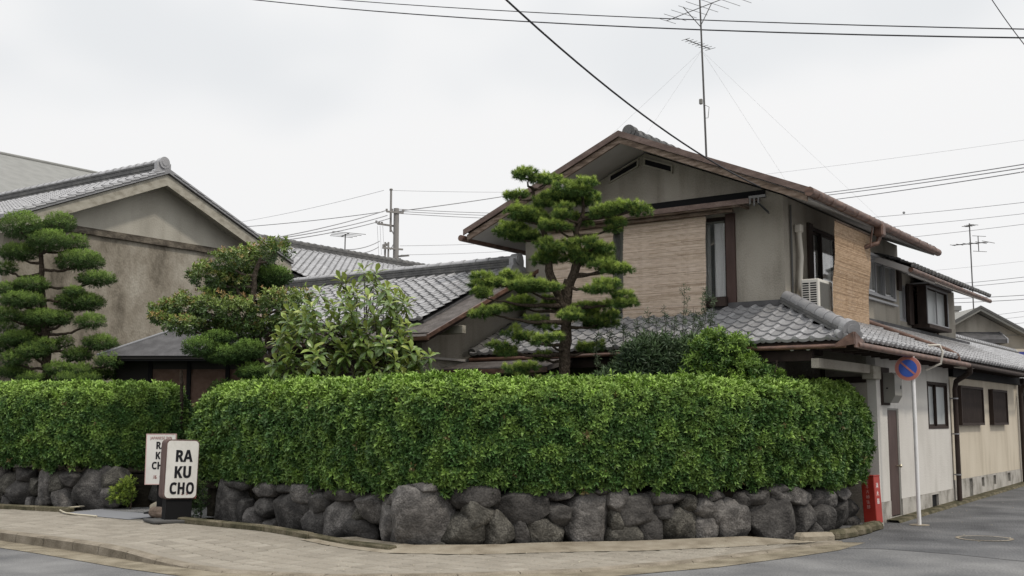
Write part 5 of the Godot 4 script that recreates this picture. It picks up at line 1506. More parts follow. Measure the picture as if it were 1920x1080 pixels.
func middle_house() -> void:
	var t := thing("middle_house", "low house with pale grey tile roof between storehouse and two-storey house", "house", Vector3(-15, 0, -17))
	var d := MB.new()
	var a := [Vector2(-14.55, 3.34), Vector2(-17.2, 4.5), Vector2(-19.85, 3.34), Vector2(-19.85, 3.24), Vector2(-17.2, 4.4), Vector2(-14.55, 3.24)]
	d.prism(PackedVector2Array(a), Vector3(-16.1, 0, 0), Vector3.BACK, Vector3.UP, Vector3(4.1, 0, 0))
	d.prism(PackedVector2Array([Vector2(-17.2, 4.5), Vector2(-19.85, 3.34), Vector2(-19.85, 3.24), Vector2(-17.2, 4.4)]), Vector3(-18.1, 0, 0), Vector3.BACK, Vector3.UP, Vector3(1.998, 0, 0))
	for lay in [0.0, -0.1]:   # the front slope runs up to a valley on the left
		d.tri(Vector3(-16.1, 3.34 + lay, -14.55), Vector3(-17.95, 4.5 + lay, -17.2), Vector3(-16.1, 4.5 + lay, -17.2), Vector3(0, 1 if lay == 0.0 else -1, 0))
	var roof := part(t, "roof", d, M["shingle"])
	var vf := MB.new()
	vf.tube([Vector3(-16.12, 3.38, -14.4), Vector3(-18.0, 4.56, -17.15)], [0.05], 6)
	part(roof, "valley_flashing", vf, M["copper"], true)
	var up := Vector3(0, 1.16, -2.65).normalized()
	lay_tiles("middle", roof, Vector3(-18.1, 3.36, -14.5), Vector3.RIGHT, up, 6.1, 2.8, "tile", func(p): return p.x > -16.1 - (-14.5 - p.z) * 0.69)
	place_tiles("middle", 300)
	ridge(roof, Vector3(-18.0, 4.5, -17.2), Vector3(-11.97, 4.5, -17.2), 4, 0.26, 0.085, "tile")
	# shingled skirt below and beside the tiles
	courses(roof, "shingle_course", Vector3(-16.1, 3.0, -13.98), Vector3.RIGHT, Vector3(0, 0.3, -0.66).normalized(), 4.65, 0.72, 0.12, 0.025, "bark_shingle")
	courses(roof, "shingle_course", Vector3(-12.02, 3.08, -14.1), Vector3.RIGHT, up, 0.55, 3.3, 0.15, 0.025, "bark_shingle")
	d = MB.new()
	d.mm(Vector3(-16.1, 2.965, -13.99), Vector3(-11.43, 3.03, -13.95))
	part(roof, "fascia", d, M["copper"], true)
	d = MB.new()
	d.prism(PackedVector2Array([Vector2(-13.97, 2.99), Vector2(-17.2, 4.41), Vector2(-17.2, 4.48), Vector2(-13.97, 3.06)]), Vector3(-11.47, 0, 0), Vector3.BACK, Vector3.UP, Vector3(0.035, 0, 0))
	part(roof, "verge_board", d, M["copper"], true)
	d = MB.new()
	d.prism(PackedVector2Array([Vector2(-14.0, 2.93), Vector2(-17.2, 4.34), Vector2(-17.2, 4.38), Vector2(-14.0, 2.97)]), Vector3(-16.1, 0, 0), Vector3.BACK, Vector3.UP, Vector3(4.6, 0, 0))
	part(roof, "soffit", d, M["dark_wood"], true)
	d = MB.new()
	d.prism(PackedVector2Array([Vector2(-14.75, 0.6), Vector2(-14.75, 3.22), Vector2(-17.2, 4.3), Vector2(-19.7, 3.22), Vector2(-19.7, 0.6)]), Vector3(-12.35, 0, 0), Vector3.BACK, Vector3.UP, Vector3(0.15, 0, 0))
	part(t, "gable_wall", d, M["plaster"])
	d = MB.new()
	d.mm(Vector3(-16.0, 0.6, -14.9), Vector3(-12.35, 3.2, -14.75)); d.mm(Vector3(-16.15, 0.6, -17.3), Vector3(-16.0, 3.2, -14.9)); d.mm(Vector3(-18.0, 0.6, -19.7), Vector3(-12.35, 3.2, -19.55)); d.mm(Vector3(-18.0, 0.6, -17.45), Vector3(-16.15, 3.9, -17.3)); d.mm(Vector3(-18.0, 0.6, -19.55), Vector3(-17.85, 3.2, -17.45))
	part(t, "front_wall", d, M["dark_wood"])
	d = MB.new()
	d.bev(Vector3(-11.8, 3.2, -14.95), Vector3(0.7, 0.14, 0.1), 0.01)
	part(t, "beam_end", d, M["cream_board"])
	d = MB.new()
	d.mm(Vector3(-12.19, 2.72, -16.4), Vector3(-12.13, 2.76, -14.7))
	part(t, "wall_rail", d, M["soffit"])

func left_house() -> void:
	var t := thing("storehouse", "plain stained plaster storehouse with tiled gable roof on the left", "house", Vector3(-26, 0, -16.7))
	var d := MB.new()
	d.prism(PackedVector2Array([Vector2(-12.95, 0), Vector2(-12.95, 5.92), Vector2(-20.45, 5.92), Vector2(-20.45, 0)]), Vector3(-22.4, 0, 0), Vector3.BACK, Vector3.UP, Vector3(0.2, 0, 0))
	part(t, "lower_wall", d, M["plaster_old"])
	d = MB.new()
	d.prism(PackedVector2Array([Vector2(-12.95, 6.05), Vector2(-16.7, 7.42), Vector2(-20.45, 6.05), Vector2(-20.45, 5.92), Vector2(-12.95, 5.92)]), Vector3(-22.4, 0, 0), Vector3.BACK, Vector3.UP, Vector3(0.23, 0, 0))
	part(t, "gable_wall", d, M["plaster_gable"])
	d = MB.new()
	d.prism(PackedVector2Array([Vector2(-0.028, 0), Vector2(0.04, 0.0), Vector2(0.03, 0.1), Vector2(0.001, 0.16)]), Vector3(-22.17, 5.86, -20.45), Vector3.RIGHT, Vector3.UP, Vector3(0, 0, 7.5))
	part(t, "wall_ledge", d, M["grime"])
	d = MB.new()
	d.mm(Vector3(-36.8, 0, -13.15), Vector3(-22.4, 5.95, -12.95)); d.mm(Vector3(-36.8, 0, -20.45), Vector3(-22.4, 5.95, -20.25)); d.mm(Vector3(-36.8, 0, -20.25), Vector3(-36.6, 7.3, -13.15))
	part(t, "side_wall", d, M["plaster_old"])
	d = MB.new()
	var ch := chevron(-20.75, -16.7, -12.65, 5.86, 7.56, 0.0, -0.12)
	d.prism(ch, Vector3(-37, 0, 0), Vector3.BACK, Vector3.UP, Vector3(15.22, 0, 0))
	var roof := part(t, "roof", d, M["shingle"])
	lay_tiles("store", roof, Vector3(-37.0, 5.87, -12.6), Vector3.RIGHT, Vector3(0, 0.42, -1).normalized(), 15.15, 4.42, "tile")
	lay_tiles("store", roof, Vector3(-21.85, 5.87, -20.8), Vector3.LEFT, Vector3(0, 0.42, 1).normalized(), 15.15, 4.42, "tile", func(p): return p.x > -24)
	place_tiles("store", 300)
	ridge(roof, Vector3(-36.9, 7.55, -16.7), Vector3(-21.95, 7.55, -16.7), 5, 0.3, 0.11, "tile")
	d = MB.new()
	d.prism(chevron(-20.78, -16.7, -12.62, 5.86, 7.57, -0.06, -0.33), Vector3(-21.78, 0, 0), Vector3.BACK, Vector3.UP, Vector3(0.06, 0, 0))
	part(roof, "verge_board", d, M["cream_board"], true)
	d = MB.new()
	d.prism(chevron(-20.8, -16.7, -12.6, 5.86, 7.57, 0.07, -0.04), Vector3(-21.9, 0, 0), Vector3.BACK, Vector3.UP, Vector3(0.24, 0, 0))
	part(roof, "verge_tiles", d, M["tile3"], true)
	for s in [-1, 1]:
		for i in 17:
			d = MB.new()
			var z: float = -16.7 + s * (0.25 + i * 0.232); var y := 7.6 - absf(z + 16.7) * 0.417
			d.bev(Vector3(-21.74, y, z), Vector3(0.2, 0.04, 0.25), 0.012, Basis(Vector3.RIGHT, s * (atan(0.417) - 0.06)))
			part(roof, "verge_tile", d, M["tile%d" % (i % 3)], true)
	d = MB.new()
	d.prism(chevron(-20.7, -16.7, -12.7, 5.86, 7.56, -0.125, -0.18), Vector3(-22.17, 0, 0), Vector3.BACK, Vector3.UP, Vector3(0.38, 0, 0))
	part(roof, "soffit", d, M["plaster_gable"], true)
	d = MB.new()
	d.tube([Vector3(-37, 5.78, -12.52), Vector3(-21.72, 5.78, -12.52)], [0.07], 8)
	part(roof, "gutter", d, M["copper"], true)
	d = MB.new()
	d.mm(Vector3(-22.17, 5.78, -13.15), Vector3(-21.78, 6.0, -12.98)); 
	part(roof, "plate_end", d, M["cream_board"], true)

func far_roofs() -> void:
	var t := thing("rear_house", "house behind with tiled slope falling away under a long ridge", "house", Vector3(-24, 0, -26))
	var d := MB.new()
	d.prism(PackedVector2Array([Vector2(-20.3, 4.95), Vector2(-25, 6.92), Vector2(-29.7, 4.95), Vector2(-29.7, 4.85), Vector2(-25, 6.82), Vector2(-20.3, 4.85)]), Vector3(0, 0, -20.95), Vector3.RIGHT, Vector3.UP, Vector3(0, 0, -12))
	var roof := part(t, "roof", d, M["shingle"])
	lay_tiles("rear", roof, Vector3(-20.27, 4.97, -20.95), Vector3(0, 0, -1), Vector3(-1, 0.419, 0).normalized(), 12.0, 5.05, "tile")
	place_tiles("rear", 300)
	ridge(roof, Vector3(-25, 6.9, -32.9), Vector3(-25, 6.9, -21.0), 4, 0.3, 0.1, "worn_tile")
	d = MB.new()
	d.mm(Vector3(-29, 0, -32.5), Vector3(-20.9, 4.9, -21.3))
	part(t, "wall", d, M["plaster_old"])
	d = MB.new()
	d.prism(PackedVector2Array([Vector2(-20.9, 4.9), Vector2(-25, 6.78), Vector2(-29, 4.9)]), Vector3(0, 0, -21.35), Vector3.RIGHT, Vector3.UP, Vector3(0, 0, 0.1))
	part(t, "gable_wall", d, M["plaster_old"])
	t = thing("grey_roofed_house", "distant house with large plain grey shingle roof at the far left", "house", Vector3(-46, 0, -23))
	d = MB.new()
	d.prism(PackedVector2Array([Vector2(-37.2, 9.4), Vector2(-46, 13.3), Vector2(-54.8, 9.4), Vector2(-54.8, 9.2), Vector2(-46, 13.1), Vector2(-37.2, 9.2)]), Vector3(0, 0, -12), Vector3.RIGHT, Vector3.UP, Vector3(0, 0, -22))
	roof = part(t, "roof", d, M["grey_shingle"])
	courses(roof, "shingle_course", Vector3(-37.2, 9.4, -12), Vector3(0, 0, -1), Vector3(-8.8, 3.9, 0).normalized(), 22, 9.6, 0.24, 0.03, "grey_shingle")
	d = MB.new()
	d.tube([Vector3(-46, 13.35, -12), Vector3(-46, 13.35, -34)], [0.1], 8)
	part(roof, "ridge_cap", d, M["grey_shingle"], true)
	d = MB.new()
	d.mm(Vector3(-54, 0, -33.5), Vector3(-38, 9.3, -12.5))
	part(t, "wall", d, M["plaster_gable"])

func neighbours() -> void:
	# the house farther up the side street; local axes, its gable turned to the corner
	var t := thing("street_house", "beige gabled house with dark roof farther up the side street", "house", Vector3(-10.94, 0.3, -50.9), "", deg_to_rad(35))
	var d := MB.new()
	d.prism(PackedVector2Array([Vector2(-3.0, 0), Vector2(-3.0, 4.5), Vector2(0, 6.05), Vector2(3.4, 4.25), Vector2(3.4, 0)]), Vector3(0, 0, -6.0), Vector3.RIGHT, Vector3.UP, Vector3(0, 0, 5.5))
	part(t, "wall", d, M["plaster"], true)
	d = MB.new()
	d.prism(PackedVector2Array([Vector2(-3.7, 4.25), Vector2(0, 6.28), Vector2(4.2, 3.95), Vector2(4.2, 3.78), Vector2(0, 6.1), Vector2(-3.7, 4.08)]), Vector3(0, 0, -6.4), Vector3.RIGHT, Vector3.UP, Vector3(0, 0, 6.4))
	var roof := part(t, "roof", d, M["meter_grey"], true)
	d = MB.new()
	d.prism(PackedVector2Array([Vector2(-3.75, 4.27), Vector2(0, 6.33), Vector2(4.25, 3.97), Vector2(4.25, 3.87), Vector2(0, 6.22), Vector2(-3.75, 4.17)]), Vector3(0, 0, 0), Vector3.RIGHT, Vector3.UP, Vector3(0, 0, 0.04))
	part(roof, "verge", d, M["appliance_dark"], true)
	d = MB.new()
	d.mm(Vector3(-2.0, 5.06, -0.5), Vector3(2.0, 5.09, -0.48))
	part(t, "wall_joint", d, M["meter_grey"], true)
	d = MB.new()
	d.prism(PackedVector2Array([Vector2(-0.5, 5.22), Vector2(0.25, 4.85), Vector2(0.25, 4.68), Vector2(-0.5, 4.68)]), Vector3(-2.8, 0, 0), Vector3.BACK, Vector3.UP, Vector3(3.75, 0, 0))
	var aw := part(t, "pent_roof", d, M["shingle"], true)
	d = MB.new()
	d.prism(PackedVector2Array([Vector2(-0.5, 5.25), Vector2(0.28, 4.87), Vector2(0.28, 4.68), Vector2(-0.5, 4.68)]), Vector3(0.95, 0, 0), Vector3.BACK, Vector3.UP, Vector3(0.06, 0, 0))
	part(aw, "end_board", d, M["aluminium"], true)
	d = MB.new()
	d.mm(Vector3(0.4, 4.3, -0.3), Vector3(3.4, 4.42, 0.5))
	var bal := part(t, "balcony_canopy", d, M["plaster_beige"], true)
	d = MB.new()
	d.mm(Vector3(0.35, 4.16, 0.42), Vector3(3.4, 4.3, 0.5))
	part(bal, "blue_edge", d, M["blue_cloth"], true)
	d = MB.new()
	d.mm(Vector3(0.8, 3.0, 0.2), Vector3(3.4, 4.1, 0.26))
	part(t, "balcony_panel", d, M["white_paint"], true)
	t = thing("pale_house", "corner of a pale house just left of the beige gabled house", "house", Vector3(-14.7, 0.4, -63), "", deg_to_rad(35))
	d = MB.new()
	d.mm(Vector3(-4, 0, -5), Vector3(0.05, 7.2, 0))
	part(t, "wall", d, M["plaster_white"], true)
	d = MB.new()
	d.mm(Vector3(-4.2, 7.2, -5.2), Vector3(0.15, 7.45, 0.1))
	part(t, "roof", d, M["grey_shingle"], true)
	# the next building on the street, a sliver at the picture's edge
	t = thing("next_house", "dark timber front of the next house beyond the beige wall", "house", Vector3(-6.5, 0.1, -34))
	d = MB.new()
	d.mm(Vector3(-9, 0.1, -40), Vector3(-5.8, 2.6, -30.3))
	part(t, "wall", d, M["plaster_beige"])
	d = MB.new()
	d.mm(Vector3(-5.79, 0.1, -30.6), Vector3(-5.68, 2.6, -30.3)); d.mm(Vector3(-5.79, 2.3, -40), Vector3(-5.66, 2.75, -30.6)); d.mm(Vector3(-5.79, 0.1, -33.2), Vector3(-5.7, 2.3, -31.0))
	part(t, "timber_front", d, M["dark_wood"])
	d = MB.new()
	d.prism(PackedVector2Array([Vector2(-5.2, 2.75), Vector2(-7.6, 3.85), Vector2(-9.6, 2.85), Vector2(-9.6, 2.72), Vector2(-7.6, 3.7), Vector2(-5.2, 2.65)]), Vector3(0, 0, -30.1), Vector3.RIGHT, Vector3.UP, Vector3(0, 0, -10))
	roof = part(t, "roof", d, M["shingle"])
	lay_tiles("next", roof, Vector3(-5.18, 2.77, -30.1), Vector3(0, 0, -1), Vector3(-1, 0.458, 0).normalized(), 10.0, 2.6, "tile")
	place_tiles("next", 120)
	ridge(roof, Vector3(-7.6, 3.84, -40), Vector3(-7.6, 3.84, -30.2), 2, 0.24, 0.1, "tile")

func gate_house() -> void:
	var yaw := deg_to_rad(35.0)
	var t := thing("gate_house", "low dark-roofed timber wing with brown panels behind the left trees", "shed", Vector3(-19.35, 0.09, -13.5), "", yaw)
	var d := MB.new()   # local axes: x along the eave, z to the viewer
	d.quad(Vector3(-0.1, 2.84, 0), Vector3(4.6, 2.84, 0), Vector3(4.6, 3.6, -1.5), Vector3(1.35, 3.6, -1.5), Vector3.UP)
	d.quad(Vector3(-0.1, 2.84, 0), Vector3(-0.1, 2.84, -3.0), Vector3(1.35, 3.6, -1.5), Vector3(1.35, 3.6, -1.5), Vector3.UP)
	d.quad(Vector3(-0.1, 2.84, -3.0), Vector3(4.6, 2.84, -3.0), Vector3(4.6, 3.6, -1.5), Vector3(1.35, 3.6, -1.5), Vector3.UP)
	d.quad(Vector3(-0.1, 2.8, 0), Vector3(4.6, 2.8, 0), Vector3(4.6, 2.8, -3.0), Vector3(-0.1, 2.8, -3.0), Vector3.DOWN)
	d.quad(Vector3(-0.1, 2.8, 0), Vector3(4.6, 2.8, 0), Vector3(4.6, 2.84, 0), Vector3(-0.1, 2.84, 0), Vector3.BACK)
	var roof := part(t, "roof", d, M["dark"], true)
	courses(roof, "shingle_course", Vector3(-0.12, 2.85, 0.02), Vector3.RIGHT, Vector3(0, 0.76, -1.5).normalized(), 4.72, 1.68, 0.075, 0.014, "shingle", true, 1.45, 0.0)
	d = MB.new()
	d.tube([Vector3(-0.12, 2.88, 0.0), Vector3(1.35, 3.65, -1.5)], [0.03], 6)
	part(roof, "hip_flashing", d, M["plate_grey"], true)
	d = MB.new()
	d.mm(Vector3(1.5, 3.6, -1.62), Vector3(4.6, 3.66, -1.38))
	part(roof, "ridge_board", d, M["tile3"], true)
	for i in 12:
		d = MB.new()
		d.tube([Vector3(1.62 + i * 0.24, 3.66, -1.5), Vector3(1.84 + i * 0.24, 3.675, -1.5)], [0.08], 8)
		part(roof, "ridge_cap", d, M["tile2"], true)
	d = MB.new()
	d.bev(Vector3(1.22, 3.65, -1.3), Vector3(0.28, 0.045, 0.14), 0.008, Basis(Vector3.UP, 0.35) * Basis(Vector3.BACK, 0.2))
	part(t, "loose_plank", d, M["old_wood"], true)
	d = MB.new()
	d.mm(Vector3(-0.05, 2.76, -0.06), Vector3(4.6, 2.84, -0.02))
	part(t, "fascia", d, M["black"], true)
	for i in 5:
		d = MB.new()
		d.mm(Vector3(0.75 + i * 0.78, 0.5, -0.56), Vector3(0.83 + i * 0.78, 2.8, -0.46))
		part(t, "post", d, M["black"], true)
		if i < 4:
			d = MB.new()
			d.mm(Vector3(0.83 + i * 0.78, 0.5, -0.55), Vector3(1.53 + i * 0.78, 2.62, -0.51))
			part(t, "panel", d, M["brown_panel"], true)
	d = MB.new()
	d.mm(Vector3(0.0, 0.5, -2.9), Vector3(0.75, 2.8, -0.6)); d.mm(Vector3(0.75, 2.62, -0.54), Vector3(3.95, 2.78, -0.48)); d.mm(Vector3(0.75, 0.5, -2.9), Vector3(4.5, 2.8, -0.75))
	part(t, "wall", d, M["dark"], true)

func walls_and_hedges() -> void:
	rng.seed = 77
	boulder_wall("boulder_wall", "dark rounded boulder wall under the long right hedge", STONES, FRONT, 0.72)
	for i in 26:   # the part of the left wall beyond the picture's edge
		var f := (i / 2) / 13.0
		LEFT_STONES.append([lerpf(-19.9, -24.8, f) + rng.randf_range(-0.05, 0.05), 0.27 + 0.38 * (i % 2), lerpf(-11.52, -11.74, f), rng.randf_range(0.36, 0.5), rng.randf_range(0.34, 0.5), 0.0])
	boulder_wall("boulder_wall", "dark boulder wall under the left hedge, ending in one big upright stone", LEFT_STONES, LEFT, 0.72)
	hedge("long clipped green hedge curving round the corner on the boulder wall", [Vector2(-14.72, -12.1), Vector2(-13.6, -11.85), Vector2(-11.9, -11.5), Vector2(-10.57, -11.4), Vector2(-9.45, -11.25), Vector2(-8.7, -11.75), Vector2(-8.0, -12.55), Vector2(-7.3, -13.25), Vector2(-6.68, -14.1), Vector2(-6.2, -14.85), Vector2(-5.8, -15.6), Vector2(-5.65, -16.4), Vector2(-5.66, -17.3), Vector2(-5.74, -18.2)], 0.5, 0.77, 2.19, true, true, 1500.0)
	hedge("shorter clipped green hedge left of the entrance path", [Vector2(-25, -11.6), Vector2(-19.6, -11.4), Vector2(-18.2, -11.75), Vector2(-17.4, -12.2), Vector2(-16.95, -12.75), Vector2(-16.8, -13.3)], 0.5, 0.88, 2.3, false, true, 1400.0)

func trees() -> void:
	pine()
	cloud_tree()
	red_tree()
	dense_tree()
	big_leaf_shrub()
	bushes()

func pine() -> void:
	rng.seed = 31
	var t := thing("pine_tree", "cloud-pruned pine with flat tiers of needles before the two-storey house", "tree", Vector3(-9.28, 0.7, -14.62))
	var trunk := [Vector3(-9.28, 0.65, -14.62), Vector3(-9.27, 1.6, -14.63), Vector3(-9.26, 2.36, -14.63), Vector3(-9.24, 3.0, -14.65), Vector3(-9.23, 3.5, -14.66), Vector3(-9.19, 3.85, -14.68)]
	limb(t, "trunk", trunk, 0.104, 0.078, "bark", 0.012, 12)
	var l1 := [Vector3(-9.24, 3.4, -14.65), Vector3(-9.36, 3.7, -14.57), Vector3(-9.45, 4.05, -14.5), Vector3(-9.42, 4.35, -14.5), Vector3(-9.55, 4.7, -14.42), Vector3(-9.62, 5.05, -14.38), Vector3(-9.66, 5.33, -14.35)]
	var l2 := [Vector3(-9.2, 3.75, -14.68), Vector3(-9.12, 4.0, -14.73), Vector3(-9.05, 4.3, -14.76), Vector3(-9.1, 4.6, -14.73), Vector3(-9.0, 4.9, -14.8), Vector3(-9.0, 5.25, -14.8)]
	limb(t, "limb", l1, 0.085, 0.02, "bark", 0.012)
	limb(t, "limb", l2, 0.08, 0.02, "bark", 0.012)
	var tuf := [needle_tuft(24, 0.062, 0.0085, 3), needle_tuft(20, 0.056, 0.008, 4), needle_tuft(28, 0.068, 0.008, 5)]
	for q in PINE_PADS:
		var c := Vector3(q[0], q[1], q[2])
		var pool: Array = trunk if c.y < 3.7 else (l1 if c.x < -9.25 else l2)
		var a := nearest_on(pool, c, 0.12)
		var m := a.lerp(c, 0.55) + Vector3(rng.randf_range(-0.05, 0.05), -0.07, rng.randf_range(-0.05, 0.05))
		limb(t, "branch", [a, m, c + Vector3(0, -q[4] * 0.35, 0)], clampf(0.014 + 0.03 * a.distance_to(c), 0.015, 0.045), 0.01, "bark", 0.012, 6)
		for k in 4:
			var f := rng.randf() * TAU
			var e := c + Vector3(cos(f) * q[3] * 0.7, -q[4] * 0.1, sin(f) * q[3] * 0.6)
			limb(t, "twig", [c + Vector3(0, -q[4] * 0.5, 0), c.lerp(e, 0.5) + Vector3(0, -q[4] * 0.35, 0), e], 0.011, 0.004, "bark", 0.004, 5)
		# each tier is built of several overlapping flat cushions
		var n := 4 if q[3] > 0.3 else 3
		for k in n:
			var f := (k + 0.5) / n * 2.0 - 1.0
			var cc: Vector3 = c + Vector3(0.819, 0, -0.574) * f * q[3] * 0.55 + Vector3(0, rng.randf_range(-0.55, 0.45) * q[4], 0) + rdir() * 0.07
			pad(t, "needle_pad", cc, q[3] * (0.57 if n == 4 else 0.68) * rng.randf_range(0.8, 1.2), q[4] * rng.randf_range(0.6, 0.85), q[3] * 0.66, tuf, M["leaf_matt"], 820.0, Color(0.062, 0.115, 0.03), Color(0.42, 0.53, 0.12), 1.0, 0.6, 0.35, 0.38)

func cloud_tree() -> void:
	rng.seed = 32
	var t := thing("cloud_tree", "tall cloud-pruned evergreen with many rounded pads at the left edge", "tree", Vector3(-20.45, 0.7, -13.0))
	var trunk := [Vector3(-20.43, 0.65, -13.0), Vector3(-20.47, 2.4, -13.0), Vector3(-20.5, 3.3, -12.97), Vector3(-20.6, 4.1, -12.92), Vector3(-20.66, 4.8, -12.88), Vector3(-20.7, 5.3, -12.86)]
	limb(t, "trunk", trunk, 0.13, 0.04, "bark", 0.015, 10)
	var sp := [sprig(7, 0.045, 0.012, 0.2, 21), sprig(8, 0.05, 0.011, 0.1, 22)]
	for q in LEFT_PADS:
		var c := Vector3(q[0], q[1], q[2])
		var a := nearest_on(trunk, c, 0.15)
		limb(t, "branch", [a, a.lerp(c, 0.5) + Vector3(0, -0.1, 0), c + Vector3(0, -q[4] * 0.3, 0)], 0.035, 0.016, "bark", 0.02, 6)
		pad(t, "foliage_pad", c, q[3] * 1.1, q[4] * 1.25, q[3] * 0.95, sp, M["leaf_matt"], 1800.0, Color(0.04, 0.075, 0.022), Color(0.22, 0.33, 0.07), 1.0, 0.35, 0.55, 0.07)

func red_tree() -> void:
	rng.seed = 33
	var t := thing("reddish_tree", "broadleaf garden tree with reddish new leaves right of the storehouse", "tree", Vector3(-14.5, 0.7, -13.5))
	var trunk := [Vector3(-14.45, 0.65, -13.55), Vector3(-14.55, 2.3, -13.48), Vector3(-14.72, 2.95, -13.39), Vector3(-14.86, 3.41, -13.28), Vector3(-14.83, 3.98, -13.3), Vector3(-14.81, 4.3, -13.32), Vector3(-14.7, 4.5, -13.35)]
	limb(t, "trunk", trunk, 0.11, 0.035, "pale_bark", 0.012, 10)
	limb(t, "limb", [Vector3(-14.85, 3.4, -13.28), Vector3(-14.95, 3.75, -13.2), Vector3(-15.1, 4.0, -13.1)], 0.05, 0.03, "pale_bark", 0.01)
	limb(t, "limb", [Vector3(-14.6, 2.75, -13.45), Vector3(-14.35, 2.95, -13.6), Vector3(-14.05, 3.3, -13.8)], 0.05, 0.025, "pale_bark", 0.01)
	var sp := [sprig(6, 0.075, 0.034, 0.15, 41), sprig(7, 0.07, 0.03, 0.3, 42)]
	var rd := [sprig(5, 0.06, 0.024, 0.5, 43)]
	for q in RED_CLUMPS:
		var c := Vector3(q[0], q[1], q[2])
		var a := nearest_on(trunk, c, 0.2)
		limb(t, "branch", [a, a.lerp(c, 0.55) + Vector3(0, -0.08, 0), c + Vector3(0, -q[4] * 0.2, 0)], 0.03, 0.012, "pale_bark", 0.02, 6)
		pad(t, "leaf_clump", c, q[3] * 1.05, q[4] * 1.02, q[3] * 0.85, sp, M["leaf_gloss"], 500.0, Color(0.055, 0.1, 0.026), Color(0.24, 0.32, 0.075), 1.0, 0.75, 0.8, 0.35)
		pad(t, "new_leaves", c + Vector3(0, q[4] * 0.3, 0), q[3] * 1.05, q[4] * 0.95, q[3] * 0.85, rd, M["leaf_gloss"], 85.0, Color(0.24, 0.24, 0.07), Color(0.36, 0.22, 0.1), 1.0, 0.7, 0.1, 0.35)

func dense_tree() -> void:
	rng.seed = 34
	var t := thing("dense_cloud_tree", "smaller cloud-pruned holly with dense dark cushions behind the reddish tree", "tree", Vector3(-15.4, 0.7, -14.1))
	var trunk := [Vector3(-15.0, 0.65, -14.2), Vector3(-15.1, 2.3, -14.1), Vector3(-15.3, 2.8, -14.0), Vector3(-15.1, 3.6, -14.1), Vector3(-15.0, 4.2, -14.15)]
	limb(t, "trunk", trunk, 0.09, 0.03, "bark", 0.015)
	var s2 := [Vector3(-16.75, 0.65, -13.35), Vector3(-16.74, 2.0, -13.36), Vector3(-16.76, 2.6, -13.35)]
	limb(t, "stem", s2, 0.04, 0.03, "bark", 0.008)
	var sp := [sprig(7, 0.04, 0.015, 0.2, 51), sprig(8, 0.042, 0.014, 0.1, 52)]
	for q in DENSE_PADS + LOW_PADS:
		var c := Vector3(q[0], q[1], q[2])
		var a := nearest_on(trunk if c.x > -16.3 or c.y > 3.2 else s2, c, 0.15)
		limb(t, "branch", [a, a.lerp(c, 0.5) + Vector3(0, -0.06, 0), c + Vector3(0, -q[4] * 0.3, 0)], 0.03, 0.014, "bark", 0.015, 6)
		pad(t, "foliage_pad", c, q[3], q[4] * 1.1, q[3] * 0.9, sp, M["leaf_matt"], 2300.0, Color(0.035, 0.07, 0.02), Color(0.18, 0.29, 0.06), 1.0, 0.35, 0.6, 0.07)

func big_leaf(l: float, w: float, sd: int) -> ArrayMesh:
	rng.seed = sd
	var b := MB.new()
	var n := 5
	var prev := []
	for i in n + 1:
		var f := float(i) / n
		var hw := w * 0.5 * sin(PI * pow(f, 1.35)) + (0.006 if i == 0 else 0.0)
		var y := 0.18 * l * f - 0.28 * l * f * f
		var row := [Vector3(-hw, y + hw * 0.35, l * f), Vector3(0, y, l * f), Vector3(hw, y + hw * 0.35, l * f)]
		if i > 0:
			b.quad(prev[0], prev[1], row[1], row[0], Vector3.UP)
			b.quad(prev[1], prev[2], row[2], row[1], Vector3.UP)
		prev = row
	return b.mesh()

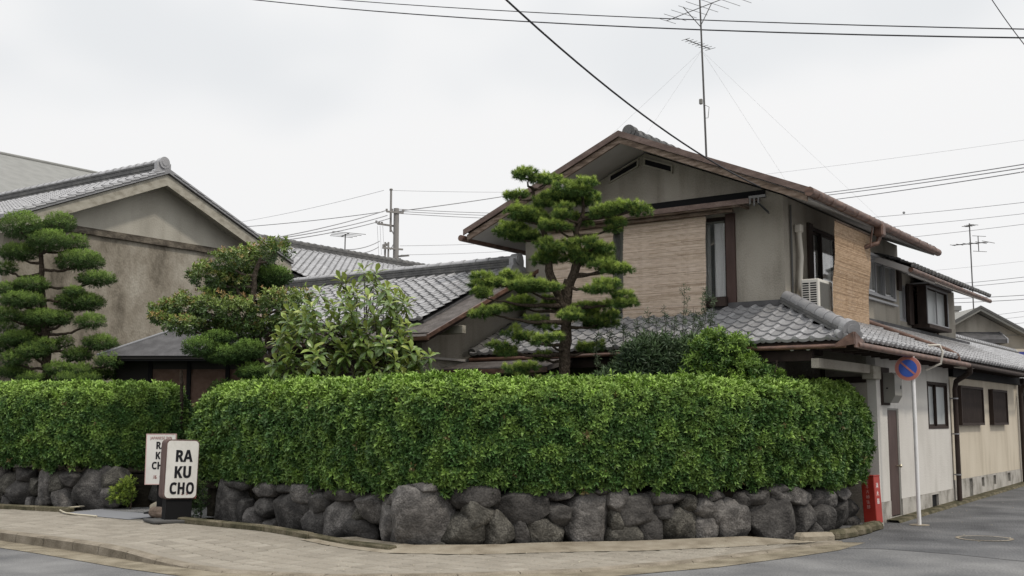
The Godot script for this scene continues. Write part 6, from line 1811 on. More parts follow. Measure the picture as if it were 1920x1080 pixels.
func big_leaf_shrub() -> void:
	rng.seed = 35
	var t := thing("big_leaf_shrub", "shrub with large glossy paddle leaves in whorls above the hedge", "shrub", Vector3(-12.6, 0.7, -13.9))
	var foot := Vector3(-12.6, 0.65, -13.9)
	var mats := []
	for c in [Color(0.085, 0.145, 0.035), Color(0.13, 0.2, 0.045), Color(0.21, 0.28, 0.06), Color(0.058, 0.11, 0.03), Color(0.29, 0.34, 0.085)]:
		var m := mat("big_leaf", c.linear_to_srgb(), 0.36, 0.5)
		m.backlight_enabled = true
		m.backlight = Color(0.4, 0.42, 0.22)
		m.cull_mode = BaseMaterial3D.CULL_DISABLED
		mats.append(m)
	var lf := [big_leaf(0.19, 0.075, 1), big_leaf(0.21, 0.08, 2), big_leaf(0.165, 0.07, 3)]
	rng.seed = 36
	var leaves := []
	var tips := []
	for q in BIG_ROSETTES:
		tips.append(Vector3(q[0], q[1], q[2]))
		tips.append(Vector3(q[0] + rng.randf_range(-0.2, 0.2), q[1] - rng.randf_range(0.02, 0.14), q[2] + rng.randf_range(-0.35, 0.05)))
		tips.append(Vector3(q[0] + rng.randf_range(-0.16, 0.16), q[1] - rng.randf_range(0.1, 0.26), q[2] + rng.randf_range(-0.3, 0.1)))
	var ends := []
	for q in [[-0.75, 2.15], [-0.45, 2.6], [-0.1, 2.3], [0.15, 2.85], [0.4, 2.5], [0.75, 2.25], [0.95, 2.0], [-0.2, 2.9]]:
		var e := Vector3(-12.6, 0, -13.9) + Vector3(0.819 * q[0], q[1], -0.574 * q[0]) + Vector3(0, 0, rng.randf_range(-0.2, 0.2))
		limb(t, "limb", [foot + Vector3(q[0] * 0.15, 0, 0), foot.lerp(e, 0.5) + Vector3(-q[0] * 0.1, 0.1, 0), e], 0.03, 0.015, "pale_bark", 0.015, 6)
		ends.append(e)
	for c in tips:
		var a: Vector3 = ends[0]
		for e in ends:
			if (e as Vector3).distance_to(c) < a.distance_to(c): a = e
		limb(t, "stem", [a, a.lerp(c, 0.5) + Vector3(0, -0.05, 0) + rdir() * 0.05, c], 0.011, 0.006, "pale_bark", 0.01, 5)
		var axis := (Vector3(0, 1, 0) + Vector3(c.x - foot.x, 0, c.z - foot.z) * 0.35 + rdir() * 0.25).normalized()
		for k in 13:
			var el := lerpf(-0.95, 0.95, k / 12.0) + rng.randf_range(-0.15, 0.15)
			var f := k * 2.4 + rng.randf_range(-0.2, 0.2)
			var bs := aim(axis, f, 1.0) * Basis(Vector3.RIGHT, -el)
			var young: int = 2 if k > 7 else 0
			var mi: int = [0, 1, 3, 0, 1][rng.randi() % 5] if young == 0 else [1, 2, 4, 2, 1][rng.randi() % 5]
			leaves.append([Transform3D(bs.scaled_local(Vector3.ONE * rng.randf_range(0.8, 1.2)), c + axis * (0.009 * k - 0.05)), mi, k % 3])
	leaves.sort_custom(func(a, b): return a[0].origin.distance_squared_to(EYE) < b[0].origin.distance_squared_to(EYE))
	var rest := {}
	for i in leaves.size():
		var l: Array = leaves[i]
		if i < 300: put(t, "leaf", lf[l[2]], mats[l[1]], l[0])
		else:
			var id := [l[2], l[1]]
			if not rest.has(id): rest[id] = []
			rest[id].append(l[0])
	for id in rest: many(t, "leaves", lf[id[0]], mats[id[1]], rest[id], PackedColorArray())

func mass(p: Node, called: String, c: Vector3, r: Vector3, meshes: Array, m: Material, n: int, old: Color, fresh: Color, shag: float) -> void:
	var xfs := [[], []]
	var cols := [PackedColorArray(), PackedColorArray()]
	var nz := FastNoiseLite.new(); nz.seed = 5; nz.frequency = 2.2
	for i in n:
		var d := rdir()
		var k := pow(rng.randf(), 0.45)
		var o := c + d * r * k
		if nz.get_noise_3dv(o) < -0.28: continue
		var ax := d * 0.6 + Vector3(0, 0.6, 0) + rdir() * shag
		var j := i % meshes.size()
		xfs[j].append(Transform3D(aim(ax, rng.randf() * TAU, rng.randf_range(0.7, 1.3)), o))
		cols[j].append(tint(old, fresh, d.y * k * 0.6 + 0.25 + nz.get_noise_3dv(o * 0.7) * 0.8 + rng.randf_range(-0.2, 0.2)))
	for j in meshes.size(): many(p, called, meshes[j], m, xfs[j], cols[j])

func bushes() -> void:
	rng.seed = 38
	var slim := [sprig(7, 0.1, 0.024, -0.1, 61), sprig(6, 0.11, 0.022, 0.1, 62)]
	var t := thing("dark_bush", "dark narrow-leaved bush with thin upright shoots right of the pine", "bush", Vector3(-7.9, 0.7, -15.4))
	rng.seed = 39
	for q in [[1215, 660, 110, 60], [1150, 670, 60, 50], [1275, 640, 60, 60], [1130, 690, 50, 40]]: pass
	var C := Vector3(-7.75, 2.4, -15.35)
	for k in 9:
		var f := k / 8.0
		var foot := Vector3(-8.4 + f * 1.2, 0.65, -15.2 - f * 0.5)
		limb(t, "stem", [foot, foot + Vector3(rng.randf_range(-0.1, 0.1), 1.1, 0), foot + Vector3(rng.randf_range(-0.3, 0.3), 1.9, rng.randf_range(-0.1, 0.1))], 0.018, 0.008, "bark", 0.015, 5)
	for q in [[0.0, 0.0, 0.62, 0.42], [-0.62, -0.12, 0.42, 0.36], [0.55, 0.08, 0.42, 0.4], [-0.25, 0.2, 0.5, 0.34], [0.2, -0.25, 0.8, 0.4], [-0.95, -0.25, 0.3, 0.26], [0.3, 0.3, 0.3, 0.2], [-0.5, 0.22, 0.24, 0.18]]:
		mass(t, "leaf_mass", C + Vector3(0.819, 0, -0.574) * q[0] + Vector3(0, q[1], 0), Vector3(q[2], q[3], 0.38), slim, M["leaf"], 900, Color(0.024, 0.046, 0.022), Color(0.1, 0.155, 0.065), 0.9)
	for q in TWIG_TIPS:
		var e := Vector3(q[0], q[1], q[2])
		var a := Vector3(e.x + rng.randf_range(-0.1, 0.1), 2.45, e.z)
		limb(t, "shoot", [a, a.lerp(e, 0.5) + rdir() * 0.03, e], 0.007, 0.003, "bark", 0.006, 4)
		var xf := []; var cl := PackedColorArray()
		var L := a.distance_to(e)
		for k in int(L * 42):
			var p := a.lerp(e, rng.randf()) + rdir() * 0.035
			xf.append(Transform3D(aim(rdir() + Vector3(0, 0.4, 0), rng.randf() * TAU, rng.randf_range(0.45, 0.7)), p))
			cl.append(tint(Color(0.04, 0.062, 0.035), Color(0.1, 0.14, 0.075), rng.randf()))
		many(t, "shoot_leaves", slim[0], M["leaf"], xf, cl)
	rng.seed = 40
	var sp := [sprig(6, 0.07, 0.028, 0.0, 63), sprig(7, 0.065, 0.026, 0.2, 64)]
	rng.seed = 41
	t = thing("green_bush", "fresh green leafy bush under the pent roof at the right", "bush", Vector3(-6.9, 0.7, -15.5))
	for k in 6:
		var foot := Vector3(-7.1 + k * 0.14, 0.65, -15.4 - k * 0.06)
		limb(t, "stem", [foot, foot + Vector3(0, 1.0, 0), foot + Vector3(rng.randf_range(-0.3, 0.3), 1.9, 0)], 0.016, 0.007, "bark", 0.012, 5)
	var B := Vector3(-6.88, 2.45, -15.5)
	for q in [[-0.15, 0.1, 0.34, 0.36], [-0.38, 0.3, 0.2, 0.16], [-0.22, 0.45, 0.16, 0.13], [0.12, 0.36, 0.2, 0.14], [0.3, 0.0, 0.24, 0.2], [0.5, -0.12, 0.22, 0.14], [0.68, -0.2, 0.2, 0.15], [0.82, -0.3, 0.16, 0.12], [0.34, -0.28, 0.34, 0.18], [-0.4, -0.2, 0.32, 0.3], [-0.02, -0.3, 0.5, 0.26], [-0.52, 0.08, 0.18, 0.16]]:
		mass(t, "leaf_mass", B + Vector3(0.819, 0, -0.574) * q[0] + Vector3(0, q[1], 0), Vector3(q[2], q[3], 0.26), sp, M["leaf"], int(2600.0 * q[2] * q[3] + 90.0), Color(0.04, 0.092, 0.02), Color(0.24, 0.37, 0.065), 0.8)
	# clipped ball in the entrance and low plants
	t = thing("clipped_bush", "small clipped round bush between the two hedges", "bush", Vector3(-16.3, 0.7, -14.0))
	var ti := [sprig(7, 0.04, 0.015, 0.2, 65), sprig(8, 0.042, 0.014, 0.1, 66)]
	rng.seed = 42
	limb(t, "stem", [Vector3(-16.3, 0.65, -14.0), Vector3(-16.3, 2.1, -14.0)], 0.04, 0.03, "bark", 0.01, 6)
	pad(t, "foliage", Vector3(-16.3, 2.1, -14.0), 0.32, 0.3, 0.32, ti, M["leaf_matt"], 2200.0, Color(0.022, 0.05, 0.014), Color(0.075, 0.145, 0.026), 1.0, 0.35, 0.8, 0.06)
	t = thing("yellow_shrub", "small yellow-green shrub beside the big upright stone", "shrub", Vector3(-16.75, 0.13, -12.35))
	limb(t, "stem", [Vector3(-16.75, 0.1, -12.35), Vector3(-16.7, 0.45, -12.35)], 0.015, 0.008, "bark", 0.005, 5)
	for q in [[0.0, 0.52, 0.17], [0.1, 0.62, 0.13], [-0.14, 0.4, 0.16], [0.1, 0.4, 0.16], [-0.2, 0.26, 0.12], [0.0, 0.28, 0.17]]:
		pad(t, "leaf_clump", Vector3(-16.85, 0.08, -12.3) + Vector3(0.819 * q[0], q[1], -0.574 * q[0]) * 0.85, q[2] * 0.75, q[2] * 0.65, q[2] * 0.75, ti, M["leaf"], 1700.0, Color(0.11, 0.17, 0.025), Color(0.36, 0.46, 0.07), 1.0, 0.6, 0.8, 0.2)
	t = thing("azalea", "small azalea with coral pink flowers beside the lamp sign", "shrub", Vector3(-14.4, 0.13, -11.9))
	limb(t, "stem", [Vector3(-14.4, 0.1, -11.95), Vector3(-14.42, 0.5, -11.95)], 0.014, 0.008, "bark", 0.005, 5)
	for q in [[0.0, 0.62, 0.16], [-0.1, 0.5, 0.15], [0.1, 0.42, 0.16], [0.02, 0.28, 0.16], [-0.1, 0.75, 0.1], [0.12, 0.6, 0.12]]:
		pad(t, "leaf_clump", Vector3(-14.3, 0, -11.66) + Vector3(0.819 * q[0], q[1], -0.574 * q[0]), q[2], q[2], q[2], ti, M["leaf"], 1300.0, Color(0.03, 0.06, 0.02), Color(0.1, 0.15, 0.04), 1.0, 0.6, 0.8, 0.2)
	var fl := MB.new()
	for i in 6:
		var f := TAU * i / 6
		leaf_into(fl, Vector3.ZERO, Vector3(cos(f), 0.5, sin(f)).normalized(), Vector3.UP, 0.04, 0.035, 0.2, 0.2)
	var fm := fl.mesh()
	for q in [[-0.16, 0.78], [0.02, 0.74], [-0.06, 0.6], [-0.2, 0.48], [0.1, 0.62], [0.06, 0.35], [-0.04, 0.3], [0.16, 0.5]]:
		put(t, "flower", fm, M["pink"], Transform3D(aim(Vector3(0.6, 0.3, 1.0), 0.3, 1.0), Vector3(-14.24, 0, -11.48) + Vector3(0.819 * q[0], q[1], -0.574 * q[0])))

func rounded(w: float, h: float, r: float) -> PackedVector2Array:
	var p := PackedVector2Array()
	for c in [[w / 2 - r, h / 2 - r, 0], [-w / 2 + r, h / 2 - r, 1], [-w / 2 + r, -h / 2 + r, 2], [w / 2 - r, -h / 2 + r, 3]]:
		for i in 6:
			var f: float = (c[2] + i / 5.0) * PI / 2
			p.append(Vector2(c[0] + r * cos(f), c[1] + r * sin(f)))
	return p

func signs() -> void:
	# lamp sign on a post
	var t := thing("lamp_sign", "white box sign lettered RA KU CHO on a black post", "sign", Vector3(-14.22, 0.05, -11.32), "", deg_to_rad(70))
	t.rotation.z = deg_to_rad(-1.6)
	var b := MB.new()
	b.prism(rounded(0.52, 0.9, 0.07), Vector3(0, 0.88, -0.11), Vector3.RIGHT, Vector3.UP, Vector3(0, 0, 0.22))
	part(t, "case", b, M["sign_case"], true)
	for s in [1, -1]:
		b = MB.new()
		b.prism(rounded(0.485, 0.865, 0.06), Vector3(0, 0.88, s * 0.11), Vector3.RIGHT, Vector3.UP, Vector3(0, 0, s * 0.018))
		var face := part(t, "face", b, M["sign_face"], true)
		var y := 1.075
		for w in ["RA", "KU", "CHO"]:
			var wid: float = {"RA": 0.3, "KU": 0.29, "CHO": 0.42}[w]
			letters(face, "lettering", w, 0.17, 0.78 if w == "CHO" else 0.9, Transform3D(Basis(Vector3.UP, 0.0 if s > 0 else PI), Vector3(0.012 * s, y, s * 0.131)), "ink")
			y -= 0.245
		b = MB.new()
		strokes(b, [[2, 2, 8, 2], [5, 0, 5, 5], [2, 6, 8, 6], [3, 8, 7, 8]], Transform3D(Basis(), Vector3(0.03, 0.51, s * 0.13)), 0.05, 0.007)
		strokes(b, [[1, 2, 9, 2], [5, 0, 5, 9], [2, 6, 8, 6]], Transform3D(Basis(), Vector3(0.1, 0.51, s * 0.13)), 0.05, 0.007)
		part(face, "small_characters", b, M["red_ink"], true)
	b = MB.new()
	b.mm(Vector3(-0.2, 0.06, -0.09), Vector3(0.2, 0.435, 0.09))
	part(t, "post", b, M["black"], true)
	b = MB.new()
	b.bev(Vector3(0, 0.1, 0), Vector3(0.84, 0.045, 0.56), 0.01)
	part(t, "base_plate", b, M["cast_iron"], true)
	for x in [-0.34, 0.34]:
		for z in [-0.2, 0.2]:
			b = MB.new()
			b.tube([Vector3(x - 0.015, 0.05, z), Vector3(x + 0.015, 0.05, z)], [0.04], 10); b.mm(Vector3(x - 0.02, 0.05, z - 0.02), Vector3(x + 0.02, 0.085, z + 0.02))
			part(t, "castor", b, M["black"], true)
	# older flat sign behind it
	t = thing("inn_sign", "flat white sign headed JAPANESE INN behind the lamp sign", "sign", Vector3(-15.46, 0.13, -11.96), "", deg_to_rad(38))
	b = MB.new()
	b.mm(Vector3(-0.24, 0.5, -0.02), Vector3(0.24, 1.32, 0.02))
	var pn := part(t, "panel", b, M["sign_face"], true)
	b = MB.new()
	frame_boxes(b, "z", 0.024, -0.245, 0.245, 0.495, 1.325, 0.012, 0.05)
	part(pn, "frame", b, M["sign_rim"], true)
	letters(pn, "lettering", "JAPANESE INN", 0.045, 0.88, Transform3D(Basis(), Vector3(0, 1.255, 0.022)), "red_ink", false)
	var yy := 1.13
	for w in ["RA", "KU", "CHO"]:
		letters(pn, "lettering", w, 0.115, 0.85, Transform3D(Basis(), Vector3(0, yy, 0.022)), "ink")
		yy -= 0.165
	b = MB.new()
	strokes(b, [[1, 2, 2, 3], [1, 5, 2, 6], [1, 9, 3, 7], [4, 2, 8, 2, 4, 6], [4, 3, 9, 7], [5, 7, 8, 7, 8, 9, 5, 9, 5, 7]], Transform3D(Basis(), Vector3(-0.08, 0.62, 0.0215)), 0.07, 0.007)
	strokes(b, [[1, 3, 4, 3], [2.5, 1, 2.5, 8], [5, 1, 9, 1], [6, 3, 9, 3, 9, 7, 6, 7, 6, 3], [6, 5, 9, 5]], Transform3D(Basis(), Vector3(0.02, 0.62, 0.0215)), 0.07, 0.007)
	part(pn, "small_characters", b, M["red_ink"], true)
	b = MB.new()
	b.mm(Vector3(-0.05, 0.0, -0.06), Vector3(0.05, 0.5, -0.022)); b.mm(Vector3(-0.05, 0.5, -0.06), Vector3(0.05, 1.2, -0.022)); b.mm(Vector3(-0.22, 0.0, -0.2), Vector3(0.22, 0.05, 0.1))
	part(t, "post", b, M["black"], true)
	# no parking sign
	t = thing("no_parking_sign", "round blue and red no parking sign on a white pole", "sign", Vector3(-5.12, 0, -18.73), "", deg_to_rad(15))
	b = MB.new()
	b.tube([Vector3(0, -0.05, 0), Vector3(0, 2.72, 0)], [0.032], 12)
	part(t, "pole", b, M["white_paint"], true)
	b = MB.new()
	b.tube([Vector3(0, -0.01, 0), Vector3(0, 0.012, 0)], [0.16], 14)
	part(t, "footing", b, M["footing"], true)
	var zf := 0.05
	for d in [[0.205, 0.0, "sign_rim", "rim"], [0.196, 0.004, "sign_red", "red_disc"], [0.142, 0.008, "sign_blue", "blue_disc"]]:
		b = MB.new()
		b.tube([Vector3(-0.075, 2.52, zf - 0.012), Vector3(-0.075, 2.52, zf + d[1])], [d[0]], 36)
		part(t, d[3], b, M[d[2]], true)
	b = MB.new()
	b.box(Vector3(-0.075, 2.52, zf + 0.0095), Vector3(0.275, 0.03, 0.003), Basis(Vector3.BACK, -0.75))
	part(t, "slash", b, M["sign_red"], true)
	b = MB.new()
	b.mm(Vector3(-0.04, 2.4, 0.0), Vector3(0.04, 2.43, 0.04)); b.mm(Vector3(-0.04, 2.6, 0.0), Vector3(0.04, 2.63, 0.04))
	part(t, "clamp", b, M["steel"], true)
	# fire extinguisher box
	t = thing("fire_extinguisher_box", "leaning red fire extinguisher box with white characters at the wall corner", "box", Vector3(-5.69, -0.02, -18.22), "", deg_to_rad(-9))
	t.rotation.z = deg_to_rad(2.6)
	b = MB.new()
	b.bev(Vector3(0, 0.435, 0), Vector3(0.225, 0.74, 0.21), 0.01)
	part(t, "body", b, M["red_paint"], true)
	b = MB.new()
	b.bev(Vector3(0, 0.812, 0), Vector3(0.235, 0.018, 0.22), 0.006)
	part(t, "lid", b, M["red_paint"], true)
	for x in [-0.08, 0.09]:
		b = MB.new()
		b.mm(Vector3(x - 0.04, -0.02, -0.09), Vector3(x + 0.04, 0.068, 0.1))
		part(t, "foot", b, M["concrete"], true)
	b = MB.new()
	var G := {
		"east": [[1, 2, 9, 2], [5, 0, 5, 10], [2, 4, 8, 4, 8, 6.5, 2, 6.5, 2, 4], [5, 7, 1, 9.5], [5, 7, 9, 9.5]],
		"early": [[3, 0.5, 7, 0.5, 7, 4, 3, 4, 3, 0.5], [3, 2.2, 7, 2.2], [1, 6.5, 9, 6.5], [5, 4, 5, 10]],
		"big": [[1, 3, 9, 3], [5, 0.5, 4.6, 5, 1, 9.5], [5, 4, 9, 9.5]],
		"master": [[2, 1, 1, 3], [1, 3, 1, 9], [1, 3, 4, 3, 4, 5.5, 1, 5.5], [1, 9, 4, 9, 4, 7, 1, 7], [5, 1, 9.5, 1], [7.2, 1, 7.2, 10], [5.2, 3.5, 9.2, 3.5, 9.2, 8], [5.2, 3.5, 5.2, 8]],
		"behind": [[3, 0.5, 1, 3], [3, 3, 0.8, 6], [2, 5, 2, 10], [6.5, 0.5, 4.5, 3, 7, 3, 4.5, 5.5, 8.5, 5], [6, 6, 4, 9], [5, 6.8, 8, 6.8, 4, 10], [5.5, 7.5, 9.5, 10]],
		"part": [[3, 0, 3, 1.5], [0.5, 1.5, 5.5, 1.5], [1.8, 2.5, 2.2, 4], [4.2, 2.5, 3.8, 4], [0.4, 4.5, 5.6, 4.5], [1.2, 6, 5, 6, 5, 9.5, 1.2, 9.5, 1.2, 6], [7, 0.5, 7, 10], [7, 0.5, 9.5, 1, 8, 4, 9.5, 6.5, 7.4, 7.5]],
		"quench": [[1, 1, 2, 2], [0.5, 4, 1.8, 5], [0.6, 9.5, 2.4, 6.5], [6, 0, 6, 4], [3.8, 1, 4.6, 3], [8.4, 1, 7.6, 3], [4, 4, 8.5, 4, 8.5, 10], [4, 4, 4, 10], [4, 6, 8.5, 6], [4, 8, 8.5, 8]],
		"fire": [[5, 0.5, 4.6, 5, 1, 9.5], [5, 5, 9, 9.5], [2, 3, 3, 5], [8, 2.5, 6.8, 5]],
		"vessel": [[1, 0.5, 4, 0.5, 4, 3, 1, 3, 1, 0.5], [6, 0.5, 9, 0.5, 9, 3, 6, 3, 6, 0.5], [0.5, 5, 9.5, 5], [5, 3.5, 5, 5, 1, 6.8], [5, 5, 9, 6.8], [1, 7, 4, 7, 4, 9.7, 1, 9.7, 1, 7], [6, 7, 9, 7, 9, 9.7, 6, 9.7, 6, 7]],
	}
	var y := 0.72
	for k in ["east", "early", "big", "master", "behind", "part"]:
		strokes(b, G[k], Transform3D(Basis(), Vector3(-0.01, y, 0.1065)), 0.06, 0.0042)
		y -= 0.079
	part(t, "front_characters", b, M["faded_paint"], true)
	b = MB.new()
	y = 0.66
	for k in ["quench", "fire", "vessel"]:
		strokes(b, G[k], Transform3D(Basis(Vector3.UP, PI / 2), Vector3(0.114, y, 0.01)), 0.08, 0.0085)
		y -= 0.125
	part(t, "side_characters", b, M["white_paint"], true)

func street_things() -> void:
	rng.seed = 55
	var t := thing("manhole_cover", "round cast iron manhole cover in the side street", "manhole cover", Vector3(-3.78, 0.004, -17.1))
	var b := MB.new()
	b.tube([Vector3(0, -0.02, 0), Vector3(0, 0.006, 0)], [0.33], 28)
	part(t, "lid", b, M["cast_iron"], true)
	b = MB.new()
	for i in 28:
		var f := TAU * i / 28; var g := TAU * (i + 1) / 28
		b.quad(Vector3(cos(f) * 0.335, 0.008, sin(f) * 0.335), Vector3(cos(g) * 0.335, 0.008, sin(g) * 0.335), Vector3(cos(g) * 0.385, 0.008, sin(g) * 0.385), Vector3(cos(f) * 0.385, 0.008, sin(f) * 0.385), Vector3.UP)
	part(t, "rim", b, M["footing"], true)
	b = MB.new()
	for i in range(-6, 7):
		for j in range(-6, 7):
			var p := Vector2(i, j) * 0.048
			if p.length() < 0.3: b.bev(Vector3(p.x, 0.008, p.y), Vector3(0.03, 0.008, 0.03), 0.004)
	var st := part(t, "studs", b, M["cast_iron"], true)
	tag(st, "", "", "", "stuff")
	t = thing("steel_plate", "grey steel ramp plate lying on the entrance path", "metal plate", Vector3(-16.0, 0.135, -11.5), "", deg_to_rad(-3))
	b = MB.new()
	b.bev(Vector3(0, 0.012, 0), Vector3(1.9, 0.012, 0.7), 0.003, Basis(Vector3.RIGHT, 0.02))
	part(t, "sheet", b, M["plate_grey"], true)
	b = MB.new()
	for i in 5: b.mm(Vector3(-0.8 + i * 0.4, -0.01, -0.3), Vector3(-0.76 + i * 0.4, 0.004, 0.3))
	part(t, "bearer", b, M["cast_iron"], true)
	t = thing("log", "short cut log lying beside the lamp sign", "log", Vector3(-14.75, 0.22, -11.45))
	b = MB.new()
	b.tube([Vector3(-15.0, 0.23, -11.5), Vector3(-14.8, 0.235, -11.47), Vector3(-14.45, 0.22, -11.4)], [0.085, 0.09, 0.08], 12, false)
	part(t, "bark", b, M["old_wood"])
	b = MB.new()
	b.tube([Vector3(-15.004, 0.23, -11.5), Vector3(-14.99, 0.23, -11.498)], [0.084], 12); b.tube([Vector3(-14.46, 0.22, -11.402), Vector3(-14.446, 0.22, -11.4)], [0.079], 12)
	part(t, "cut_end", b, M["dark_wood"])
	var st2 := single("stepping_stone", "pale flat rock behind the two inn signs", "rock", boulder(0.8, 0.35, 0.6), M["footing"])
	st2.position = Vector3(-15.9, 0.2, -12.5)
	var rk := single("entrance_rock", "dark rock in the shade behind the yellow shrub", "rock", boulder(1.0, 0.8, 0.6), M["stone2"])
	rk.position = Vector3(-16.6, 0.42, -13.0)
	var rk2 := single("entrance_rock", "low dark rock at the foot of the hedge beside the flat sign", "rock", boulder(0.7, 0.5, 0.5), M["stone0"])
	rk2.position = Vector3(-16.2, 0.3, -13.2)
	t = thing("garden_hose", "pale garden hose looped on the entrance path by a sprinkler", "hose", Vector3(-17.2, 0.14, -11.8))
	b = MB.new()
	var hp := []
	for q in [Vector3(-17.75, 0.33, -12.4), Vector3(-17.7, 0.18, -12.3), Vector3(-17.75, 0.165, -12.05), Vector3(-17.75, 0.16, -11.75), Vector3(-17.55, 0.16, -11.5), Vector3(-17.2, 0.155, -11.33), Vector3(-16.9, 0.15, -11.2), Vector3(-16.5, 0.15, -11.12), Vector3(-15.9, 0.15, -11.1)]: hp.append(q)
	b.tube(hp, [0.014], 6)
	part(t, "hose_line", b, M["hose"])
	b = MB.new()
	b.ball(Vector3(-17.75, 0.36, -12.4), Vector3(0.05, 0.05, 0.05))
	part(t, "sprinkler_head", b, M["meter_grey"])
	# fallen leaves and a few pebbles
	b = MB.new()
	for i in 90:
		var p := Vector3(rng.randf_range(-5.45, -1.5), 0.012, rng.randf_range(-24, -15.6)) if i < 45 else Vector3(rng.randf_range(-11, -5.8), 0, 0)
		if i >= 45:
			p.z = rng.randf_range(-14, -9.2); p.y = kerb_h(p.x) + 0.012
			if not (p.z > -11.0 - maxf(0.0, p.x + 9.2) * 1.15 and p.z < -9.0 - maxf(0.0, p.x + 8.6) * 1.15): continue
		else: p.y += road_y(p.z)
		var f := rng.randf() * TAU
		leaf_into(b, p, Vector3(cos(f), 0.08, sin(f)), Vector3.UP, rng.randf_range(0.025, 0.05), 0.02, 0.3, 0.0)
	single("fallen_leaves", "scattered dry fallen leaves on the side street and sidewalk", "leaves", b, M["hose"], "", "stuff")
	t = thing("utility_pole", "grey concrete utility pole with crossarms behind the middle roof", "utility pole", Vector3(-39.6, 0, -45.55))
	b = MB.new()
	b.tube([Vector3(-39.6, 0, -45.55), Vector3(-39.6, 13.2, -45.55)], [0.2, 0.15], 12)
	part(t, "pole", b, M["pole_concrete"])
	b = MB.new()
	b.tube([Vector3(-39.83, 11.9, -45.36), Vector3(-39.83, 14.25, -45.36)], [0.06], 8); b.ball(Vector3(-39.83, 14.25, -45.36), Vector3(0.1, 0.06, 0.1))
	part(t, "steel_extension", b, M["pole_concrete"])
	var R := Vector3(0.819, 0, -0.574); var V := Vector3(0.574, 0, 0.819)
	var O := Vector3(-39.6, 0, -45.55)
	for q in [[-0.55, 0.45, 12.95, 0.5], [-1.1, 0.1, 12.25, 0.8], [-0.75, 0.45, 10.95, 0.5], [0.0, 0.8, 10.55, -0.5], [-0.6, 0.3, 10.4, 0.3], [0.1, 0.85, 10.15, -0.4]]:
		b = MB.new()
		var d := (R * 0.85 - V * (q[3] as float)).normalized()
		b.box(O + R * ((q[0] + q[1]) * 0.5) + Vector3(0, q[2], 0) + V * 0.2, Vector3(q[1] - q[0], 0.09, 0.09), Basis(d, Vector3.UP, d.cross(Vector3.UP)))
		part(t, "crossarm", b, M["pole_concrete"])
	for q in [[-0.5, 13.05], [-0.2, 13.05], [0.4, 13.02], [-1.05, 12.4], [-0.9, 12.36], [-0.75, 12.33], [-0.65, 11.1], [-0.45, 11.15]]:
		b = MB.new()
		b.tube([O + R * q[0] + Vector3(0, q[1] - 0.06, 0) + V * 0.25, O + R * q[0] + Vector3(0, q[1] + 0.08, 0) + V * 0.25], [0.06], 8)
		part(t, "insulator", b, M["pole_concrete"])
	for q in [-0.55, -0.38]:
		b = MB.new()
		b.tube([O + R * q + Vector3(0, 10.2, 0) + V * 0.25, O + R * q + Vector3(0, 11.3, 0) + V * 0.25], [0.05], 8)
		part(t, "cutout_switch", b, M["pole_concrete"])
	b = MB.new()
	b.tube([O - R * 0.35 + Vector3(0, 12.2, 0), O + Vector3(0, 11.5, 0)], [0.025], 5); b.tube([O - R * 0.3 + Vector3(0, 10.9, 0), O + Vector3(0, 11.5, 0)], [0.02], 5)
	part(t, "brace", b, M["pole_concrete"])
	for q in [-1.0, -0.85, -0.7]:
		b = MB.new()
		b.tube([O + R * q + Vector3(0, 12.2, 0) + V * 0.25, O + R * (q + 0.1) + Vector3(0, 10.6, 0) + V * 0.25], [0.01], 4)
		part(t, "lead", b, M["far_wire"])

func yagi(p: Node, c: Vector3, boom: Vector3, el: Vector3, L: float, n: int, l0: float, l1: float, r: float, m: String) -> void:
	var b := MB.new()
	b.tube([c - boom * L * 0.5, c + boom * L * 0.5], [r * 1.6], 6)
	part(p, "boom", b, M[m])
	for i in n:
		var o := c + boom * L * (float(i) / (n - 1) - 0.5)
		b = MB.new()
		var h := lerpf(l0, l1, float(i) / (n - 1)) * 0.5
		b.tube([o - el * h, o + el * h], [r], 5)
		part(p, "element", b, M[m])

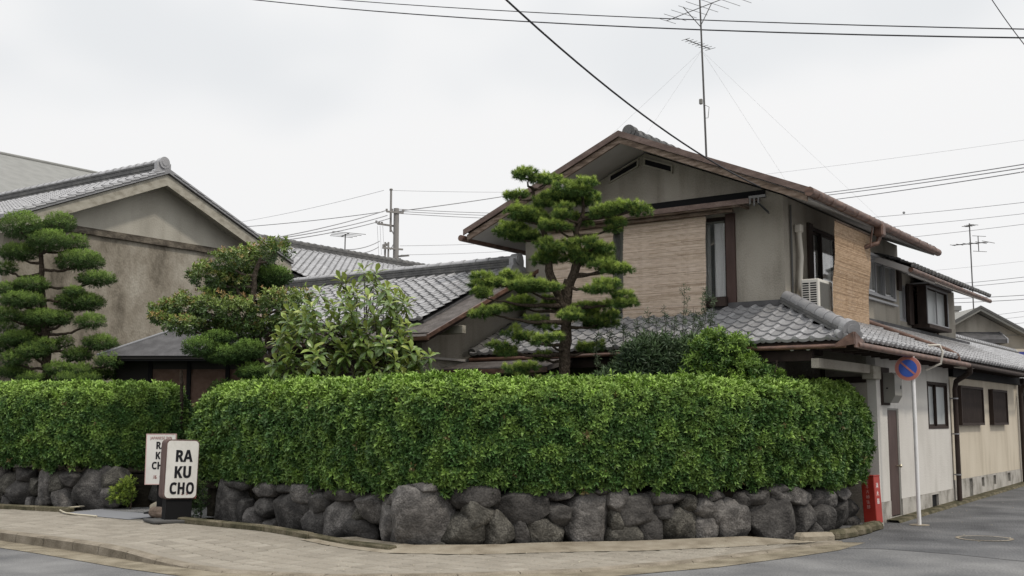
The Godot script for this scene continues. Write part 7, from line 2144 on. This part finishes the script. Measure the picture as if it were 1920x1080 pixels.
func antennas() -> void:
	var R := Vector3(0.819, 0, -0.574); var V := Vector3(0.574, 0, 0.819)
	var t := thing("roof_antenna", "tall television antenna mast standing on the two-storey house roof", "antenna", Vector3(-8.34, 6.2, -17.96))
	var b := MB.new()
	b.tube([Vector3(-8.34, 6.15, -17.96), Vector3(-8.37, 8.0, -17.94), Vector3(-8.4, 9.65, -17.92)], [0.02, 0.018, 0.014], 8)
	part(t, "mast", b, M["appliance_dark"])
	yagi(t, Vector3(-8.4, 9.12, -17.92) + R * 0.05, (R * 0.61 + V * 0.79), (R * 0.79 - V * 0.61), 1.8, 9, 0.5, 1.2, 0.0045, "appliance_dark")
	yagi(t, Vector3(-8.38, 9.55, -17.92) + R * 0.2, (R * 0.61 + V * 0.79), (R * 0.79 - V * 0.61), 1.0, 4, 1.2, 1.5, 0.007, "appliance_dark")
	yagi(t, Vector3(-8.39, 8.42, -17.93) - R * 0.05, (R * 0.71 - V * 0.7), (R * 0.7 + V * 0.71), 0.75, 8, 0.18, 0.22, 0.005, "appliance_dark")
	b = MB.new()
	b.bev(Vector3(-8.4, 7.35, -17.9), Vector3(0.06, 0.1, 0.05), 0.01)
	b.tube([Vector3(-8.36, 7.3, -17.93), Vector3(-8.28, 7.25, -17.98), Vector3(-8.3, 7.05, -17.97), Vector3(-8.37, 7.05, -17.94)], [0.006], 5)
	part(t, "booster_box", b, M["meter_grey"])
	b = MB.new()
	b.tube([Vector3(-8.39, 8.8, -17.92) - R * 0.35 + V * 0.3 + Vector3(0, 0.2, 0), Vector3(-8.39, 8.75, -17.92)], [0.008], 5)
	b.tube([Vector3(-8.39, 8.75, -17.92), Vector3(-8.39, 9.2, -17.92) + R * 0.22], [0.008], 5)
	part(t, "brace", b, M["appliance_dark"])
	for e in [Vector3(-11.2, 5.9, -17.2), Vector3(-9.0, 6.6, -16.9), Vector3(-8.3, 6.2, -22.5), Vector3(-6.4, 5.5, -22.0)]:
		b = MB.new()
		b.tube([Vector3(-8.38, 8.3, -17.93), e], [0.0016], 4)
		part(t, "guy_wire", b, M["thin_wire"])
	t = thing("far_antenna", "slim antenna mast above the beige house up the side street", "antenna", Vector3(-10.44, 6.4, -51.4))
	b = MB.new()
	var s := 51.0 / 45.0
	var O := Vector3(-11.3, 0, -51.2)
	b.tube([O + Vector3(0, 6.4, 0), O + Vector3(0, 10.3, 0)], [0.028], 6)
	part(t, "mast", b, M["appliance_dark"])
	yagi(t, O + Vector3(0, 9.4, 0), (R * 0.8 + V * 0.6), (R * 0.8 - V * 0.6), 1.5, 6, 0.4, 1.0, 0.014, "appliance_dark")
	yagi(t, O + Vector3(0, 10.2, 0), (R * 0.3 + V * 0.95), (R * 0.95 - V * 0.3), 0.5, 4, 0.4, 0.5, 0.014, "appliance_dark")
	b = MB.new()
	b.tube([O + R * 0.35 + Vector3(0, 9.05, 0), O + R * 0.35 + Vector3(0, 9.75, 0)], [0.02], 5); b.tube([O + R * 0.1 + Vector3(0, 9.75, 0), O + R * 0.7 + Vector3(0, 9.72, 0)], [0.012], 5); b.tube([O + R * 0.1 + Vector3(0, 9.07, 0), O + R * 0.7 + Vector3(0, 9.04, 0)], [0.012], 5)
	part(t, "reflector", b, M["appliance_dark"])
	t = thing("small_antenna", "small television antenna beyond the rear ridge, left of the utility pole", "antenna", Vector3(-27.9, 6.2, -29.3))
	b = MB.new()
	b.tube([Vector3(-27.93, 5.0, -29.3), Vector3(-27.9, 8.4, -29.3)], [0.022], 6)
	part(t, "mast", b, M["appliance_dark"])
	yagi(t, Vector3(-27.9, 8.38, -29.3), (R * 0.45 + V * 0.9), (R * 0.85 - V * 0.5), 0.9, 4, 0.9, 1.3, 0.011, "appliance_dark")

func cable(called: String, label: String, a: Vector3, c: Vector3, sag: float, r: float, m: String, group := "", before := 0.0, after := 0.0) -> void:   # the span runs on past both ends of the part in view
	var b := MB.new()
	var pts := []
	for i in 37:
		var f := lerpf(-before, 1.0 + after, i / 36.0)
		pts.append(a.lerp(c, f) - Vector3(0, sag * 4.0 * f * (1.0 - f), 0))
	b.tube(pts, [r], 6)
	single(called, label, "cable", b, M[m], group)

func wires() -> void:
	var V := func(q: Array) -> Array: return [Vector3(q[0], q[1], q[2]), Vector3(q[3], q[4], q[5])]
	var names := ["thick lower twisted cable crossing the top of the sky", "thick upper twisted cable crossing the top of the sky", "black service cable sagging down to the house verge", "short cable at the top right corner of the sky"]
	for i in 4:
		var e: Array = V.call(NEAR_WIRES[i])
		cable("overhead_cable", names[i], e[0], e[1], [0.3, 0.22, 0.2, 0.05][i], [0.0125, 0.010, 0.0115, 0.005][i], "wire", "cables over the street", [0.5, 0.5, 1.0, 0.6][i], [0.7, 0.7, 0.0, 1.0][i])
	for i in FAR_WIRES.size():
		var e: Array = V.call(FAR_WIRES[i])
		cable("power_line", ["topmost of the three close dark lines right of the roof", "middle of the three close dark lines right of the roof", "lowest of the three close dark lines right of the roof", "thin distant line that carries a small grey ball", "thin distant line next below the one with the grey ball", "thin distant line second below the one with the grey ball", "faint topmost distant line, above the three dark lines", "upper of two close distant lines behind the far antenna", "lower of two close distant lines behind the far antenna", "first distant line just above the beige gable", "second distant line just above the beige gable", "highest of three thin lines running into the beige gable roof", "middle of three thin lines running into the beige gable roof", "lowest of three thin lines running into the beige gable roof", "faint distant line halfway up the far antenna mast"][i], e[0], e[1], 0.15, [0.022, 0.022, 0.022, 0.018, 0.016, 0.016, 0.012, 0.016, 0.016, 0.02, 0.02, 0.014, 0.014, 0.016, 0.013][i], "far_wire", "distant power lines" if i < 3 else "thin distant power lines", 0.0, 0.8)
	var bl := MB.new()
	var q: Array = V.call(FAR_WIRES[3])
	bl.ball((q[0] as Vector3).lerp(q[1], 0.45), Vector3(0.1, 0.1, 0.1))
	single("line_marker", "small grey ball hanging on a distant power line", "marker", bl, M["far_wire"])
	for i in POLE_WIRES.size():
		var e: Array = V.call(POLE_WIRES[i])
		cable("pole_line", ["nearly level line from the utility pole top towards the storehouse", "upper of three beaded lines falling left from the utility pole", "middle of three beaded lines falling left from the utility pole", "lowest of three beaded lines falling left from the utility pole", "faint line from the steel tip of the utility pole to the left", "upper short line from the low crossarm to the rear ridge", "lower short line from the low crossarm to the rear ridge", "faint level line from the steel tip of the utility pole to the right", "thicker line rising right from the utility pole to the pine", "upper of three level lines right of the utility pole", "middle of three level lines right of the utility pole", "lowest of three level lines right of the utility pole", "upper of two faint lines low on the right of the utility pole", "lower of two faint lines low on the right of the utility pole"][i], e[0], e[1], 0.12, [0.02, 0.022, 0.022, 0.022, 0.01, 0.02, 0.02, 0.01, 0.028, 0.018, 0.018, 0.018, 0.012, 0.012][i], "far_wire", "power lines left of the utility pole" if i < 7 else "power lines right of the utility pole", 0.6 if i < 7 else 0.0, 0.0 if i < 7 else (0.2 if i == 8 else 0.5))
